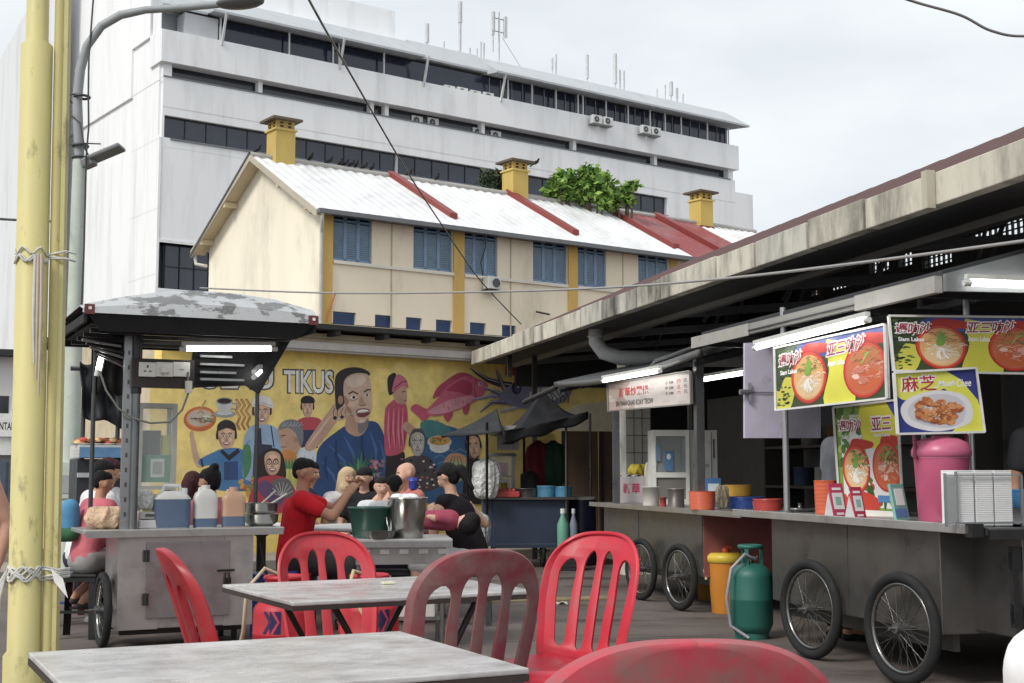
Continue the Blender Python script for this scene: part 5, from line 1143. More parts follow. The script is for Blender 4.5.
def fridge():
    a = H.az(655, 480, 4.8)[0]; base = H.p(a-.35, 4.75, MZ)
    t = thing('display_cabinet', 'white glass fronted cabinet with stickers behind the noodle sign post', 'cabinet', base)
    ry = -(ANG_S - pi/2)
    T = Matrix.Rotation(ANG_S-pi/2-.35, 4, 'Z'); 
    Yb = base.y; q0 = aty(653, 500, Yb); q1 = aty(690, 500, Yb); q2 = aty(721, 500, Yb+.3); top = aty(665, 430, Yb).z-MZ
    w1 = (q1.x-q0.x); m = MB().C(222, 222, 214); x0 = q0.x-base.x
    fr = .035
    m.box2((x0, 0, 0), (x0+fr, .45, top)); m.box2((x0+w1-fr, 0, 0), (x0+w1, .45, top)); m.box2((x0+fr, 0, top-.06), (x0+w1-fr, .45, top)); m.box2((x0+fr, 0, 0), (x0+w1-fr, .45, .05)); m.box2((x0+fr, 0, top*.36), (x0+w1-fr, .45, top*.36+.05)); m.box2((x0+fr, .43, .05), (x0+w1-fr, .45, top-.06)); m.build('frame', 'paint', t)
    m = MB().C(190, 206, 206); m.box2((x0+fr, .01, top*.36+.05), (x0+w1-fr, .015, top-.06)); m.build('pane', 'glass_case', t)
    m = MB().C(120, 116, 110); m.box2((x0+fr, .02, .05), (x0+w1-fr, .03, top*.36)); m.build('lower_panel', 'paint', t)
    m = MB().C(86, 130, 176); m.box2((x0+.12, -.006, top*.45), (x0+.2, .0, top*.72)); m.C(226, 232, 236); m.ball((x0+.16, -.007, top*.64), (.022, .003, .03)); m.C(110, 130, 160); m.box2((x0+.03, -.006, top*.58), (x0+.08, .0, top*.8)); m.build('sticker', 'print', t)
    # taller steel side cabinet
    m = MB().C(190, 190, 186); m.box2((x0+w1+.01, .05, 0), (x0+w1+.28, .5, top+.0)); m.C(70, 70, 72); m.box2((x0+w1+.24, .04, top*.62), (x0+w1+.255, .049, top*.88)); m.box2((x0+w1+.22, .04, .02), (x0+w1+.225, .049, top-.02)); m.C(150,150,150)
    m.lathe([(.035, 0), (.035, .004)], (x0+w1+.12, .048, top*.74), 16, PX); m.box2((x0+w1+.04, .045, top*.5), (x0+w1+.2, .0495, top*.54)); m.build('side_cabinet', 'paint', t)
fridge()
def on_mid(px, L, z=None): return H.p(H.az(px, 500, L)[0], L, MZ if z is None else z)
stack_bowls('bowl_stack', 'stack of orange plates on the middle cart near its post', 'plate stack', on_mid(696, 4.42)+V(.03,-.16,0), .11, .155, (226, 100, 66), 10)
def pot(p_, r, h, lab, c=(170, 166, 160), mat='steel', name='pot', cat='pot', lid=False):
    m = MB().C(*c); m.lathe([(r*.96, 0), (r, .01), (r, h), (r*1.04, h), (r*1.04, h+.006), (r*.97, h+.006), (r*.96, .02), (.001, .02)], seg=28, cap1=False)
    if lid: m.lathe([(r*1.02, h+.007), (r*.6, h+.04), (.02, h+.05), (.02, h+.08)], seg=24)
    o = m.build(name, mat); o.location = p_; return tag(o, lab, cat)
pot(on_mid(651, 4.5), .08, .17, 'white enamel canister beside the pink lettered box', (206, 200, 192), 'paint', 'canister', 'canister')
pot(on_mid(676, 4.5), .075, .16, 'steel canister left of the orange plate stack', (168, 160, 156), 'steel', 'canister', 'canister')
pot(on_mid(709, 4.6), .035, .14, 'slim white plastic canister right of the orange plates', (196, 196, 196), 'paint', 'canister', 'canister')
pot(on_mid(663, 4.46), .03, .08, 'small red and white labelled jar on the middle cart', (180, 60, 60), 'paint', 'jar', 'jar')
def lettered_box():
    q = on_mid(633, 4.65); t = thing('carton', 'pale carton with pink lettering on the middle cart', 'box', q, ANG_S-pi/2-.2)
    m = MB().C(190, 182, 186); m.box2((-.16, 0, 0), (.13, .3, .27), bev=.006); m.C(170, 160, 166)
    m.grid(lambda i, j: Vector((-.16+.29*i, .0+.3*j, .272+.012*sin(i*19)+.01*sin(j*9))), 20, 4); m.build('body', 'matte', t)
    P = Paint(lambda x, y, o: Vector((-.16+.29*x, -.001-o, .27*y))); P.text('新華', .2, .35, .8, .75, (196, 60, 100), .03); P.mb.build('lettering', 'print', t)
lettered_box()
q = on_mid(740, 4.9, None); stack_bowls('basin', 'large yellow basin resting on the blue basin', 'basin', on_mid(738, 5.0, MZ+.1), .13, .1, (222, 164, 50), 2); stack_bowls('basin', 'wide blue basin between the two carts', 'basin', on_mid(745, 4.95), .17, .1, (36, 72, 150), 1)
stack_bowls('basin', 'red plastic basin right of the blue basin', 'basin', on_mid(768, 4.75)+V(0, 0, .0), .12, .1, (190, 62, 56), 1)
def bag(p_, w_, h_, lab, c, mat='thin_bag', name='plastic_bag', cat='plastic bag', seed=1, k_=.06):
    rnd = random.Random(seed); m = MB().C(*c)
    ph = [rnd.uniform(0, 6) for _ in range(6)]
    def fn(i, j):
        a = 2*pi*i; t_ = pi*j; r = w_/2*sin(t_)**.6*(1+k_*sin(3*a+ph[0])+k_*.9*sin(5*a+ph[1]+6*j)+k_*.7*sin(9*a+ph[2]+3*j)+k_*.5*sin(14*a+ph[4]-8*j))
        if j > .78 and h_ > .3: r *= 1-.55*sin((j-.78)/.22*pi)
        return Vector((r*cos(a), r*.75*sin(a), h_*(.5-.5*cos(t_)) + .02*sin(7*a+ph[3])*sin(t_)))
    m.grid(fn, 60, 30); o = m.build(name, mat); o.location = p_; return tag(o, lab, cat)
bag(on_mid(722, 4.7), .12, .2, 'cream net bag hanging by the blue basin', (196, 180, 150), seed=3)
bag(on_mid(640, 5.1, MZ+.27), .26, .13, 'yellow cloth bundle above the pale carton', (206, 186, 60), 'fabric', 'cloth_bundle', 'cloth', 4)
bag(on_mid(652, 5.1, MZ+.1), .16, .34, 'white draped cloth left of the glass cabinet', (216, 216, 196), 'cloth_white', 'cloth', 'cloth', 5)
m = MB().C(70, 120, 176); m.box((0,0,.13), (.14, .08, .26), bev=.006); m.C(206, 220, 232); m.box((0, -.041, .16), (.1, .004, .1)); m.box((0.02, -.041, .07), (.06, .004, .04)); o = m.build('carton', 'print'); o.location = on_mid(713, 4.85); tag(o, 'blue and white printed carton behind the post', 'box')
# dark shelf clutter behind the middle stall
def back_shelf():
    t = thing('shelf', 'dark cluttered shelf at the back of the middle stall', 'shelf', H.p(12.6, 7.2, 0))
    T = Matrix.Translation(-Vector(t.location)) @ HM
    for a_ in (10.6, 14.5): m = MB().C(70, 66, 62); m.T = T; m.box2((a_, 6.9, 0), (a_+.04, 7.4, 2.1)); m.build('upright', 'wood', t)
    for z in (.5, 1.0, 1.45): m = MB().C(80, 74, 68); m.T = T; m.box2((10.64, 6.9, z), (14.5, 7.4, z+.03)); m.build('shelf_board', 'wood', t)
back_shelf()
rnd = random.Random(5)
for i, (a, z, c, lab) in enumerate([(12.9, 1.03, (150, 90, 90), 'faded red tub on the back shelf'), (13.4, 1.03, (196, 196, 190), 'white tub on the back shelf'), (13.9, 1.03, (70, 84, 110), 'blue tub on the back shelf'), (13.1, 1.48, (130, 100, 70), 'brown tub on the top back shelf'), (13.7, 1.48, (110, 110, 106), 'grey tub on the top back shelf')]):
    pot(H.p(a, 7.1, z), .12, .2, lab, c, 'plastic', 'tub', 'tub')
# white tiled pillar behind the sign, far cream hoarding and brown shutters
m = MB().C(212, 208, 196); m.T = HM; m.box2((14.6, 5.2, 0), (14.9, 5.5, 2.5)); m.C(140, 136, 128)
for i in range(12): m.box2((14.596, 5.2, .2*i), (14.5995, 5.5, .2*i+.012))
for i in range(2): m.box2((14.594, 5.29+i*.1, 0), (14.5955, 5.3+i*.1, 2.5))
o = m.build('tiled_pillar', 'paint'); tag(o, 'white tiled pillar behind the noodle sign', 'pillar')
def hoarding():
    A = 19.5; La = H.lz(572, 420, A)[0]; Lb = H.lz(613, 420, A)[0]+1.2; z0 = H.lz(590, 431, A)[1]; z1 = H.lz(590, 403, A)[1]
    t = thing('hoarding', 'cream awning board with brown shutters at the far end of the hall', 'hoarding', H.p(16.8, 5.5, 0))
    T = Matrix.Translation(-Vector(t.location)) @ HM
    m = MB().C(236, 226, 196); m.T = T; m.prism([(A, La-.7, z0), (A, Lb, z0), (A, Lb, z1+.2), (A, La+.1, z1-.03)], (.06, 0, 0)); m.build('board', 'paint', t)
    L = La-.1
    for i in range(3):
        m = MB().C(96, 76, 62); m.T = T; m.box2((A+.1, L, .05), (A+.14, L+.55, z0-.002)); m.build('shutter', 'wood', t)
        m = MB().C(60, 56, 54); m.T = T; m.box2((A+.06, L-.04, .0), (A+.1, L-.01, z0-.001)); m.build('post', 'paint', t); L += .6
hoarding()
# ------------------------------------------------------------------ LEFT STALL (drinks cart turned to the camera)
LC = Fr(-.3190*8.9, 8.9, atan2(.436, .90))
def lcq(px, py, v=0.): return LC.uz(px, py, v)
LZ = .80
def left_stall():
    t = thing('food_cart', 'left steel cart with hinged door and battered silver canopy', 'food cart', LC.o, LC.ang)
    zc = LZ
    m = MB().C(196, 196, 192); m.box2((.0, -.02, zc-.028), (1.36, .62, zc), bev=.005); m.C(170, 168, 164); m.box2((.01, -.03, zc-.05), (1.35, -.021, zc-.004)); m.build('worktop', 'steel', t)
    u0, u1 = lcq(117, 600, .05)[0], lcq(252, 600, .05)[0]
    m = MB().C(186, 181, 180); m.box2((u0, .05, .13), (u1, .58, zc-.03), bev=.006); m.C(188, 184, 182)
    m.box2((u0, .044, .128), (u0+.27, .05, zc-.05)); m.box2((u1-.2, .044, .128), (u1, .05, zc-.05)); m.build('cabinet', 'steel', t)
    da, db = lcq(145, 600, .04)[0], lcq(229, 600, .04)[0]; d0, d1 = .2, zc-.09
    m = MB().C(160, 153, 155); m.box2((da, .03, d0), (db, .049, d1), bev=.004); dr = m.build('door', 'steel', t)
    for z_ in (.33, .62): m = MB().C(50, 48, 46); m.box2((da-.02, .02, z_-.04), (da+.02, .029, z_+.04)); m.tube([(da, .018, z_-.04), (da, .018, z_+.04)], .007, 8); m.build('hinge', 'paint', dr)
    m = MB().C(60, 58, 56); m.box2((db-.09, .016, .5), (db+.03, .029, .515)); m.box((db-.02, .014, .43), (.05, .02, .06), bev=.004); m.tube([(db-.035, .014, .455), (db-.035, .014, .49), (db-.005, .014, .49), (db-.005, .014, .455)], .005, 6); m.build('padlock', 'steel', dr)
    m = MB().C(46, 46, 46); m.box2((u0+.03, .1, .09), (u1-.03, .14, .129)); m.box2((u0+.03, .5, .09), (u1-.03, .54, .129)); m.build('chassis', 'steel', t)
    for uu, vv in ((u1-.12, .12), (u1-.12, .5)):
        m = MB().C(40, 40, 40); m.box2((uu, vv, 0), (uu+.035, vv+.035, .129)); m.build('leg', 'steel', t)
    m = MB().C(44, 44, 44); m.tube([(1.2, .1, zc-.06), (1.27, .04, .4), (1.22, .06, .0)], .012, 8); m.build('prop_rod', 'steel', t)
    wheel(t, (lcq(103, 610, .2)[0], .22, .255), .255, (1, 0, 0), 24, .055)
    # pair of posts and the meter board
    for px, w_ in ((126, .05), (134, .04)):
        uu = lcq(px, 450, .1)[0]
        if px == 126: m = MB().C(150, 152, 154); m.box2((uu-.03, .08, zc), (uu+.03, .12, 2.12)); m.C(84, 86, 88); [m.box((uu, .078, .9+i*.1), (.014, .003, .03)) for i in range(12)]
        else: m = MB().C(120, 124, 126); m.tube([(uu+.0, .07, zc), (uu, .07, 1.72)], .028, 12); m.C(60,60,62); m.tube([(uu, .07, 1.72), (uu, .07, 2.12)], .034, 8)
        m.build('post', 'steel', t)
    for uu, vv in ((1.3, .55), (.12, .56)):
        m = MB().C(90, 92, 94); m.tube([(uu, vv, zc), (uu, vv, 2.12)], .016, 8); m.build('post', 'steel', t)
    m = MB().C(58, 50, 48); a, z1 = lcq(133, 358, .03); b, z0 = lcq(194, 389, .03); m.box2((a, .03, z0), (b, .055, z1), bev=.003); bd = m.build('meter_board', 'wood', t)
    for i in range(3):
        a, z1 = lcq(139+i*17, 362, .02); b, z0 = lcq(155.5+i*17, 377, .02); m = MB().C(224, 222, 214); m.box2((a, .008, z0), (b, .029, z1), bev=.004); c_ = ((a+b)/2, (z0+z1)/2)
        if i == 0: m.C(40,40,40); m.box((c_[0], .006, c_[1]+.02), (.012, .003, .016)); m.box((c_[0]-.018, .006, c_[1]-.012), (.014, .003, .008)); m.box((c_[0]+.018, .006, c_[1]-.012), (.014, .003, .008))
        elif i == 1: m.box((c_[0], -.012, c_[1]-.004), (.06, .04, .045), bev=.008); m.C(200,200,196); m.tube([(c_[0], -.02, c_[1]-.02), (c_[0], -.02, c_[1]-.05)], .008, 6)
        else: m.C(150,150,150); m.box((c_[0], .006, c_[1]), (.03, .003, .006))
        m.build('socket', 'plastic', bd)
    # canopy: silver sheet fascia with curved top over a black frame
    va = -.32; a, _ = lcq(83, 320, va); b, _ = lcq(319, 320, va)
    zt = lambda px, py: lcq(px, py, va)[1]
    topx = [(83, 303), (100, 299), (130, 294), (160, 290), (200, 288), (240, 291), (280, 297), (319, 308)]
    top = [(lcq(x, y, va)[0], lcq(x, y, va)[1]) for x, y in topx]
    zb = zt(200, 318); n = len(top)
    m = MB().C(206, 206, 206)
    V_ = [(u_, va, zb) for u_, z_ in top] + [(u_, va-.0, z_*.45+zb*.55) for u_, z_ in top] + [(u_, va+.16, z_) for u_, z_ in top] + [(u_, 1.0, z_-.02) for u_, z_ in top] + [(u_, 1.05, zb-.1) for u_, z_ in top]
    m.add(V_, [(r*n+i, r*n+i+1, (r+1)*n+i+1, (r+1)*n+i) for r in range(4) for i in range(n-1)], smooth=False); m.build('canopy_sheet', 'foil', t, solid=.006)
    z2 = zt(200, 334); m = MB().C(30, 30, 32)
    m.prism([(a+.03, va+.01, zb-.001), (b-.02, va+.01, zb-.001), (b-.14, va+.06, z2), (a+.12, va+.06, z2)], (0, .02, 0)); m.box2((a+.03, 1.0, z2), (b-.03, 1.03, zb)); m.box2((a+.01, va+.03, zb-.06), (a+.03, 1.0, zb-.002)); m.box2((b-.03, va+.03, zb-.06), (b-.01, 1.0, zb-.002)); m.build('canopy_frame', 'matte', t)
    m = MB().C(36, 34, 36); m.box2((a+.06, va+.07, z2+.04), (b-.1, .99, z2+.05)); m.build('canopy_lining', 'tarp', t)
    for vv in (-.1, .2, .5, .8): m = MB().C(70, 70, 72); m.box2((a+.08, vv, z2), (b-.14, vv+.03, z2+.03)); m.build('canopy_bar', 'steel', t)
    for x_ in (a-.004, b-.085): m = MB().C(112, 44, 46); m.box2((x_+.01, va-.012, zb-.01), (x_+.075, va-.006, zb+.055)); m.C(220,220,220); m.box((x_+.045, va-.014, zb+.03), (.02, .004, .02)); m.build('corner_plate', 'paint', t)
    # dark hanging flap under the canopy at right, added dark backdrop at left
    m = MB().C(28, 28, 30); q = [lcq(188, 388, .35), lcq(262, 394, .35), lcq(296, 352, .35), lcq(196, 350, .35)]
    m.prism([(q[0][0], .35, q[0][1]+.0), (q[1][0]-.12, .35, q[1][1]+.06), (q[1][0]-.02, .35, q[1][1]), (q[2][0], .35, q[2][1]+.16), (q[3][0], .35, q[3][1]+.14)], (0, .03, 0)); m.build('side_flap', 'tarp', t)
    for py in (356, 364, 372, 379): 
        a_, z_ = lcq(200, py, .3); b_, _ = lcq(228+(py%5)*4, py, .3); m = MB().C(150, 152, 154); m.box2((a_, .29, z_-.008), (b_, .3, z_+.008)); m.build('canopy_slat', 'steel', t)
    m = MB().C(34, 33, 35); a_, z_ = lcq(92, 392, .5); b_, w_ = lcq(126, 338, .5)
    m.grid(lambda i, j: Vector((a_+(b_-a_)*i, .56+.02*sin(i*17), z_+(w_-z_)*j-.02*sin(i*9)*(1-j))), 14, 6); m.build('dark_backdrop', 'tarp', t, solid=.008)  # dark backdrop sheet, added to deepen the darkness behind the posts
    for k_ in range(5):
        a_, z_ = lcq(98+k_*5, 340+k_*3, .0); m = MB().C(60, 60, 62) if k_ % 2 else MB().C(150, 150, 150); m.tube([(a_-.1, .02+k_*.05, z_), (a_+.16, .05+k_*.05, z_-.03-.02*k_)], .011, 6); m.build('canopy_bar', 'steel', t)
    return t
LCT = left_stall()
tube_lamp(LC.p(lcq(182, 349, -.05)[0], -.05, lcq(182, 349, -.05)[1]), LC.p(lcq(275, 349, -.05)[0], -.05, lcq(275, 349, -.05)[1]), 'long lit tube lamp under the silver canopy of the left cart', False)
tube_lamp(LC.p(lcq(254, 377, .2)[0], .2, lcq(254, 377, .2)[1]), LC.p(lcq(278, 361, .2)[0]+.02, .55, lcq(278, 361, .2)[1]), 'short slanting tube lamp below the right end of the silver canopy', False)
q0, q1 = LC.p(lcq(97, 374, .3)[0], .3, lcq(97, 374, .3)[1]), LC.p(lcq(102, 352, .3)[0], .3, lcq(102, 352, .3)[1])
o = tube_lamp(q0, q1, 'small upright tube lamp at the left end of the silver canopy', False, up=(0, 1, 0))
def lcp(px, py, v): u_, z_ = lcq(px, py, v); return LC.p(u_, v, z_)
# cord looping below the sockets, with an inline white switch
pts = [lcp(100, 372, .02), lcp(106, 390, .0), lcp(118, 408, .0), lcp(132, 418, -.01), lcp(150, 423, 0.), lcp(170, 422, 0.), lcp(182, 410, 0.), lcp(188, 394, 0), lcp(188, 372, .0)]
m = MB().C(120, 118, 112); m.tube(pts, .008, 6); m.C(214, 210, 200); m.tube([lcp(188.5, 393, 0), lcp(188.5, 381, 0)], .026, 8)
o = m.build('power_cord', 'plastic'); tag(o, 'grey cord looping below the sockets of the left cart', 'cord')
def glass_case():
    a = lcq(137, 480, .34)[0]; b = lcq(176, 480, .34)[0]; zt = lcq(150, 403, .34)[1]
    t = thing('display_case', 'framed glass case with green card behind the left cart posts', 'display case', LC.p(a, .34, LZ), LC.ang); w_ = b-a; h = zt-LZ
    m = MB().C(172, 172, 166)
    for x in (0, w_-.03):
        for v_ in (0, .2): m.box2((x, v_, 0), (x+.03, v_+.03, h))
    m.box2((.03, 0, h-.03), (w_-.03, .03, h)); m.box2((.03, .2, h-.03), (w_-.03, .23, h)); m.box2((0, .031, h-.028), (.03, .199, h)); m.box2((w_-.03, .031, h-.028), (w_, .199, h)); m.box2((.03, 0, h*.3), (w_-.03, .23, h*.33)); m.box2((.03, 0, 0), (w_-.03, .23, .02)); m.build('frame', 'paint', t)
    m = MB().C(196, 206, 204); m.box2((.03, .01, h*.33), (w_-.03, .014, h-.03)); m.box2((w_-.012, .031, .02), (w_-.008, .199, h-.03)); m.build('pane', 'glass_case', t)
    m = MB().C(42, 138, 104); m.box2((.035, .02, h*.36), (w_-.035, .03, h*.58)); m.C(214, 222, 216); m.box2((w_*.35, .016, h*.4), (w_*.7, .0195, h*.55)); m.C(150,160,150); m.box2((w_*.4, .0145, h*.425), (w_*.65, .0158, h*.525)); m.build('card', 'print', t)
    m = MB().C(60, 62, 64); m.box2((.06, .06, h*.58), (.17, .16, h*.78)); m.C(212, 204, 60); m.box2((.18, .05, h*.58), (w_-.04, .1, h*.74)); m.C(206, 198, 96); m.box2((.05, .04, .02), (w_-.05, .16, h*.26)); m.build('contents', 'print', t)
glass_case()
def jerrycan(px, w_, h, fill, c, cl, lab, v=.16, shape='can'):
    u_ = lcq(px, 520, v)[0]; t = thing('jerrycan', lab, 'jerrycan', LC.p(u_, v, LZ), LC.ang + random.uniform(-.05, .05))
    d = w_*.6
    def body(z0, z1, inset=0.):
        m = MB(); N = 28; prof = []
        zs = [z0+(z1-z0)*i/10 for i in range(11)]
        V_ = []
        for z in zs:
            k_ = 1.
            if z < .03: k_ = .9+.1*(z/.03)**.5
            if z > h-.05: k_ = 1-.55*((z-(h-.05))/.05)**1.6
            for i in range(N):
                a = 2*pi*i/N; x = abs(cos(a))**.45*(1 if cos(a) > 0 else -1)*w_/2*k_; y = abs(sin(a))**.45*(1 if sin(a) > 0 else -1)*d/2*(k_*.6+.4)
                V_.append((x*(1-inset), y*(1-inset), z))
        return m, V_, N, len(zs)
    m, V_, N, R = body(0.0, h); m.C(*c)
    m.add(V_, [(r*N+i, r*N+(i+1)%N, (r+1)*N+(i+1)%N, (r+1)*N+i) for r in range(R-1) for i in range(N)], smooth=True)
    m.add(V_[:N], [tuple(reversed(range(N)))]); m.add(V_[-N:], [tuple(range(N))]); m.build('body', 'milky_plastic' if cl else 'plastic', t)
    m, V_, N, R = body(0.004, h*fill, .0); V_ = [(x*1.006, y*1.006, z) for x, y, z in V_]; m.C(*(84, 104, 134)); m.add(V_, [(r*N+i, r*N+(i+1)%N, (r+1)*N+(i+1)%N, (r+1)*N+i) for r in range(R-1) for i in range(N)], smooth=True); m.add(V_[-N:], [tuple(range(N))]); m.build('drink', 'plastic', t)
    m = MB().C(*c)
    if shape == 'can': m.tube([(-w_*.26, 0, h-.02), (-w_*.2, 0, h+.035), (w_*.2, 0, h+.035), (w_*.26, 0, h-.02)], [.014, .017, .017, .014], 8); m.C(210, 212, 214); m.tube([(w_*.34, 0, h-.02), (w_*.34, 0, h+.02)], .022, 12)
    else: m.tube([(0, 0, h-.02), (0, 0, h+.03)], .03, 12); m.tube([(-w_*.3, 0, h-.05), (-w_*.25, 0, h+.005), (0, 0, h+.01)], .012, 8)
    m.build('handle', 'plastic', t)
jerrycan(171, .255, .255, .78, (206, 206, 204), 1, 'wide jerrycan nearly full of blue liquid on the left cart')
jerrycan(205, .165, .265, .24, (212, 212, 208), 1, 'pale jerrycan with a little blue liquid at the bottom', shape='jug')
jerrycan(233, .165, .25, .3, (206, 160, 130), 1, 'tan jerrycan with blue liquid at its bottom third', shape='jug')
def pots():
    u_ = lcq(261, 520, .25)[0]; t = thing('pot_stack', 'two stacked steel pots with ladles at the right end of the left cart', 'pots', LC.p(u_, .25, LZ), LC.ang)
    m = MB().C(176, 176, 172); m.lathe([(.08, 0), (.12, .03), (.125, .08), (.13, .085)], seg=28); m.build('lower_pot', 'shiny_steel', t)
    m = MB().C(160, 160, 158); m.lathe([(.1, .09), (.115, .1), (.118, .16), (.124, .165)], seg=28); m.build('upper_pot', 'shiny_steel', t)
    m = MB().C(190, 186, 176); m.tube([(.05, -.03, .15), (.16, -.1, .23)], .008, 6); m.tube([(.0, .03, .15), (.12, .05, .25)], .008, 6); m.build('ladle', 'wood', t)
pots()
bag(LC.p(lcq(107, 520, .2)[0], .22, LZ), .28, .15, 'clear bag of brown bread rolls at the left end of the cart', (222, 184, 148), seed=8, k_=.09)
m = MB().C(206, 206, 204); m.box((0, 0, .03), (.14, .2, .06), bev=.01); m.C(190,190,188); m.box((0,0,.09), (.13, .18, .05), bev=.01); m.C(90,90,92); m.box((0, -.093, .09), (.06, .002, .02)); o = m.build('plastic_tub', 'milky_plastic'); o.location = LC.p(lcq(147, 520, .2)[0], .2, LZ); o.rotation_euler[2] = LC.ang; tag(o, 'flat plastic tubs between the post and the blue jerrycan', 'tub')
bag(LC.p(lcq(146, 495, .1)[0], .16, LZ+.13), .13, .13, 'crumpled clear bag lying on the flat tubs', (206, 210, 206), seed=9)
# stall further back at the left, under dark tarpaulin
def back_left():
    F = Fr(-3.75, 11.6, LC.ang); t = thing('market_stall', 'stall with dark tarpaulin and shelf behind the left cart', 'stall', F.o, F.ang)
    q = lambda px, py, v=0: F.uz(px, py, v)
    m = MB().C(34, 36, 40); a, z1 = q(84, 368); b, z0 = q(123, 432); n = 12
    m.grid(lambda i, j: Vector((a-.04*(1-j)+(b-a+.04)*i, .05*sin(i*14)+.03*sin(j*9+i*5)-.05, z1+.05-(z1-z0)*j*(.85+.2*i)-.02*sin(i*9))), 24, 16); m.build('tarpaulin', 'tarp', t, solid=.01)
    m = MB().C(90, 92, 94)
    for x in (a+.02, b-.03): m.tube([(x, .1, 0), (x, .1, z1)], .02, 8)
    m.tube([(a-.1, .1, z1), (b, .1, z1)], .02, 8); m.build('frame', 'steel', t)
    a, z_ = q(78, 445); b, _ = q(128, 445); m = MB().C(206, 206, 202); m.box2((a, -.1, z_-.11), (b, .5, z_)); m.build('shelf', 'paint', t)
    m = MB().C(70, 108, 146); _, z2 = q(90, 452); m.prism([(a, -.2, z2-.05), (a, -.12, z2+.04), (a, .3, z2+.06), (a, .3, z2-.05)], (b-a, 0, 0)); m.build('blue_edge', 'tarp', t)
    m = MB().C(52, 56, 60); m.box2((a, .0, .1), (b, .5, z2-.06)); m.C(190, 194, 196); m.box2((a, -.03, z2-.22), (b, -.001, z2-.18)); m.build('counter', 'paint', t)
    return F, z_
F_, zq = back_left()
rnd = random.Random(2)
for i in range(7):
    m = MB()
    for k_ in range(12): m.C(*rnd.choice([(206, 150, 90), (190, 110, 70), (222, 190, 130), (150, 90, 70), (214, 90, 70)])); m.ball((rnd.uniform(-.06, .06), rnd.uniform(-.05, .05), .02+rnd.uniform(0, .035)), (.035, .025, .018), 8, 6)
    m.C(226, 226, 222); m.lathe([(.05, 0), (.09, .015), (.092, .017)], seg=16)
    a = F_.uz(84+i*6.5, 440)[0]; o = m.build('food_plate', 'matte'); o.location = F_.p(a, .1+.12*(i%2), zq); tag(o, ('leftmost', 'second', 'third', 'fourth', 'fifth', 'sixth', 'rightmost')[i] + (' snack plate on the shelf behind the left cart' if i in (0, 6) else ' snack plate from the left on the shelf behind the cart'), 'plate', 'snack plates on the back shelf')
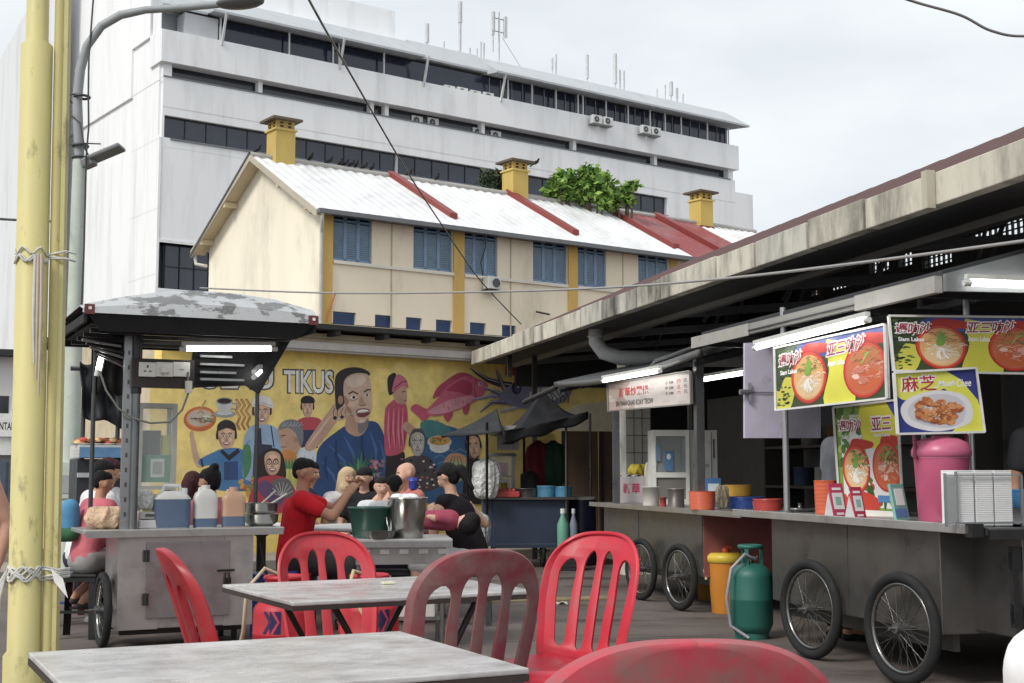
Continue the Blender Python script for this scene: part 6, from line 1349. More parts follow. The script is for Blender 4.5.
# ------------------------------------------------------------------ WOK STALL in front of the mural
def wok_stall():
    F = Fr(*(aty(483, 540, 16.6).x, 16.6), .06); zc = F.uz(530, 497)[1]
    t = thing('hawker_stall', 'dark blue stall under a peaked black tarpaulin before the mural', 'stall', F.o, F.ang)
    q = lambda px, py, v=0: F.uz(px, py, v)
    b = q(572, 500)[0]
    m = MB().C(96, 92, 92); m.box2((-.02, -.08, zc-.035), (b+.03, .7, zc), bev=.005); m.build('worktop', 'steel', t)
    m = MB().C(46, 60, 84); zb = q(530, 548)[1]; m.box2((.12, .0, zb), (b-.06, .6, zc-.036), bev=.01); m.C(70, 82, 104); m.box2((.14, -.006, zb+.04), (b-.08, -.001, zb+.055)); m.C(52, 66, 92); m.box2((.0, .06, zb+.02), (.119, .5, zc-.036)); m.build('cabinet', 'paint', t)
    for uu, vv in ((.14, .04), (b-.12, .04), (.14, .5), (b-.12, .5)): m = MB().C(36,36,38); m.tube([(uu, vv, 0), (uu, vv, zb)], .022, 8); m.build('leg', 'steel', t)
    wheel(t, (b-.35, .2, .2), .2, (1, 0, 0), 16, .05); wheel(t, (-.06, .25, .27), .27, (.92, -.39, 0), 18, .04)
    # tarpaulin: sagging pyramid with drooping corners
    pk = q(543, 391, .35); eL = q(441, 436, -.5); eF = q(500, 428, -.5); eR = q(587, 412, .0)
    V0 = Vector((pk[0], .35, pk[1])); mid = q(487, 405, .2); Vm = Vector((q(487, 410, .0)[0], .3, q(487, 411, .3)[1]+.05))
    FL = Vector((q(503, 432, -.5)[0], -.5, q(503, 431, -.5)[1])); FR = Vector((eR[0], -.1, eR[1])); BR = Vector((eR[0]-.1, 1.2, eR[1])); BL = Vector((FL.x-.1, 1.2, FL.z))
    m = MB().C(40, 41, 44)
    for A, B in ((FL, FR), (FR, BR), (BR, BL), (BL, FL)):
        def fn(s_, t_, A=A, B=B):
            e = A.lerp(B, s_); e.z -= .02*sin(pi*s_); p_ = e.lerp(V0, t_); p_.z -= .13*sin(pi*t_**.8); return p_
        m.grid(fn, 16, 12)
    WL = Vector((eL[0], -.5, eL[1])); WB = Vector((eL[0]+.05, .9, eL[1]+.03)); R0 = Vector((q(497, 409, .3)[0], .3, q(497, 409, .3)[1]))
    for A, B, R1 in ((WL, FL+V(.02, .0, .0), R0), (WL, WB, R0)):
        m.grid(lambda s_, t_, A=A, B=B, R1=R1: A.lerp(B, s_).lerp(R1, t_) + V(0, 0, -.03*sin(pi*t_)-.02*sin(pi*s_)*(1-t_)), 12, 8)
    m.build('tarpaulin', 'tarp', t, solid=.012)
    m = MB().C(30, 31, 34)   # dark valance hanging under the eave
    m.grid(lambda i, j: FL.lerp(FR, i) + Vector((0, .03*sin(i*12), -.02*sin(pi*i)-(.16-.05*i+.02*sin(i*17))*j)), 20, 4); m.build('valance', 'tarp', t, solid=.01)
    for px, v_ in ((468, -.3), (487, -.35), (524, .6), (566, .0), (590, .9)):
        zt_ = {468: 432, 487: 424, 524: 430, 566: 420, 590: 415}[px]
        uu, z_ = q(px, zt_, v_); m = MB().C(34, 32, 34) if px < 566 else MB().C(116, 112, 108); m.tube([(uu, v_, 0 if px in (468, 487) else zc-.2), (uu, v_, z_+.02)], .017, 8); m.build('pole', 'steel', t)
    sg = MB().C(150, 148, 146); a_, z_ = q(497, 450, .1); c_, w_ = q(519, 428, .1); sg.box2((a_, .1, z_), (c_, .12, w_+.03)); sg.C(110, 100, 104)
    for k_ in range(3): sg.box2((a_+.05, .097, z_+.07+k_*.07), (c_-.06, .0995, z_+.085+k_*.07))
    sg.build('small_sign', 'paint', t)
    return F, zc, q, b
WF, WZ, wq, WB = wok_stall()
wp = lambda px, v, z=0: WF.p(wq(px, 490, v)[0], v, WZ+z)
stack_bowls('basin', 'left light blue basin on the dark blue stall', 'basin', wp(546, .15), .12, .14, (92, 168, 206), 1, 'light blue basins on the dark blue stall'); stack_bowls('basin', 'right light blue basin on the dark blue stall', 'basin', wp(563, .15), .12, .13, (86, 160, 200), 1, 'light blue basins on the dark blue stall')
pot(wp(525, .2), .15, .1, 'wide aluminium wok pot left of the blue basins', (190, 184, 180), 'steel', 'wok_pot', 'pot')
pot(wp(529, .3, .1), .11, .17, 'dark pot standing in the aluminium wok pot', (46, 44, 46), 'paint', 'pot', 'pot', True)
pot(wp(501, .2), .08, .17, 'pale yellow tub beside the red tray', (206, 190, 84), 'plastic', 'tub', 'tub'); m = MB().C(190, 60, 54); m.box((0,0,.035), (.36, .2, .07), bev=.01); m.C(206, 84, 70); [m.ball((-.14+i*.05, -.03, .08), .03, 8, 6) for i in range(6)]; o = m.build('tray', 'plastic'); o.location = wp(505, .0); tag(o, 'red tray at the front edge of the dark blue stall', 'tray')
def wok_case():
    a, b = wq(488, 480, .35)[0], wq(515, 480, .35)[0]; h = wq(500, 453, .35)[1]-WZ; t = thing('display_case', 'small grey glass case on the dark blue stall', 'display case', WF.p(a, .35, WZ), WF.ang); w_ = b-a
    m = MB().C(150, 152, 150)
    for x in (0, w_-.03):
        for v_ in (0, .25): m.box2((x, v_, 0), (x+.03, v_+.03, h-.04))
    m.prism([(-.03, -.03, h-.04), (w_+.03, -.03, h-.04), (w_+.0, .05, h), (0, .05, h)], (0, .3, 0)); m.box2((.03, 0, h*.45), (w_-.03, .28, h*.48)); m.build('frame', 'paint', t)
    m = MB().C(190, 80, 76); m.box2((w_*.3, .12, h*.48), (w_*.75, .2, h*.78)); m.C(200, 190, 180); m.box2((.06, .1, .02), (w_-.06, .2, h*.4)); m.build('contents', 'plastic', t)
    m = MB().C(200, 206, 206); m.box2((.03, .005, .02), (w_-.03, .009, h-.045)); m.build('pane', 'glass_case', t)
wok_case()
bag(wp(486, -.16, -.02), .34, .5, 'bulging white plastic bag of packets tied to the left stall pole', (226, 226, 224), seed=12, k_=.08)
bag(wp(476, -.4, -.62)+V(.05, 0, 0), .24, .45, 'clear bag hanging low beside the stall wheel', (176, 180, 182), seed=13, k_=.08)
for px, c, lab in ((538, (120, 40, 46), 'dark red hanging cloth inside the peaked stall'), (553, (44, 74, 58), 'dark green hanging cloth inside the peaked stall')):
    bag(wp(px, .75, .1), .34, .62, lab, c, 'fabric', 'hanging_cloth', 'cloth', seed=px)
def bottle(p_, r, h, c, cc, lab):
    t = thing('bottle', lab, 'bottle', p_); m = MB().C(*c); m.lathe([(r*.9, 0), (r, .02), (r, h*.62), (r*.4, h*.82), (r*.38, h*.88)], seg=16); m.build('body', 'milky_plastic', t); m = MB().C(*cc); m.lathe([(r*.45, h*.88), (r*.45, h)], seg=14); m.build('cap', 'plastic', t)
q = aty(563, 552, 16.3); bx = thing('crate', 'dark crate under the green bottle beside the blue stall', 'crate', (q.x+.05, 16.3, 0)); m = MB().C(50, 48, 50); m.box((0, 0, .12), (.32, .3, .24), bev=.01); m.build('body', 'plastic', bx)
for k_ in range(4): m = MB().C(40, 38, 40); m.box((0, -.153, .05+k_*.05), (.3, .006, .02)); m.build('slat', 'plastic', bx)
bottle((q.x+.0, 16.3, .24), .07, .5, (110, 176, 150), (220, 226, 222), 'tall green bottle beside the dark blue stall'); bottle((q.x+.13, 16.32, .24), .05, .5, (130, 140, 160), (200, 206, 210), 'slim grey bottle right of the green bottle')
q = aty(582, 545, 17.2)
def drum(x, y, r, h, c, lab, lidc):
    t = thing('drum', lab, 'drum', (x, y, 0)); m = MB().C(*c); m.lathe([(r*.92, 0), (r, .04), (r, h*.48), (r*1.03, h*.5), (r, h*.52), (r, h-.03)], seg=32); m.build('body', 'plastic', t); m = MB().C(*lidc); m.lathe([(r*1.05, h-.03), (r*1.05, h), (r*.9, h+.01), (.01, h+.012)], seg=32); m.build('lid', 'plastic', t)
drum(q.x, q.y, .18, .86, (32, 37, 70), 'dark blue drum with pale lid between the stalls', (176, 172, 164))

# ------------------------------------------------------------------ POLES
def yellow_pole():
    Y = 4.15; x0, x1, x2, x3 = [aty(v_, 471, Y).x for v_ in (12, 43, 44, 60)]
    t = thing('pole_cluster', 'yellow painted steel pole pair with cord tied round it', 'pole', ((x0+x1)/2, Y, 0)); r = (x1-x0)/2
    m = MB().C(206, 194, 124); zj = aty(30, 655, Y).z; zj2 = aty(30, 46, Y).z
    m.lathe([(r*1.25, 0), (r*1.25, zj), (r*1.02, zj+.015), (r*1.02, zj2), (r*.72, zj2+.015), (r*.72, 4.2)], seg=32); m.build('main_pole', 'pole_paint', t)
    m = MB().C(200, 188, 118); q = (x2+x3)/2-(x0+x1)/2; m.tube([(q-.006, .01, 0), (q-.006, .01, 4.2)], (x3-x2)*.36, 14); m.C(196, 186, 122); m.box2((q+.008, .0, 0), (q+.022, .03, 4.2)); m.build('side_pole', 'pole_paint', t)
    rnd = random.Random(3)
    for py, n in ((571, 7), (257, 3)):
        z0 = aty(30, py, Y).z; m = MB().C(206, 204, 198)
        for k_ in range(n):
            zz = z0+rnd.uniform(-.02, .02); R_ = r*1.05; pts = []
            for i in range(15): a = pi+pi*i/14; pts.append((R_*1.02*cos(a), R_*1.05*sin(a)-.002, zz+.012*sin(i*1.3+k_)))
            pts += [(q+.035, -.02, zz), (q+.05, .03, zz)]; m.tube(pts, .0035, 5)
        if py == 571:
            for k_ in range(4): m.tube([(-r*1.0, -.03, z0), (-r*1.3-.01*k_, -.04, z0-.08), (-r*1.5-.014*k_, -.03, z0-.22-.03*k_)], .004, 5)
            m.C(232, 232, 230); m.add([(q+.02, -.05, z0+.01), (q+.06, -.06, z0-.02), (q+.075, -.055, z0-.08), (q+.03, -.05, z0-.03)], [(0, 1, 2, 3)])
        else:
            for k_ in range(3): m.tube([(r*.55+.01*k_, -r, z0), (r*.5+.012*k_, -r*.99, z0-.2), (r*.6+.008*k_, -r*.97, z0-.34-.05*k_)], [.006, .005, .003], 5); m.C(196, 180, 160)
        m.build('cord', 'fabric', t)
    t.rotation_euler = (0, -radians(.75), 0); t.location.x += .016
yellow_pole()
def street_lamp():
    Y = 15.; x = aty(70, 471, Y).x
    t = thing('street_lamp', 'pale green street lamp with curved grey arm and two heads', 'street lamp', (x, Y, 0))
    z_ = lambda py: aty(70, py, Y).z; X_ = lambda px: aty(px, 200, Y).x - x
    m = MB().C(186, 196, 184); m.lathe([(.12, 0), (.12, z_(500)), (.115, z_(498)), (.1, z_(480)), (.088, z_(300)), (.08, z_(160))], seg=20); m.C(176, 184, 172); m.box((0, -.09, z_(480)), (.2, .1, .42), bev=.015); m.C(150,150,150); m.box((.0, -.145, z_(484)), (.14, .008, .2)); m.build('pole', 'paint', t)
    m = MB().C(150, 154, 156); pts = [(0, 0, z_(165)), (X_(74), 0, z_(100)), (X_(76), 0, z_(70)), (X_(82), 0, z_(46)), (X_(96), 0, z_(26)), (X_(115), 0, z_(15)), (X_(140), 0, z_(10)), (X_(180), 0, z_(7.5)), (X_(218), 0, z_(4))]
    m.tube(pts, [.055]*3+[.05]*3+[.042]*3, 12); m.build('arm', 'paint', t)
    m = MB().C(104, 106, 108); m.ball((X_(236), 0, z_(2.5)), ((X_(262)-X_(212))/2, .16, .07), 18, 10, Matrix.Rotation(-.08, 4, 'Y')); m.build('lamp_head', 'paint', t)
    m = MB().C(120, 122, 124); a, b = (X_(82), 0, z_(163)), (X_(120), 0, z_(147)); d = Vector(b)-Vector(a); R = Matrix.Rotation(-atan2(d.z, d.x), 4, 'Y')
    m.box(Vector(a)+d*.62, (d.length*.8, .28, .05), M=R, bev=.02); m.box(Vector(a)+d*.14-V(0,0,.02), (d.length*.34, .16, .12), M=R, bev=.03); m.C(60,60,62); m.tube([(0, 0, z_(166)), Vector(a)+d*.1-V(0,0,.04)], .03, 8); m.build('flood_lamp', 'paint', t)
    m = MB().C(60, 60, 62)
    for py in (97, 146, 158): m.torus((0, 0, z_(py)), .085, .016, seg=20, ts=6)
    m.tube([(.1, -.02, z_(0)), (.09, -.08, z_(60)), (.1, -.09, z_(95)), (.12, -.1, z_(130)), (.1, -.1, z_(160)), (.11, -.1, z_(250)), (.1, -.1, z_(330))], .011, 5); m.tube([(-.1, -.03, z_(104)), (-.16, -.05, z_(97)), (-.05, -.06, z_(95))], .01, 5); m.tube([(-.12, -.05, z_(115)), (.02, -.08, z_(125)), (.08, -.1, z_(150)), (.15, -.05, z_(162))], .01, 5)
    m.tube([(-.2, 0, z_(146)), (.0, -.09, z_(145)), (.25, -.05, z_(145))], .008, 5); m.build('cable', 'plastic', t)
street_lamp()
# overhead cables
def cable(pts, r, c, lab):
    m = MB().C(*c); P_ = []
    n = len(pts)
    for i in range(n-1):
        p0, p1, p2, p3 = pts[max(0, i-1)], pts[i], pts[i+1], pts[min(n-1, i+2)]
        for k_ in range(8):
            t_ = k_/8; P_.append(.5*((2*p1)+(p2-p0)*t_+(2*p0-5*p1+4*p2-p3)*t_*t_+(3*p1-p0-3*p2+p3)*t_**3))
    P_.append(pts[-1]); m.tube(P_, r, 6); o = m.build('overhead_cable', 'plastic'); return tag(o, lab, 'cable')
cable([aty(200, 288, 15), aty(330, 293, 13.5), aty(480, 292, 12), aty(600, 288, 10.5), aty(720, 279, 9.0), aty(850, 264, 7.6), aty(1024, 241, 6.2), aty(1150, 222, 5.4), H.p(3.0, 4.38, HZ+.05)], .009, (150, 148, 146), 'thin grey cable stretched level across the scene to the hall')
cable([aty(120, -520, 4.8), aty(285, -50, 7), aty(308, -2, 7.8), aty(350, 73, 10), aty(405, 168, 13.5), aty(440, 222, 16), aty(480, 280, 18.5), aty(521, 324, 20.8)], .0085, (34, 34, 36), 'black cable slanting down from the upper left past the chimneys')
cable([aty(300, -260, 9), aty(700, -80, 7), aty(860, -18, 6), aty(912, 1, 6), aty(960, 15, 6), aty(992, 31, 6), aty(1030, 36, 6), aty(1120, 26, 5.9), H.p(3.4, 4.5, HZT+.06)], .0065, (110, 106, 104), 'thin cable sagging in the upper right corner')
cable([aty(-500, 175, 9), aty(-60, 212, 12), aty(0, 219, 13.5), aty(66, 222, 15)], .014, (60, 60, 62), 'short dark cable entering at the left edge to the lamp post')
# posts and dark frames at the end of the hall gutter
def end_posts():
    t = thing('service_posts', 'dark posts hanging below the far end of the hall gutter', 'post', H.p(18, 4.7, 0))
    T = Matrix.Translation(-Vector(t.location)) @ HM
    a = 17.6
    m = MB().C(44, 42, 42); m.T = T; L, z_ = H.lz(535, 395, a); _, zt = H.lz(535, 350, a); m.box2((a, L-.03, 0), (a+.06, L+.03, zt+.1)); m.build('post', 'paint', t)
    m = MB().C(44, 42, 42); m.T = T; L, z_ = H.lz(510, 377, a); _, zt = H.lz(510, 352, a); m.box2((a, L-.03, z_), (a+.06, L+.03, zt+.1)); m.build('bracket', 'paint', t)
end_posts()
# ------------------------------------------------------------------ TABLES
def table(c, yaw, w_, d, h, lab, name='folding_table', legs=True, seed=1):
    t = thing(name, lab, 'table', (c[0], c[1], 0), yaw)
    m = MB().C(200, 198, 198); m.box((0, 0, h-.008), (w_, d, .014), bev=.004); m.build('tabletop', 'tabletop', t)
    m = MB().C(60, 50, 46)
    for s_ in (-1, 1): m.box((0, s_*(d/2-.004), h-.024), (w_, .008, .016)); m.box((s_*(w_/2-.004), 0, h-.024), (.008, d-.018, .016))
    m.build('edge', 'wood', t)
    if legs:
        for s_ in (-1, 1):
            for q in (-1, 1):
                m = MB().C(34, 34, 36); m.tube([(s_*w_*.3, q*d*.36, h-.03), (s_*w_*.12*-1, q*d*.38, .0)], .0125, 10); m.C(20,20,20); m.tube([(s_*w_*.12*-1, q*d*.38, .0), (-s_*w_*.12*.99, q*d*.38, .03)], .017, 10); m.build('leg', 'paint', t)
        for q in (-1, 1): m = MB().C(34, 34, 36); m.tube([(-w_*.1, q*d*.37, h*.46), (w_*.1, q*d*.37, h*.46)], .009, 8); m.build('brace', 'paint', t)
    return t
def rect_from(c1, c2, c3):   # far corner, near corner of one side, third corner -> centre, yaw, sizes
    pass
# second table: far-left and near-left corners, right front corner, all at table height
TH = .74
A = atz(236, 583.5, TH); B = atz(293, 602, TH); C_ = atz(537, 590, TH)
ux = (C_-B); yaw2 = atan2(ux.y, ux.x); w2 = ux.length; d2 = abs((A-B).dot(Vector((-sin(yaw2), cos(yaw2), 0)))); cen2 = B + ux/2 + Vector((-sin(yaw2), cos(yaw2), 0))*d2/2
T2 = table(cen2, yaw2, w2, d2, TH, 'folding table with worn pale top behind the nearest table')
A = atz(400, 630.5, TH); B = atz(522, 668, TH); C_ = atz(28, 659, TH)
ux = (A-C_); bx_ = (B-A); ya = atan2(ux.y, ux.x); yb = atan2(bx_.y, bx_.x)+pi/2; yaw1 = ya*.15+yb*.85; w1 = ux.length*.975; d1 = bx_.length; D1 = Vector((cos(yaw1), sin(yaw1), 0)); N1 = Vector((sin(yaw1), -cos(yaw1), 0)); cen1 = A - D1*w1/2 + N1*d1/2
T1 = table(cen1, yaw1, w1, d1, TH, 'nearest folding table with scuffed grey white top')
m = MB().C(226, 222, 190); m.box((0, 0, .004), (.05, .04, .008), rz=.4, bev=.002); o = m.build('paper_scrap', 'cloth_white'); q = atz(388, 584, TH+.0); o.location = (q.x, q.y, TH+.0005); tag(o, 'small yellowish paper scrap on the second table', 'paper')

# ------------------------------------------------------------------ RED PLASTIC CHAIRS
def chair_parts(mat, c, c2=None):
    """monobloc chair facing +Y; origin on the ground under the back"""
    H_ = .93; zs = .42
    t = bpy.data.objects.new('plastic_chair', None); COL.objects.link(t)
    # back: arch with four slots
    slots = [(-.78, -.44, .15, .80), (-.32, -.06, .12, .86), (.06, .32, .12, .86), (.44, .78, .15, .80)]
    W = .235; vs0 = .66; rows = []
    nv = 64
    vv = sorted([i/44*.9 for i in range(44)] + [.9+.1*(1-(1-i/14)**2) for i in range(15)])
    def wid(v):
        b = W*(.86+.14*min(1, v/.5))
        if v > vs0: q = (v-vs0)/(1-vs0); b = W*max(0.0, 1-q**2.1)**(1/2.7)
        return b
    def pos(u, v):
        x = u*wid(v); z = zs-.04 + (H_-zs+.04)*v
        y = -.015 - .17*v**1.15 + .05*(abs(x)/W)**2*1.0
        return Vector((x, y+.03, z))
    V_, F, cols = [], [], []
    for v in vv:
        us = [-1.0, -.93]
        for a, b, lo, hi in slots:
            cx = (a+b)/2; hw = (b-a)/2
            if lo < v < hi:
                k = 1.0
                e = (hi-v)/.13
                if e < 1: k = sqrt(max(0, 1-(1-e)**2))
                e2 = (v-lo)/.05
                if e2 < 1: k = min(k, sqrt(max(0, 1-(1-e2)**2)))
                k *= (.62+.38*min(1, (v-lo)/(hi-lo)/.9))
                k = max(k, .02)
            else: k = .02
            us += [cx-hw*k, cx+hw*k]
        us += [.93, 1.0]
        rows.append(us)
    nc = len(rows[0]); SUB = 1
    def keep(i, j):
        # slot columns are cells 2,4,6,8 (between the pairs)
        if i in (2, 4, 6, 8):
            a, b, lo, hi = slots[(i-2)//2]; vm = (vv[j]+vv[j+1])/2
            return not (lo < vm < hi)
        return True
    # cells: [-1,-.93],[.., slot1L],[slot1],[bar],[slot2],...
    for us, v in zip(rows, vv):
        for k_, u in enumerate(us):
            p_ = pos(u, v)
            if k_ in (0, nc-1): p_.y += .022
            V_.append(p_)
    for j in range(len(vv)-1):
        for i in range(nc-1):
            if i in (2, 4, 6, 8):
                a, b, lo, hi = slots[(i-2)//2]; vm = (vv[j]+vv[j+1])/2
                if lo < vm < hi: continue
            F.append((j*nc+i, j*nc+i+1, (j+1)*nc+i+1, (j+1)*nc+i))
    m = MB().C(*c); m.add(V_, F, smooth=True)
    o = m.build('backrest', mat, t); md = o.modifiers.new('thick', 'SOLIDIFY'); md.thickness = .013; md.offset = 0; md2 = o.modifiers.new('round', 'BEVEL'); md2.width = .004; md2.segments = 2; md2.limit_method = 'ANGLE'
    # seat shell with turned-down rim
    m = MB().C(*(c2 or c)); N_ = 22
    def seat(i, j):
        u, v = i*2-1, j; a = .215+.02*v; x = u*a; y = .43*v + .0
        r = max(abs(u)**6, (abs(v*2-1))**8); e = max(0, abs(u)-.86)/.14; f = max(0, v-.9)/.1; g_ = max(0, .05-v)/.05
        z = zs + .012*abs(u)**2 - .012*(1-abs(u))*1 - .05*e**2*(1) - .05*f**2
        return Vector((x*(1-.02*e), y+.02, z))
    m.grid(seat, N_, N_); o = m.build('seat', mat, t); md = o.modifiers.new('thick', 'SOLIDIFY'); md.thickness = .012; md.offset = 0
    for sx in (-1, 1):
        for back in (0, 1):
            m = MB().C(*(c2 or c)); 
            if back: top = Vector((sx*.2, .02, zs)); bot = Vector((sx*.235, -.06, 0))
            else: top = Vector((sx*.21, .42, zs-.02)); bot = Vector((sx*.235, .47, 0))
            def L(t_, w_): return top.lerp(bot, t_)
            for ax in (0, 1):
                n = 8; VV = []
                for i in range(n+1):
                    p_ = top.lerp(bot, i/n); w_ = .055*(1-i/n)+.03*(i/n)
                    if ax == 0: VV += [p_, p_+Vector((-sx*w_, 0, 0))]
                    else: VV += [p_, p_+Vector((0, (-w_ if not back else w_), 0))]
                m.add(VV, [(2*i, 2*i+1, 2*i+3, 2*i+2) for i in range(n)], smooth=False)
            o = m.build('leg', mat, t); md = o.modifiers.new('thick', 'SOLIDIFY'); md.thickness = .007; md.offset = 0
    return t
def chair(x, y, face, mat, c, lab, s_=1.0):
    t = chair_parts(mat, c); d = Vector(face).normalized(); rz = atan2(d.y, d.x) - pi/2
    t.location = (x, y, 0); t.rotation_euler = (0, 0, rz); t.scale = (s_, s_, s_); tag(t, lab, 'chair', 'red plastic chairs round the tables'); return t
RED = (204, 46, 58)
nrm2 = Vector((-sin(yaw2), cos(yaw2), 0)); alo2 = Vector((cos(yaw2), sin(yaw2), 0))
q = aty(330, 540, 6.05); chair(q.x, q.y, -nrm2, 'chair_plastic', (212, 52, 64), 'pinkish red chair facing the camera from behind the second table', .98)
q = aty(203, 560, 4.7); chair(q.x, q.y, Vector((.92, .39, 0)), 'chair_plastic', (196, 40, 50), 'red chair seen edge on left of the second table', .99)
q = aty(471, 560, 4.55); chair(q.x, q.y, nrm2*1+alo2*.1, 'faded_plastic', (150, 58, 70), 'dull maroon chair with its back to the camera between the two tables')
q = aty(586, 560, 5.62); chair(q.x, q.y, Vector((-.6, -.8, 0)), 'chair_plastic', (216, 34, 56), 'bright red chair standing free in front of the middle cart', 1.0)
q = aty(687, 660, 1.84); chair(q.x, q.y+.13, Vector((-.06, 1, 0)), 'faded_plastic', (206, 58, 76), 'nearest chair with scratched pink back cut off by the bottom edge', 1.03)
# red gas cylinders near the left cart
def red_cyl(px, Y, lab, hose, da=0):
    x = aty(px, 600, Y).x; th = atan2(-Y, -x)
    return gas_cylinder(x, Y, .182, .56, (196, 30, 44), lab, 'ring', emblem=[th+da], hose=hose)
red_cyl(284, 8.05, 'red gas cylinder beside the left cart door', ((190, 170, 140), [(0, 0, .56), (-.1, -.1, .62), (-.2, -.12, .5), (-.22, -.1, .25), (-.3, .1, .05)]), -.4)
red_cyl(369, 8.15, 'red gas cylinder right of its twin, behind the table legs', ((196, 180, 130), [(0, 0, .56), (-.08, -.14, .6), (-.1, -.2, .5), (.02, -.2, .3), (.12, -.16, .12)]), .42)
# ------------------------------------------------------------------ serving table with pots
q = atz(410, 545, .74)
def round_table(x, y, r, h, lab, c=(196, 196, 196), mat='steel'):
    t = thing('round_table', lab, 'table', (x, y, 0)); m = MB().C(*c); m.lathe([(r-.01, h-.03), (r, h-.028), (r, h-.004), (r-.006, h)], seg=48); m.build('tabletop', mat, t)
    m = MB().C(120, 120, 120); m.lathe([(.24, 0), (.22, .03), (.05, .06), (.04, .1), (.04, h-.1), (.16, h-.031)], seg=24); m.build('pedestal', 'steel', t); return t
TBx, TBy = atz(396, 541, .75).x, 9.35
def serving_table():
    a = aty(345, 540, 9.0).x; b = aty(447, 540, 9.0).x; t = thing('serving_table', 'steel serving table holding the green tub and steel bucket', 'table', ((a+b)/2, 9.3, 0), .12); w_ = (b-a)
    m = MB().C(196, 196, 194); m.box((0, 0, .73), (w_, .66, .02), bev=.004); m.C(150,150,150); m.box((0, -.328, .705), (w_, .012, .04)); m.build('tabletop', 'steel', t)
    m = MB().C(160, 160, 158); m.box((0, .0, .63), (w_-.08, .58, .12)); m.C(206,206,200)
    for i in range(5): m.box((-w_/2+.1+i*.13, -.295, .655), (.06, .006, .03))
    m.build('apron', 'steel', t)
    for sx in (-1, 1):
        for sy in (-1, 1): m = MB().C(120, 120, 120); m.tube([(sx*(w_/2-.06), sy*.26, 0), (sx*(w_/2-.06), sy*.26, .57)], .015, 8); m.build('leg', 'steel', t)
    m = MB().C(150, 150, 148); m.box((.1, 0, .2), (w_*.55, .4, .02)); m.build('shelf', 'steel', t)
    m = MB().C(196, 192, 186); m.box((.08, -.02, .33), (w_*.4, .34, .24), bev=.01); o = m.build('cooler_box', 'plastic', None); o.location = (TBx, 9.3, 0); tag(o, 'pale box on the low shelf of the serving table', 'box')
    return t
serving_table()
def tubx(px, Y): return aty(px, 500, Y).x
t = thing('wash_tub', 'dark green tub full of bowls on the serving table', 'tub', (tubx(371, 9.25), 9.25, .742)); m = MB().C(38, 78, 66); r_ = (tubx(394, 9.25)-tubx(349, 9.25))/2
m.lathe([(r_*.78, 0), (r_*.8, .01), (r_*.97, .19), (r_*1.03, .195), (r_*1.03, .205), (r_*.96, .205), (r_*.78, .015), (.001, .014)], seg=36, cap1=False); m.build('body', 'plastic', t)
rnd = random.Random(4); 
for i, (x, y) in enumerate(((-.08, 0), (.06, -.04), (.02, .07))):
    m = MB().C(206, 206, 202); m.lathe([(.03, .12), (.07, .17), (.072, .17), (.028, .125)], (x, y, 0), 20); m.build('bowl', 'plastic', t)
def bucket():
    x = tubx(408, 9.2); r_ = (tubx(427, 9.2)-tubx(388, 9.2))/2; h = aty(400, 497, 9.2).z-.742
    t = thing('steel_bucket', 'tall steel bucket with white cloth on the serving table', 'bucket', (x, 9.2, .742))
    m = MB().C(168, 166, 160); m.lathe([(r_*.78, 0), (r_*.8, .012), (r_*.84, .1), (r_*.845, .105), (r_*.98, h-.02), (r_*1.04, h-.014), (r_*1.04, h), (r_*.97, h), (r_*.78, .02), (.001, .018)], seg=40, cap1=False); m.build('body', 'shiny_steel', t)
    m = MB().C(140, 140, 138); m.tube([(-r_*1.0, 0, h-.03), (-r_*1.1, -.02, h-.12), (-r_*.98, -.06, h-.2), (-r_*.86, -.1, h-.24)], .006, 6); m.build('handle', 'shiny_steel', t)
    bag(Vector((x-.03, 9.2, .742+h-.08)), r_*1.5, .1, 'folded white cloth lying in the steel bucket', (222, 224, 224), 'cloth_white', 'cloth', 'cloth', 21)
bucket()
m = MB().C(150, 150, 148); m.lathe([(.09, 0), (.12, .05), (.125, .052)], seg=24); o = m.build('steel_bowl', 'shiny_steel'); o.location = (tubx(380, 9.05), 9.03, .742); tag(o, 'shallow steel bowl at the front of the serving table', 'bowl')
# dining tables further back
def dining(px, Y, r, lab): return round_table(tubx(px, Y), Y, r, .74, lab, (206, 206, 204), 'paint')
dining(384, 11.2, .62, 'round white dining table between the red shirt man and the mother')
dining(262, 11.4, .45, 'round white dining table behind the left cart counter')
dining(118, 10.9, .42, 'round white dining table at far left behind the cart post')
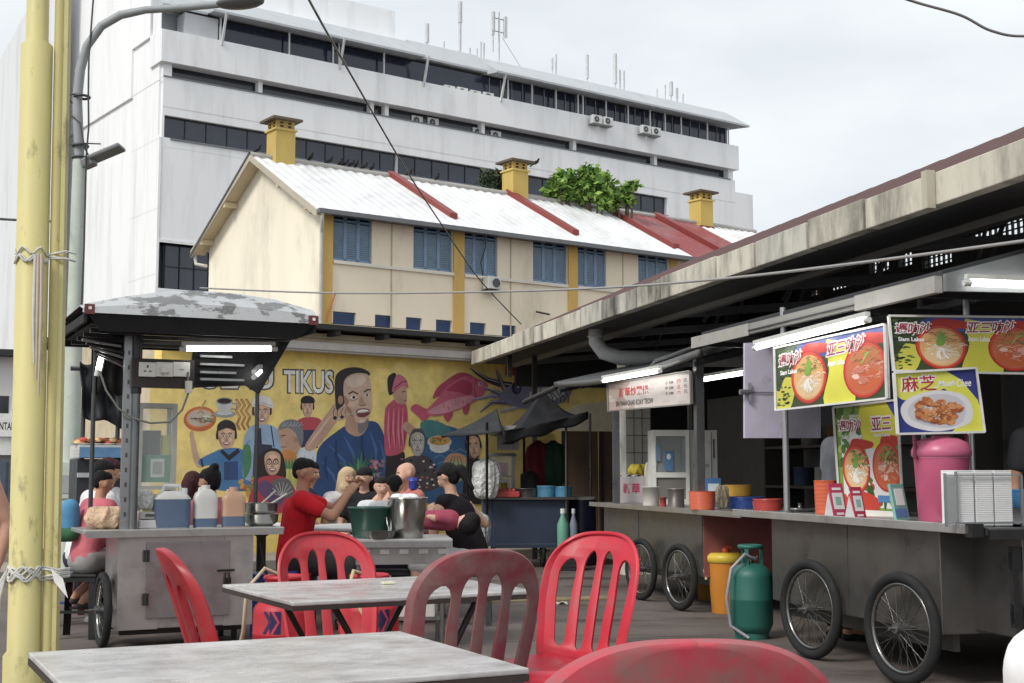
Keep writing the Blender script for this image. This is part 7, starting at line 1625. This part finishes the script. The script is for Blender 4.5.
# ------------------------------------------------------------------ PEOPLE
def blob(caps, name, mat, parent, c, vox=.014, smooth=2, dec=.0):
    """capsules (p0, p1, r0, r1) fused into one continuous skin by voxel remeshing"""
    m = MB().C(*c)
    for p0, p1, r0, r1 in caps:
        p0, p1 = Vector(p0), Vector(p1); d = p1-p0; L = d.length
        if L < 1e-5: m.ball(p0, r0, 14, 10); continue
        M = Vector((0, 0, 1)).rotation_difference(d.normalized()).to_matrix().to_4x4()
        prof = []
        for i in range(6): a = -pi/2+pi/2*i/5; prof.append((max(.0004, r0*cos(a)), r0*sin(a)))
        for i in range(6): a = pi/2*i/5; prof.append((max(.0004, r1*cos(a)), L+r1*sin(a)))
        m.lathe(prof, p0, 14, M)
    o = m.build('tmp', mat)
    md = o.modifiers.new('r', 'REMESH'); md.mode = 'VOXEL'; md.voxel_size = vox
    sm = o.modifiers.new('s', 'SMOOTH'); sm.factor = .5; sm.iterations = smooth
    dg = bpy.context.evaluated_depsgraph_get(); me = bpy.data.meshes.new_from_object(o.evaluated_get(dg)); old = o.data
    bpy.data.objects.remove(o); bpy.data.meshes.remove(old)
    for a in list(me.color_attributes): me.color_attributes.remove(a)
    ca = me.color_attributes.new('Col', 'FLOAT_COLOR', 'CORNER'); cl = S(c); ca.data.foreach_set('color', [cl[0], cl[1], cl[2], 1.0]*len(me.loops))
    me.polygons.foreach_set('use_smooth', [True]*len(me.polygons)); me.materials.clear(); me.materials.append(MATS[mat]); me.name = name
    ob = bpy.data.objects.new(name, me); COL.objects.link(ob); ob.parent = parent; return ob
def ik(a, b, l1, l2, hint):
    a, b = Vector(a), Vector(b); d = b-a; L = min(d.length, (l1+l2)*.995); dn = d.normalized(); b = a+dn*L
    x = (l1*l1-l2*l2+L*L)/(2*L); h = sqrt(max(0, l1*l1-x*x)); hn = Vector(hint); hn = (hn-dn*hn.dot(dn)).normalized()
    return a+dn*x+hn*h, b
def hand_caps(w, fwd, palm, curl, s=1., left=False):
    """palm and five fingers from the wrist w; fwd = pointing direction, palm = palm normal"""
    f = Vector(fwd).normalized(); n = Vector(palm); n = (n-f*n.dot(f)).normalized(); sd_ = f.cross(n)*(1 if left else -1); r = []
    c0 = Vector(w)
    for k_ in (-1.3, 0, 1.3): r.append((c0+sd_*.012*k_+f*.015, c0+f*.08*s+sd_*.017*k_, .016*s, .014*s))
    for k_, l in ((-1.5, .062), (-.5, .075), (.5, .07), (1.5, .052)):
        b0 = c0+f*.085*s+sd_*.018*k_*s; d1 = (f*cos(curl*.5)+n*sin(curl*.5)); b1 = b0+d1*l*.5*s; d2 = (f*cos(curl*1.3)+n*sin(curl*1.3)); b2 = b1+d2*l*.5*s
        r += [(b0, b1, .0098*s, .009*s), (b1, b2, .009*s, .0075*s)]
    t0 = c0+f*.03*s-sd_*.024*s; t1 = t0+(f*.6-sd_*.6+n*.4).normalized()*.04*s; t2 = t1+(f*.8+n*.5).normalized()*.03*s
    return r+[(t0, t1, .013*s, .011*s), (t1, t2, .011*s, .009*s)]
def person(x, y, yaw, lab, lean=10, hip=.50, s=1., hl=None, hr=None, nod=0, turn=0, shirt=(200,200,200), pants=(60,60,70), skin=(196,146,116), hair=(28,24,24), style='short', sleeve='short', stand=False, shoes=(50,46,44), bun=False, knees=None, vox=.014, cap=None, female=False, curl=.9, name='person', fem=0):
    """local frame: faces +Y; hands given in local metres"""
    t = thing(name, lab, 'person', (x, y, 0), yaw)
    k = s; le = radians(lean); hs = .93
    up = Vector((0, sin(le), cos(le)))
    pel = Vector((0, 0, hip)) if not stand else Vector((0, 0, .93*k))
    ch = pel+up*.36*k; nk = pel+up*.5*k; shw = (.165 if female else .185)*k
    shl, shr = pel+up*.455*k+Vector((-shw, 0, 0)), pel+up*.455*k+Vector((shw, 0, 0))
    hd = nk + Vector((0, sin(le)*.5+.02, 1)).normalized()*.155*k
    Rh = Matrix.Rotation(radians(turn), 4, 'Z') @ Matrix.Rotation(-radians(nod), 4, 'X')
    def hp(v): return hd + (Rh @ (Vector(v)*k*hs))
    body = []
    body += [(pel+Vector((-.07*k, 0, 0)), pel+Vector((.07*k, 0, 0)), .105*k, .105*k), (pel, ch, .115*k, .12*k), (pel+Vector((-.05*k,0,.05*k)), ch+Vector((-.07*k, 0, 0)), .1*k, .1*k), (pel+Vector((.05*k,0,.05*k)), ch+Vector((.07*k, 0, 0)), .1*k, .1*k), (shl*.9+shr*.1, shr*.9+shl*.1, .066*k, .066*k), (ch, nk-up*.05*k, .1*k, .075*k), (nk-up*.04*k, hd-Vector((0,.01,.04))*k, .052*k, .048*k)]
    # head
    head = [(hp((0, -.014, .03)), hp((0, .01, .03)), .078*k, .072*k), (hp((0, .02, -.03)), hp((0, .025, -.06)), .062*k, .046*k), (hp((0, .045, -.078)), hp((0, .05, -.08)), .026*k, .024*k), (hp((0, .082, .012)), hp((0, .098, -.018)), .01*k, .015*k), (hp((-.03, .07, -.01)), hp((.03, .07, -.01)), .026*k, .026*k)]
    for sx in (-1, 1): head += [(hp((sx*.083, -.01, .015)), hp((sx*.083, -.012, -.015)), .018*k, .014*k)]
    arms = []; sleeves = []
    wrists = []
    for sx, shd, tgt in ((-1, shl, hl), (1, shr, hr)):
        tg = Vector(tgt) if tgt is not None else (shd+Vector((sx*.05, .06, -.5*k)) if stand else Vector((sx*.14*k, .32*k, pel.z+.1)))
        el, wr = ik(shd, tg, .27*k, .245*k, (sx*.55, -.35, -.8))
        arms += [(shd, el, .05*k, .04*k), (el, el.lerp(wr, .35), .04*k, .038*k), (el.lerp(wr, .35), wr, .038*k, .025*k)]
        f = (wr-el).normalized(); arms += hand_caps(wr, f, Vector((-sx*.8, 0, -.4)), curl, k, sx < 0)
        sl = {'none': 0, 'short': .55, 'long': 1.9}[sleeve]
        if sl: sleeves += [(shd, shd.lerp(el, min(1, sl)), .074*k, .064*k)]
        if sl > 1: sleeves += [(el, el.lerp(wr, .85), .054*k, .042*k)]
        wrists.append(wr)
    legs = []; trs = []; shs = []
    for i, sx in enumerate((-1, 1)):
        hj = pel+Vector((sx*.09*k, 0, -.01))
        if stand: kn = Vector((sx*.1*k, .03, .49*k)); an = Vector((sx*.1*k, -.02, .08*k))
        else:
            kz = .46*k if hip > .35 else .36; kn = hj+Vector((sx*.06*k, .42*k, 0)); kn.z = min(hip+.0, .47*k) ; an = Vector((kn.x, kn.y-.03, .08))
            if knees: kn = Vector(knees[i][0]); an = Vector(knees[i][1])
        legs += [(hj, kn, .09*k, .062*k), (kn, kn.lerp(an, .35), .058*k, .058*k), (kn.lerp(an, .35), an, .058*k, .036*k), (an, an+Vector((0, .14*k, -.045)), .036*k, .028*k), (an+Vector((0, -.02, -.03)), an+Vector((0, -.02, -.03)), .034*k, .034*k)]
        trs += [(hj, kn, .105*k, .078*k)]
        if pants is not None and not isinstance(pants, list): trs += [(kn, an+Vector((0, 0, .04)), .076*k, .056*k)]
        shs += [(an+Vector((0, -.03, -.05)), an+Vector((0, .17*k, -.055)), .034*k, .032*k)]
    blob(body+head+arms+legs, 'body', 'skin', t, skin, vox)
    tors = [(pel+Vector((-.075*k, 0, -.02*k)), pel+Vector((.075*k, 0, -.02*k)), .118*k, .118*k), (pel, ch, .13*k, .134*k), (pel+Vector((-.055*k,0,.05*k)), ch+Vector((-.078*k, 0, 0)), .112*k, .112*k), (pel+Vector((.055*k,0,.05*k)), ch+Vector((.078*k, 0, 0)), .112*k, .112*k), (shl*.95+shr*.05, shr*.95+shl*.05, .082*k if sleeve != 'none' else .07*k, .078*k if sleeve != 'none' else .07*k), (ch, nk-up*.07*k, .115*k, .07*k)]
    blob(tors+sleeves, 'shirt', 'fabric', t, shirt, vox)
    pc = pants[0] if isinstance(pants, list) else pants
    blob([(pel+Vector((-.07*k, 0, -.03*k)), pel+Vector((.07*k, 0, -.03*k)), .124*k, .124*k)]+trs, 'trousers', 'fabric', t, pc, vox)
    blob(shs, 'shoes', 'rubber', t, shoes, vox)
    if style != 'bald':
        hc = [(hp((0, -.03, .05)), hp((0, .01, .056)), .081*k, .07*k), (hp((0, -.045, .01)), hp((0, -.045, -.02)), .07*k, .06*k)]
        for sx in (-1, 1): hc += [(hp((sx*.052, -.025, .03)), hp((sx*.05, .02, .065)), .038*k, .03*k)]
        if style == 'short' and not female and not bun: hc = [(hp((0, -.032, .056)), hp((0, .014, .068)), .076*k, .062*k), (hp((0, -.05, .02)), hp((0, -.052, .0)), .062*k, .05*k)] + [(hp((sx*.05, -.03, .045)), hp((sx*.046, .012, .072)), .034*k, .026*k) for sx in (-1, 1)]
        if style == 'long': hc += [(hp((0, -.065, 0)), hp((0, -.1, -.2)), .075*k, .05*k), (hp((-.06, -.03, 0)), hp((-.07, -.04, -.13)), .04*k, .03*k), (hp((.06, -.03, 0)), hp((.07, -.04, -.13)), .04*k, .03*k)]
        if style == 'pony': hc += [(hp((0, -.1, .02)), hp((0, -.15, -.0)), .04*k, .045*k), (hp((0, -.15, .0)), hp((0, -.17, -.2)), .045*k, .02*k)]
        if bun: hc += [(hp((0, -.07, .11)), hp((0, -.08, .12)), .042*k, .038*k)]
        if style == 'scarf': hc += [(hp((0, -.03, .02)), hp((0, -.04, -.14)), .1*k, .12*k), (hp((-.05, .02, -.1)), hp((.05, .02, -.1)), .06*k, .06*k)]
        blob(hc, 'hair' if style != 'scarf' else 'headscarf', 'hair' if style != 'scarf' else 'fabric', t, hair, .011)
    m = MB()
    for sx in (-1, 1):
        m.C(226, 216, 206); m.ball(hp((sx*.031, .079, .012)), .0115*k, 10, 6); m.C(28, 20, 18); m.ball(hp((sx*.031, .0868, .011)), .0062*k, 8, 5)
        m.C(*hair if style not in ('scarf', 'bald') else (60, 50, 46)); m.tube([hp((sx*.018, .09, .031)), hp((sx*.032, .09, .036)), hp((sx*.047, .08, .03))], .0035*k, 5)
    m.C(*[int(q_*.72) for q_ in skin]); m.tube([hp((-.022, .079, -.05)), hp((0, .087, -.052)), hp((.022, .079, -.05))], [.003*k, .006*k, .003*k], 6); m.build('face', 'skin', t)
    return t, wrists
def PX_(px, Y): return aty(px, 480, Y).x
def Zp(py, Y): return aty(512, py, Y).z
def stool(x, y, c, lab, h=.43, r=.17):
    t = thing('plastic_stool', lab, 'stool', (x, y, 0), group='plastic stools under the diners'); m = MB().C(*c); m.box((0, 0, h-.012), (r*2, r*2, .024), bev=.008); m.box((0,0,h-.04), (r*1.9, r*1.9, .03)); m.build('seat', 'plastic', t)
    for sx in (-1, 1):
        for sy in (-1, 1): m = MB().C(*c); m.prism([(sx*r*.98, sy*r*.98, 0), (sx*r*.98, sy*r*.72, 0), (sx*r*.72, sy*r*.98, 0)], (-sx*r*.08, -sy*r*.08, h-.03)); m.build('leg', 'plastic', t)
    for s_ in (-1, 1): m = MB().C(*c); m.box((0, s_*r*.9, h*.42), (r*1.7, .012, .02)); m.build('stretcher', 'plastic', t)
HIP = .52
# --- man in red
Y = 10.3; x = PX_(300, Y)-.05
t, wr = person(x, Y, radians(-82), 'man in red t-shirt lifting food with both hands, facing right', lean=8, hip=HIP, s=1.0, hl=(-.09, .46, 1.06), hr=(.12, .42, 1.02), nod=12, shirt=(214, 28, 40), pants=(64, 60, 62), hair=(26, 24, 26), skin=(184, 130, 102), vox=.012)
stool(x, Y, (150, 40, 44), 'dark red stool under the man in red')
m = MB().C(206, 150, 90); M = Matrix.Rotation(radians(-82), 4, 'Z'); W_r = Vector((x, Y, 0)) + (M @ wr[1]); fd = (M @ Vector((-.25, .9, .3))).normalized(); b = W_r + fd*.02 + V(0, 0, .03); a = b + (M @ Vector((-.16, .12, .07)))
for d in (0, .012): m.tube([a+V(0, d, d), b+V(0, d*.3, 0)], .004, 5)
o = m.build('chopsticks', 'wood'); tag(o, 'pair of chopsticks held by the man in red', 'chopsticks')
m = MB().C(206, 208, 206); a = Vector((x, Y, 0)) + (M @ Vector((.0, .6, .742))); m.lathe([(.05, 0), (.09, .05), (.095, .06), (.09, .058), (.05, .01)], seg=24); o = m.build('bowl', 'plastic'); o.location = a; tag(o, 'white bowl on the table before the man in red', 'bowl')
# --- mother in black and baby
Y = 10.6; x = PX_(461, Y)+.08
person(x, Y, radians(62), 'woman in sleeveless black top bending over the baby in her arms', lean=22, hip=HIP+.02, s=.97, hl=(-.04, .34, .86), hr=(.16, .22, .84), nod=30, shirt=(34, 30, 34), pants=[(206, 204, 206)], hair=(24, 22, 24), skin=(214, 166, 138), style='pony', sleeve='none', female=True, vox=.012)
stool(x, Y, (60, 62, 66), 'grey stool under the mother')
def baby():
    bx, by = PX_(452, 10.25), 10.25; t = thing('person', 'baby in pink checked clothes lying across the mother in black', 'person', (bx, by, .76))
    blob([((-.2, 0, .06), (-.02, 0, .06), .065, .075), ((-.2, 0, .05), (-.34, .02, .0), .045, .035), ((-.2, .05, .05), (-.34, .07, .02), .045, .035), ((-.02, -.05, .06), (-.14, -.1, .08), .035, .028), ((-.14, -.1, .08), (-.17, -.11, .09), .026, .02), ((.0, 0, .06), (.08, 0, .04), .04, .04), ((.11, 0, .03), (.13, 0, .04), .075, .07)], 'body', 'skin', t, (220, 172, 150), .011)
    blob([((-.2, 0, .06), (-.02, 0, .06), .074, .084), ((-.2, 0, .05), (-.3, .01, .02), .055, .045), ((-.2, .05, .05), (-.3, .06, .03), .055, .045), ((-.02, -.05, .06), (-.1, -.09, .08), .045, .038)], 'romper', 'fabric', t, (176, 74, 96), .012)
    blob([((.125, -.01, .02), (.15, 0, .05), .083, .074)], 'hair', 'hair', t, (28, 24, 26), .011)
baby()
# --- bald man drinking
Y = 11.9; x = PX_(419, Y)
person(x, Y, radians(115), 'bald elderly man raising a blue cup to his mouth', lean=12, hip=HIP+.0, s=1.0, hl=(-.06, .2, 1.12), hr=(.08, .2, 1.1), nod=10, shirt=(206, 120, 112), pants=(60, 60, 64), skin=(212, 160, 136), style='bald')
stool(x, Y, (52, 74, 150), 'blue stool under the bald man')
m = MB().C(40, 62, 170); m.lathe([(.034, 0), (.042, .1), (.044, .1), (.03, .004)], seg=20); o = m.build('cup', 'plastic'); o.location = (PX_(413, Y-.22), Y-.22, Zp(489, Y-.22)); tag(o, 'blue plastic cup in the hands of the bald man', 'cup')
# --- family behind the table
for px, Y, yaw, lab, kw in (
    (345, 12.6, 205, 'woman in patterned beige headscarf behind the man in red', dict(style='scarf', hair=(196, 168, 130), shirt=(222, 220, 218), hip=.52, s=.93, skin=(190, 140, 112))),
    (367, 12.4, 170, 'girl with dark hair in black top looking at the camera', dict(style='long', hair=(30, 26, 28), shirt=(40, 38, 42), hip=.52, s=.93, skin=(206, 160, 134), female=True, nod=8)),
    (381, 11.95, 190, 'small child in pale shirt between the girl and the bucket', dict(style='short', hair=(34, 28, 28), shirt=(212, 214, 218), hip=.5, s=.84, skin=(206, 156, 130), nod=5)),
    (395, 10.9, 8, 'black haired child in white seen from behind the steel bucket', dict(style='short', hair=(22, 20, 22), shirt=(224, 224, 226), hip=.5, s=.86, nod=8)),
    (299, 12.3, -80, 'black haired diner in dark shirt just left of the man in red', dict(style='short', hair=(26, 24, 26), shirt=(44, 50, 70), hip=.54, s=.97, nod=12, hl=(-.1, .5, .84))),
    (219, 10.7, 60, 'woman with black hair in a bun behind the pale jerrycan', dict(style='short', bun=True, hair=(26, 22, 24), shirt=(170, 90, 96), hip=.47, s=.98, female=True, nod=10)),
    (187, 10.9, -20, 'maroon haired woman behind the blue jerrycan', dict(style='long', hair=(66, 32, 32), shirt=(206, 204, 206), hip=.46, s=.95, female=True, nod=12)),
    (84, 10.6, -50, 'person with black hair in white t-shirt behind the child', dict(style='short', hair=(28, 26, 28), shirt=(226, 226, 228), hip=.54, s=.98, nod=18, lean=16)),
    (97, 11.1, -70, 'woman with dark maroon hair behind the white t-shirt diner', dict(style='short', hair=(72, 34, 38), shirt=(196, 194, 200), hip=.55, s=.98, female=True, nod=16)),
    (102, 11.9, -60, 'black haired diner furthest left behind the maroon haired woman', dict(style='short', hair=(24, 22, 24), shirt=(206, 206, 210), hip=.57, s=.98, nod=10))):
    x = PX_(px, Y); person(x, Y, radians(yaw), lab, vox=.016, **({'lean': 10} | kw))
    stool(x, Y, random.choice([(52, 74, 150), (150, 44, 50), (44, 44, 48)]), 'stool under the ' + {345: 'headscarf woman', 367: 'girl in black', 381: 'small pale shirted child', 395: 'child in white', 299: 'dark shirted diner', 219: 'woman with the bun', 187: 'maroon haired woman', 84: 'white t-shirt diner', 97: 'dark maroon haired woman', 102: 'furthest left diner'}[px], h=.42)
# --- child in pink on a black stool with backpack
Y = 9.75; x = PX_(88, Y)
person(x, Y, radians(-44), 'child in pink patterned t-shirt and grey shorts sitting on a black stool', lean=14, hip=.57, s=.82, nod=16, shirt=(206, 104, 116), pants=[(150, 148, 146)], hair=(26, 24, 26), skin=(196, 142, 112), shoes=(60, 56, 54), knees=(((-.08, .34, .56), (-.15, .02, .3)), ((.08, .34, .56), (-.04, .02, .27))), vox=.012)
stool(x-.03, Y-.0, (30, 30, 32), 'black stool under the child in pink', .46, .16)
t = thing('backpack', 'blue and green school backpack on the back of the child in pink', 'bag', (PX_(71, Y-.05), Y-.05, Zp(536, Y))); 
blob([((0, 0, .06), (0, 0, .2), .075, .07), ((-.04, 0, .05), (-.04, 0, .17), .07, .06)], 'body', 'fabric', t, (84, 146, 190), .012); blob([((0.02, -.03, .02), (-.05, -.03, .02), .06, .06)], 'pocket', 'fabric', t, (62, 110, 74), .012)
# --- blue stool by the table, free
stool(PX_(276, 9.9), 9.9, (44, 70, 160), 'bright blue stool between the left cart and the red chair', .45, .15)
# --- stall keepers under the hall
person(*(H.p(8.75, 4.75, 0)[:2]), radians(-70), 'stall keeper in grey shirt behind the left post of the laksa cart', stand=True, lean=6, s=.99, shirt=(122, 124, 130), pants=(50, 50, 56), hair=(24, 24, 26), nod=18)
person(*(H.p(7.0, 5.25, 0)[:2]), radians(160), 'stall keeper in dark shirt behind the clear takeaway boxes', stand=True, lean=6, s=1.0, shirt=(56, 56, 60), pants=(40, 40, 44), hair=(22, 22, 24), nod=14)
person(*(H.p(7.6, 5.95, 0)[:2]), radians(200), 'person in pink top at the right edge behind the laksa cart', stand=True, lean=4, s=.93, shirt=(190, 60, 110), pants=(44, 44, 48), hair=(24, 22, 24), nod=8)
# --- passer-by at the left edge
Y = 6.0; person(PX_(-44, Y), Y, radians(178), 'person at the left edge with a bare arm hanging by the yellow poles', stand=True, lean=2, s=.84, shirt=(150, 44, 50), pants=(150, 40, 46), skin=(190, 140, 116), hl=(-.215, .04, .76), hr=(.2, .05, .7), curl=.5, sleeve='none')
# --- diner in white at the lower right corner
Y = 1.95; x = PX_(1168, Y); person(x, Y, radians(12), 'person in white shirt cut off by the lower right corner', lean=4, hip=.47, s=.96, shirt=(240, 240, 240), pants=(60, 60, 66), sleeve='short', hl=(.0, .3, .56), hr=(.12, .3, .56))
stool(x, Y, (150, 44, 50), 'red stool under the person in white at lower right')
# litter and small clutter on the ground
rnd = random.Random(31)
for i, (px, py, lab) in enumerate(((176, 628, 'crumpled green wrapper under the left cart'), (205, 632, 'crumpled white wrapper under the left cart'), (560, 604, 'small paper scrap on the asphalt in front of the middle cart'))):
    q = atz(px, py, 0); m = MB().C(*((90, 140, 90), (210, 210, 206), (180, 176, 168))[i]); m.grid(lambda a, b: Vector(((a-.5)*.12+.01*sin(b*9), (b-.5)*.09, .012+.012*sin(a*9+i)*cos(b*7))), 8, 8); o = m.build('wrapper', 'cloth_white'); o.location = q; tag(o, lab, 'litter')
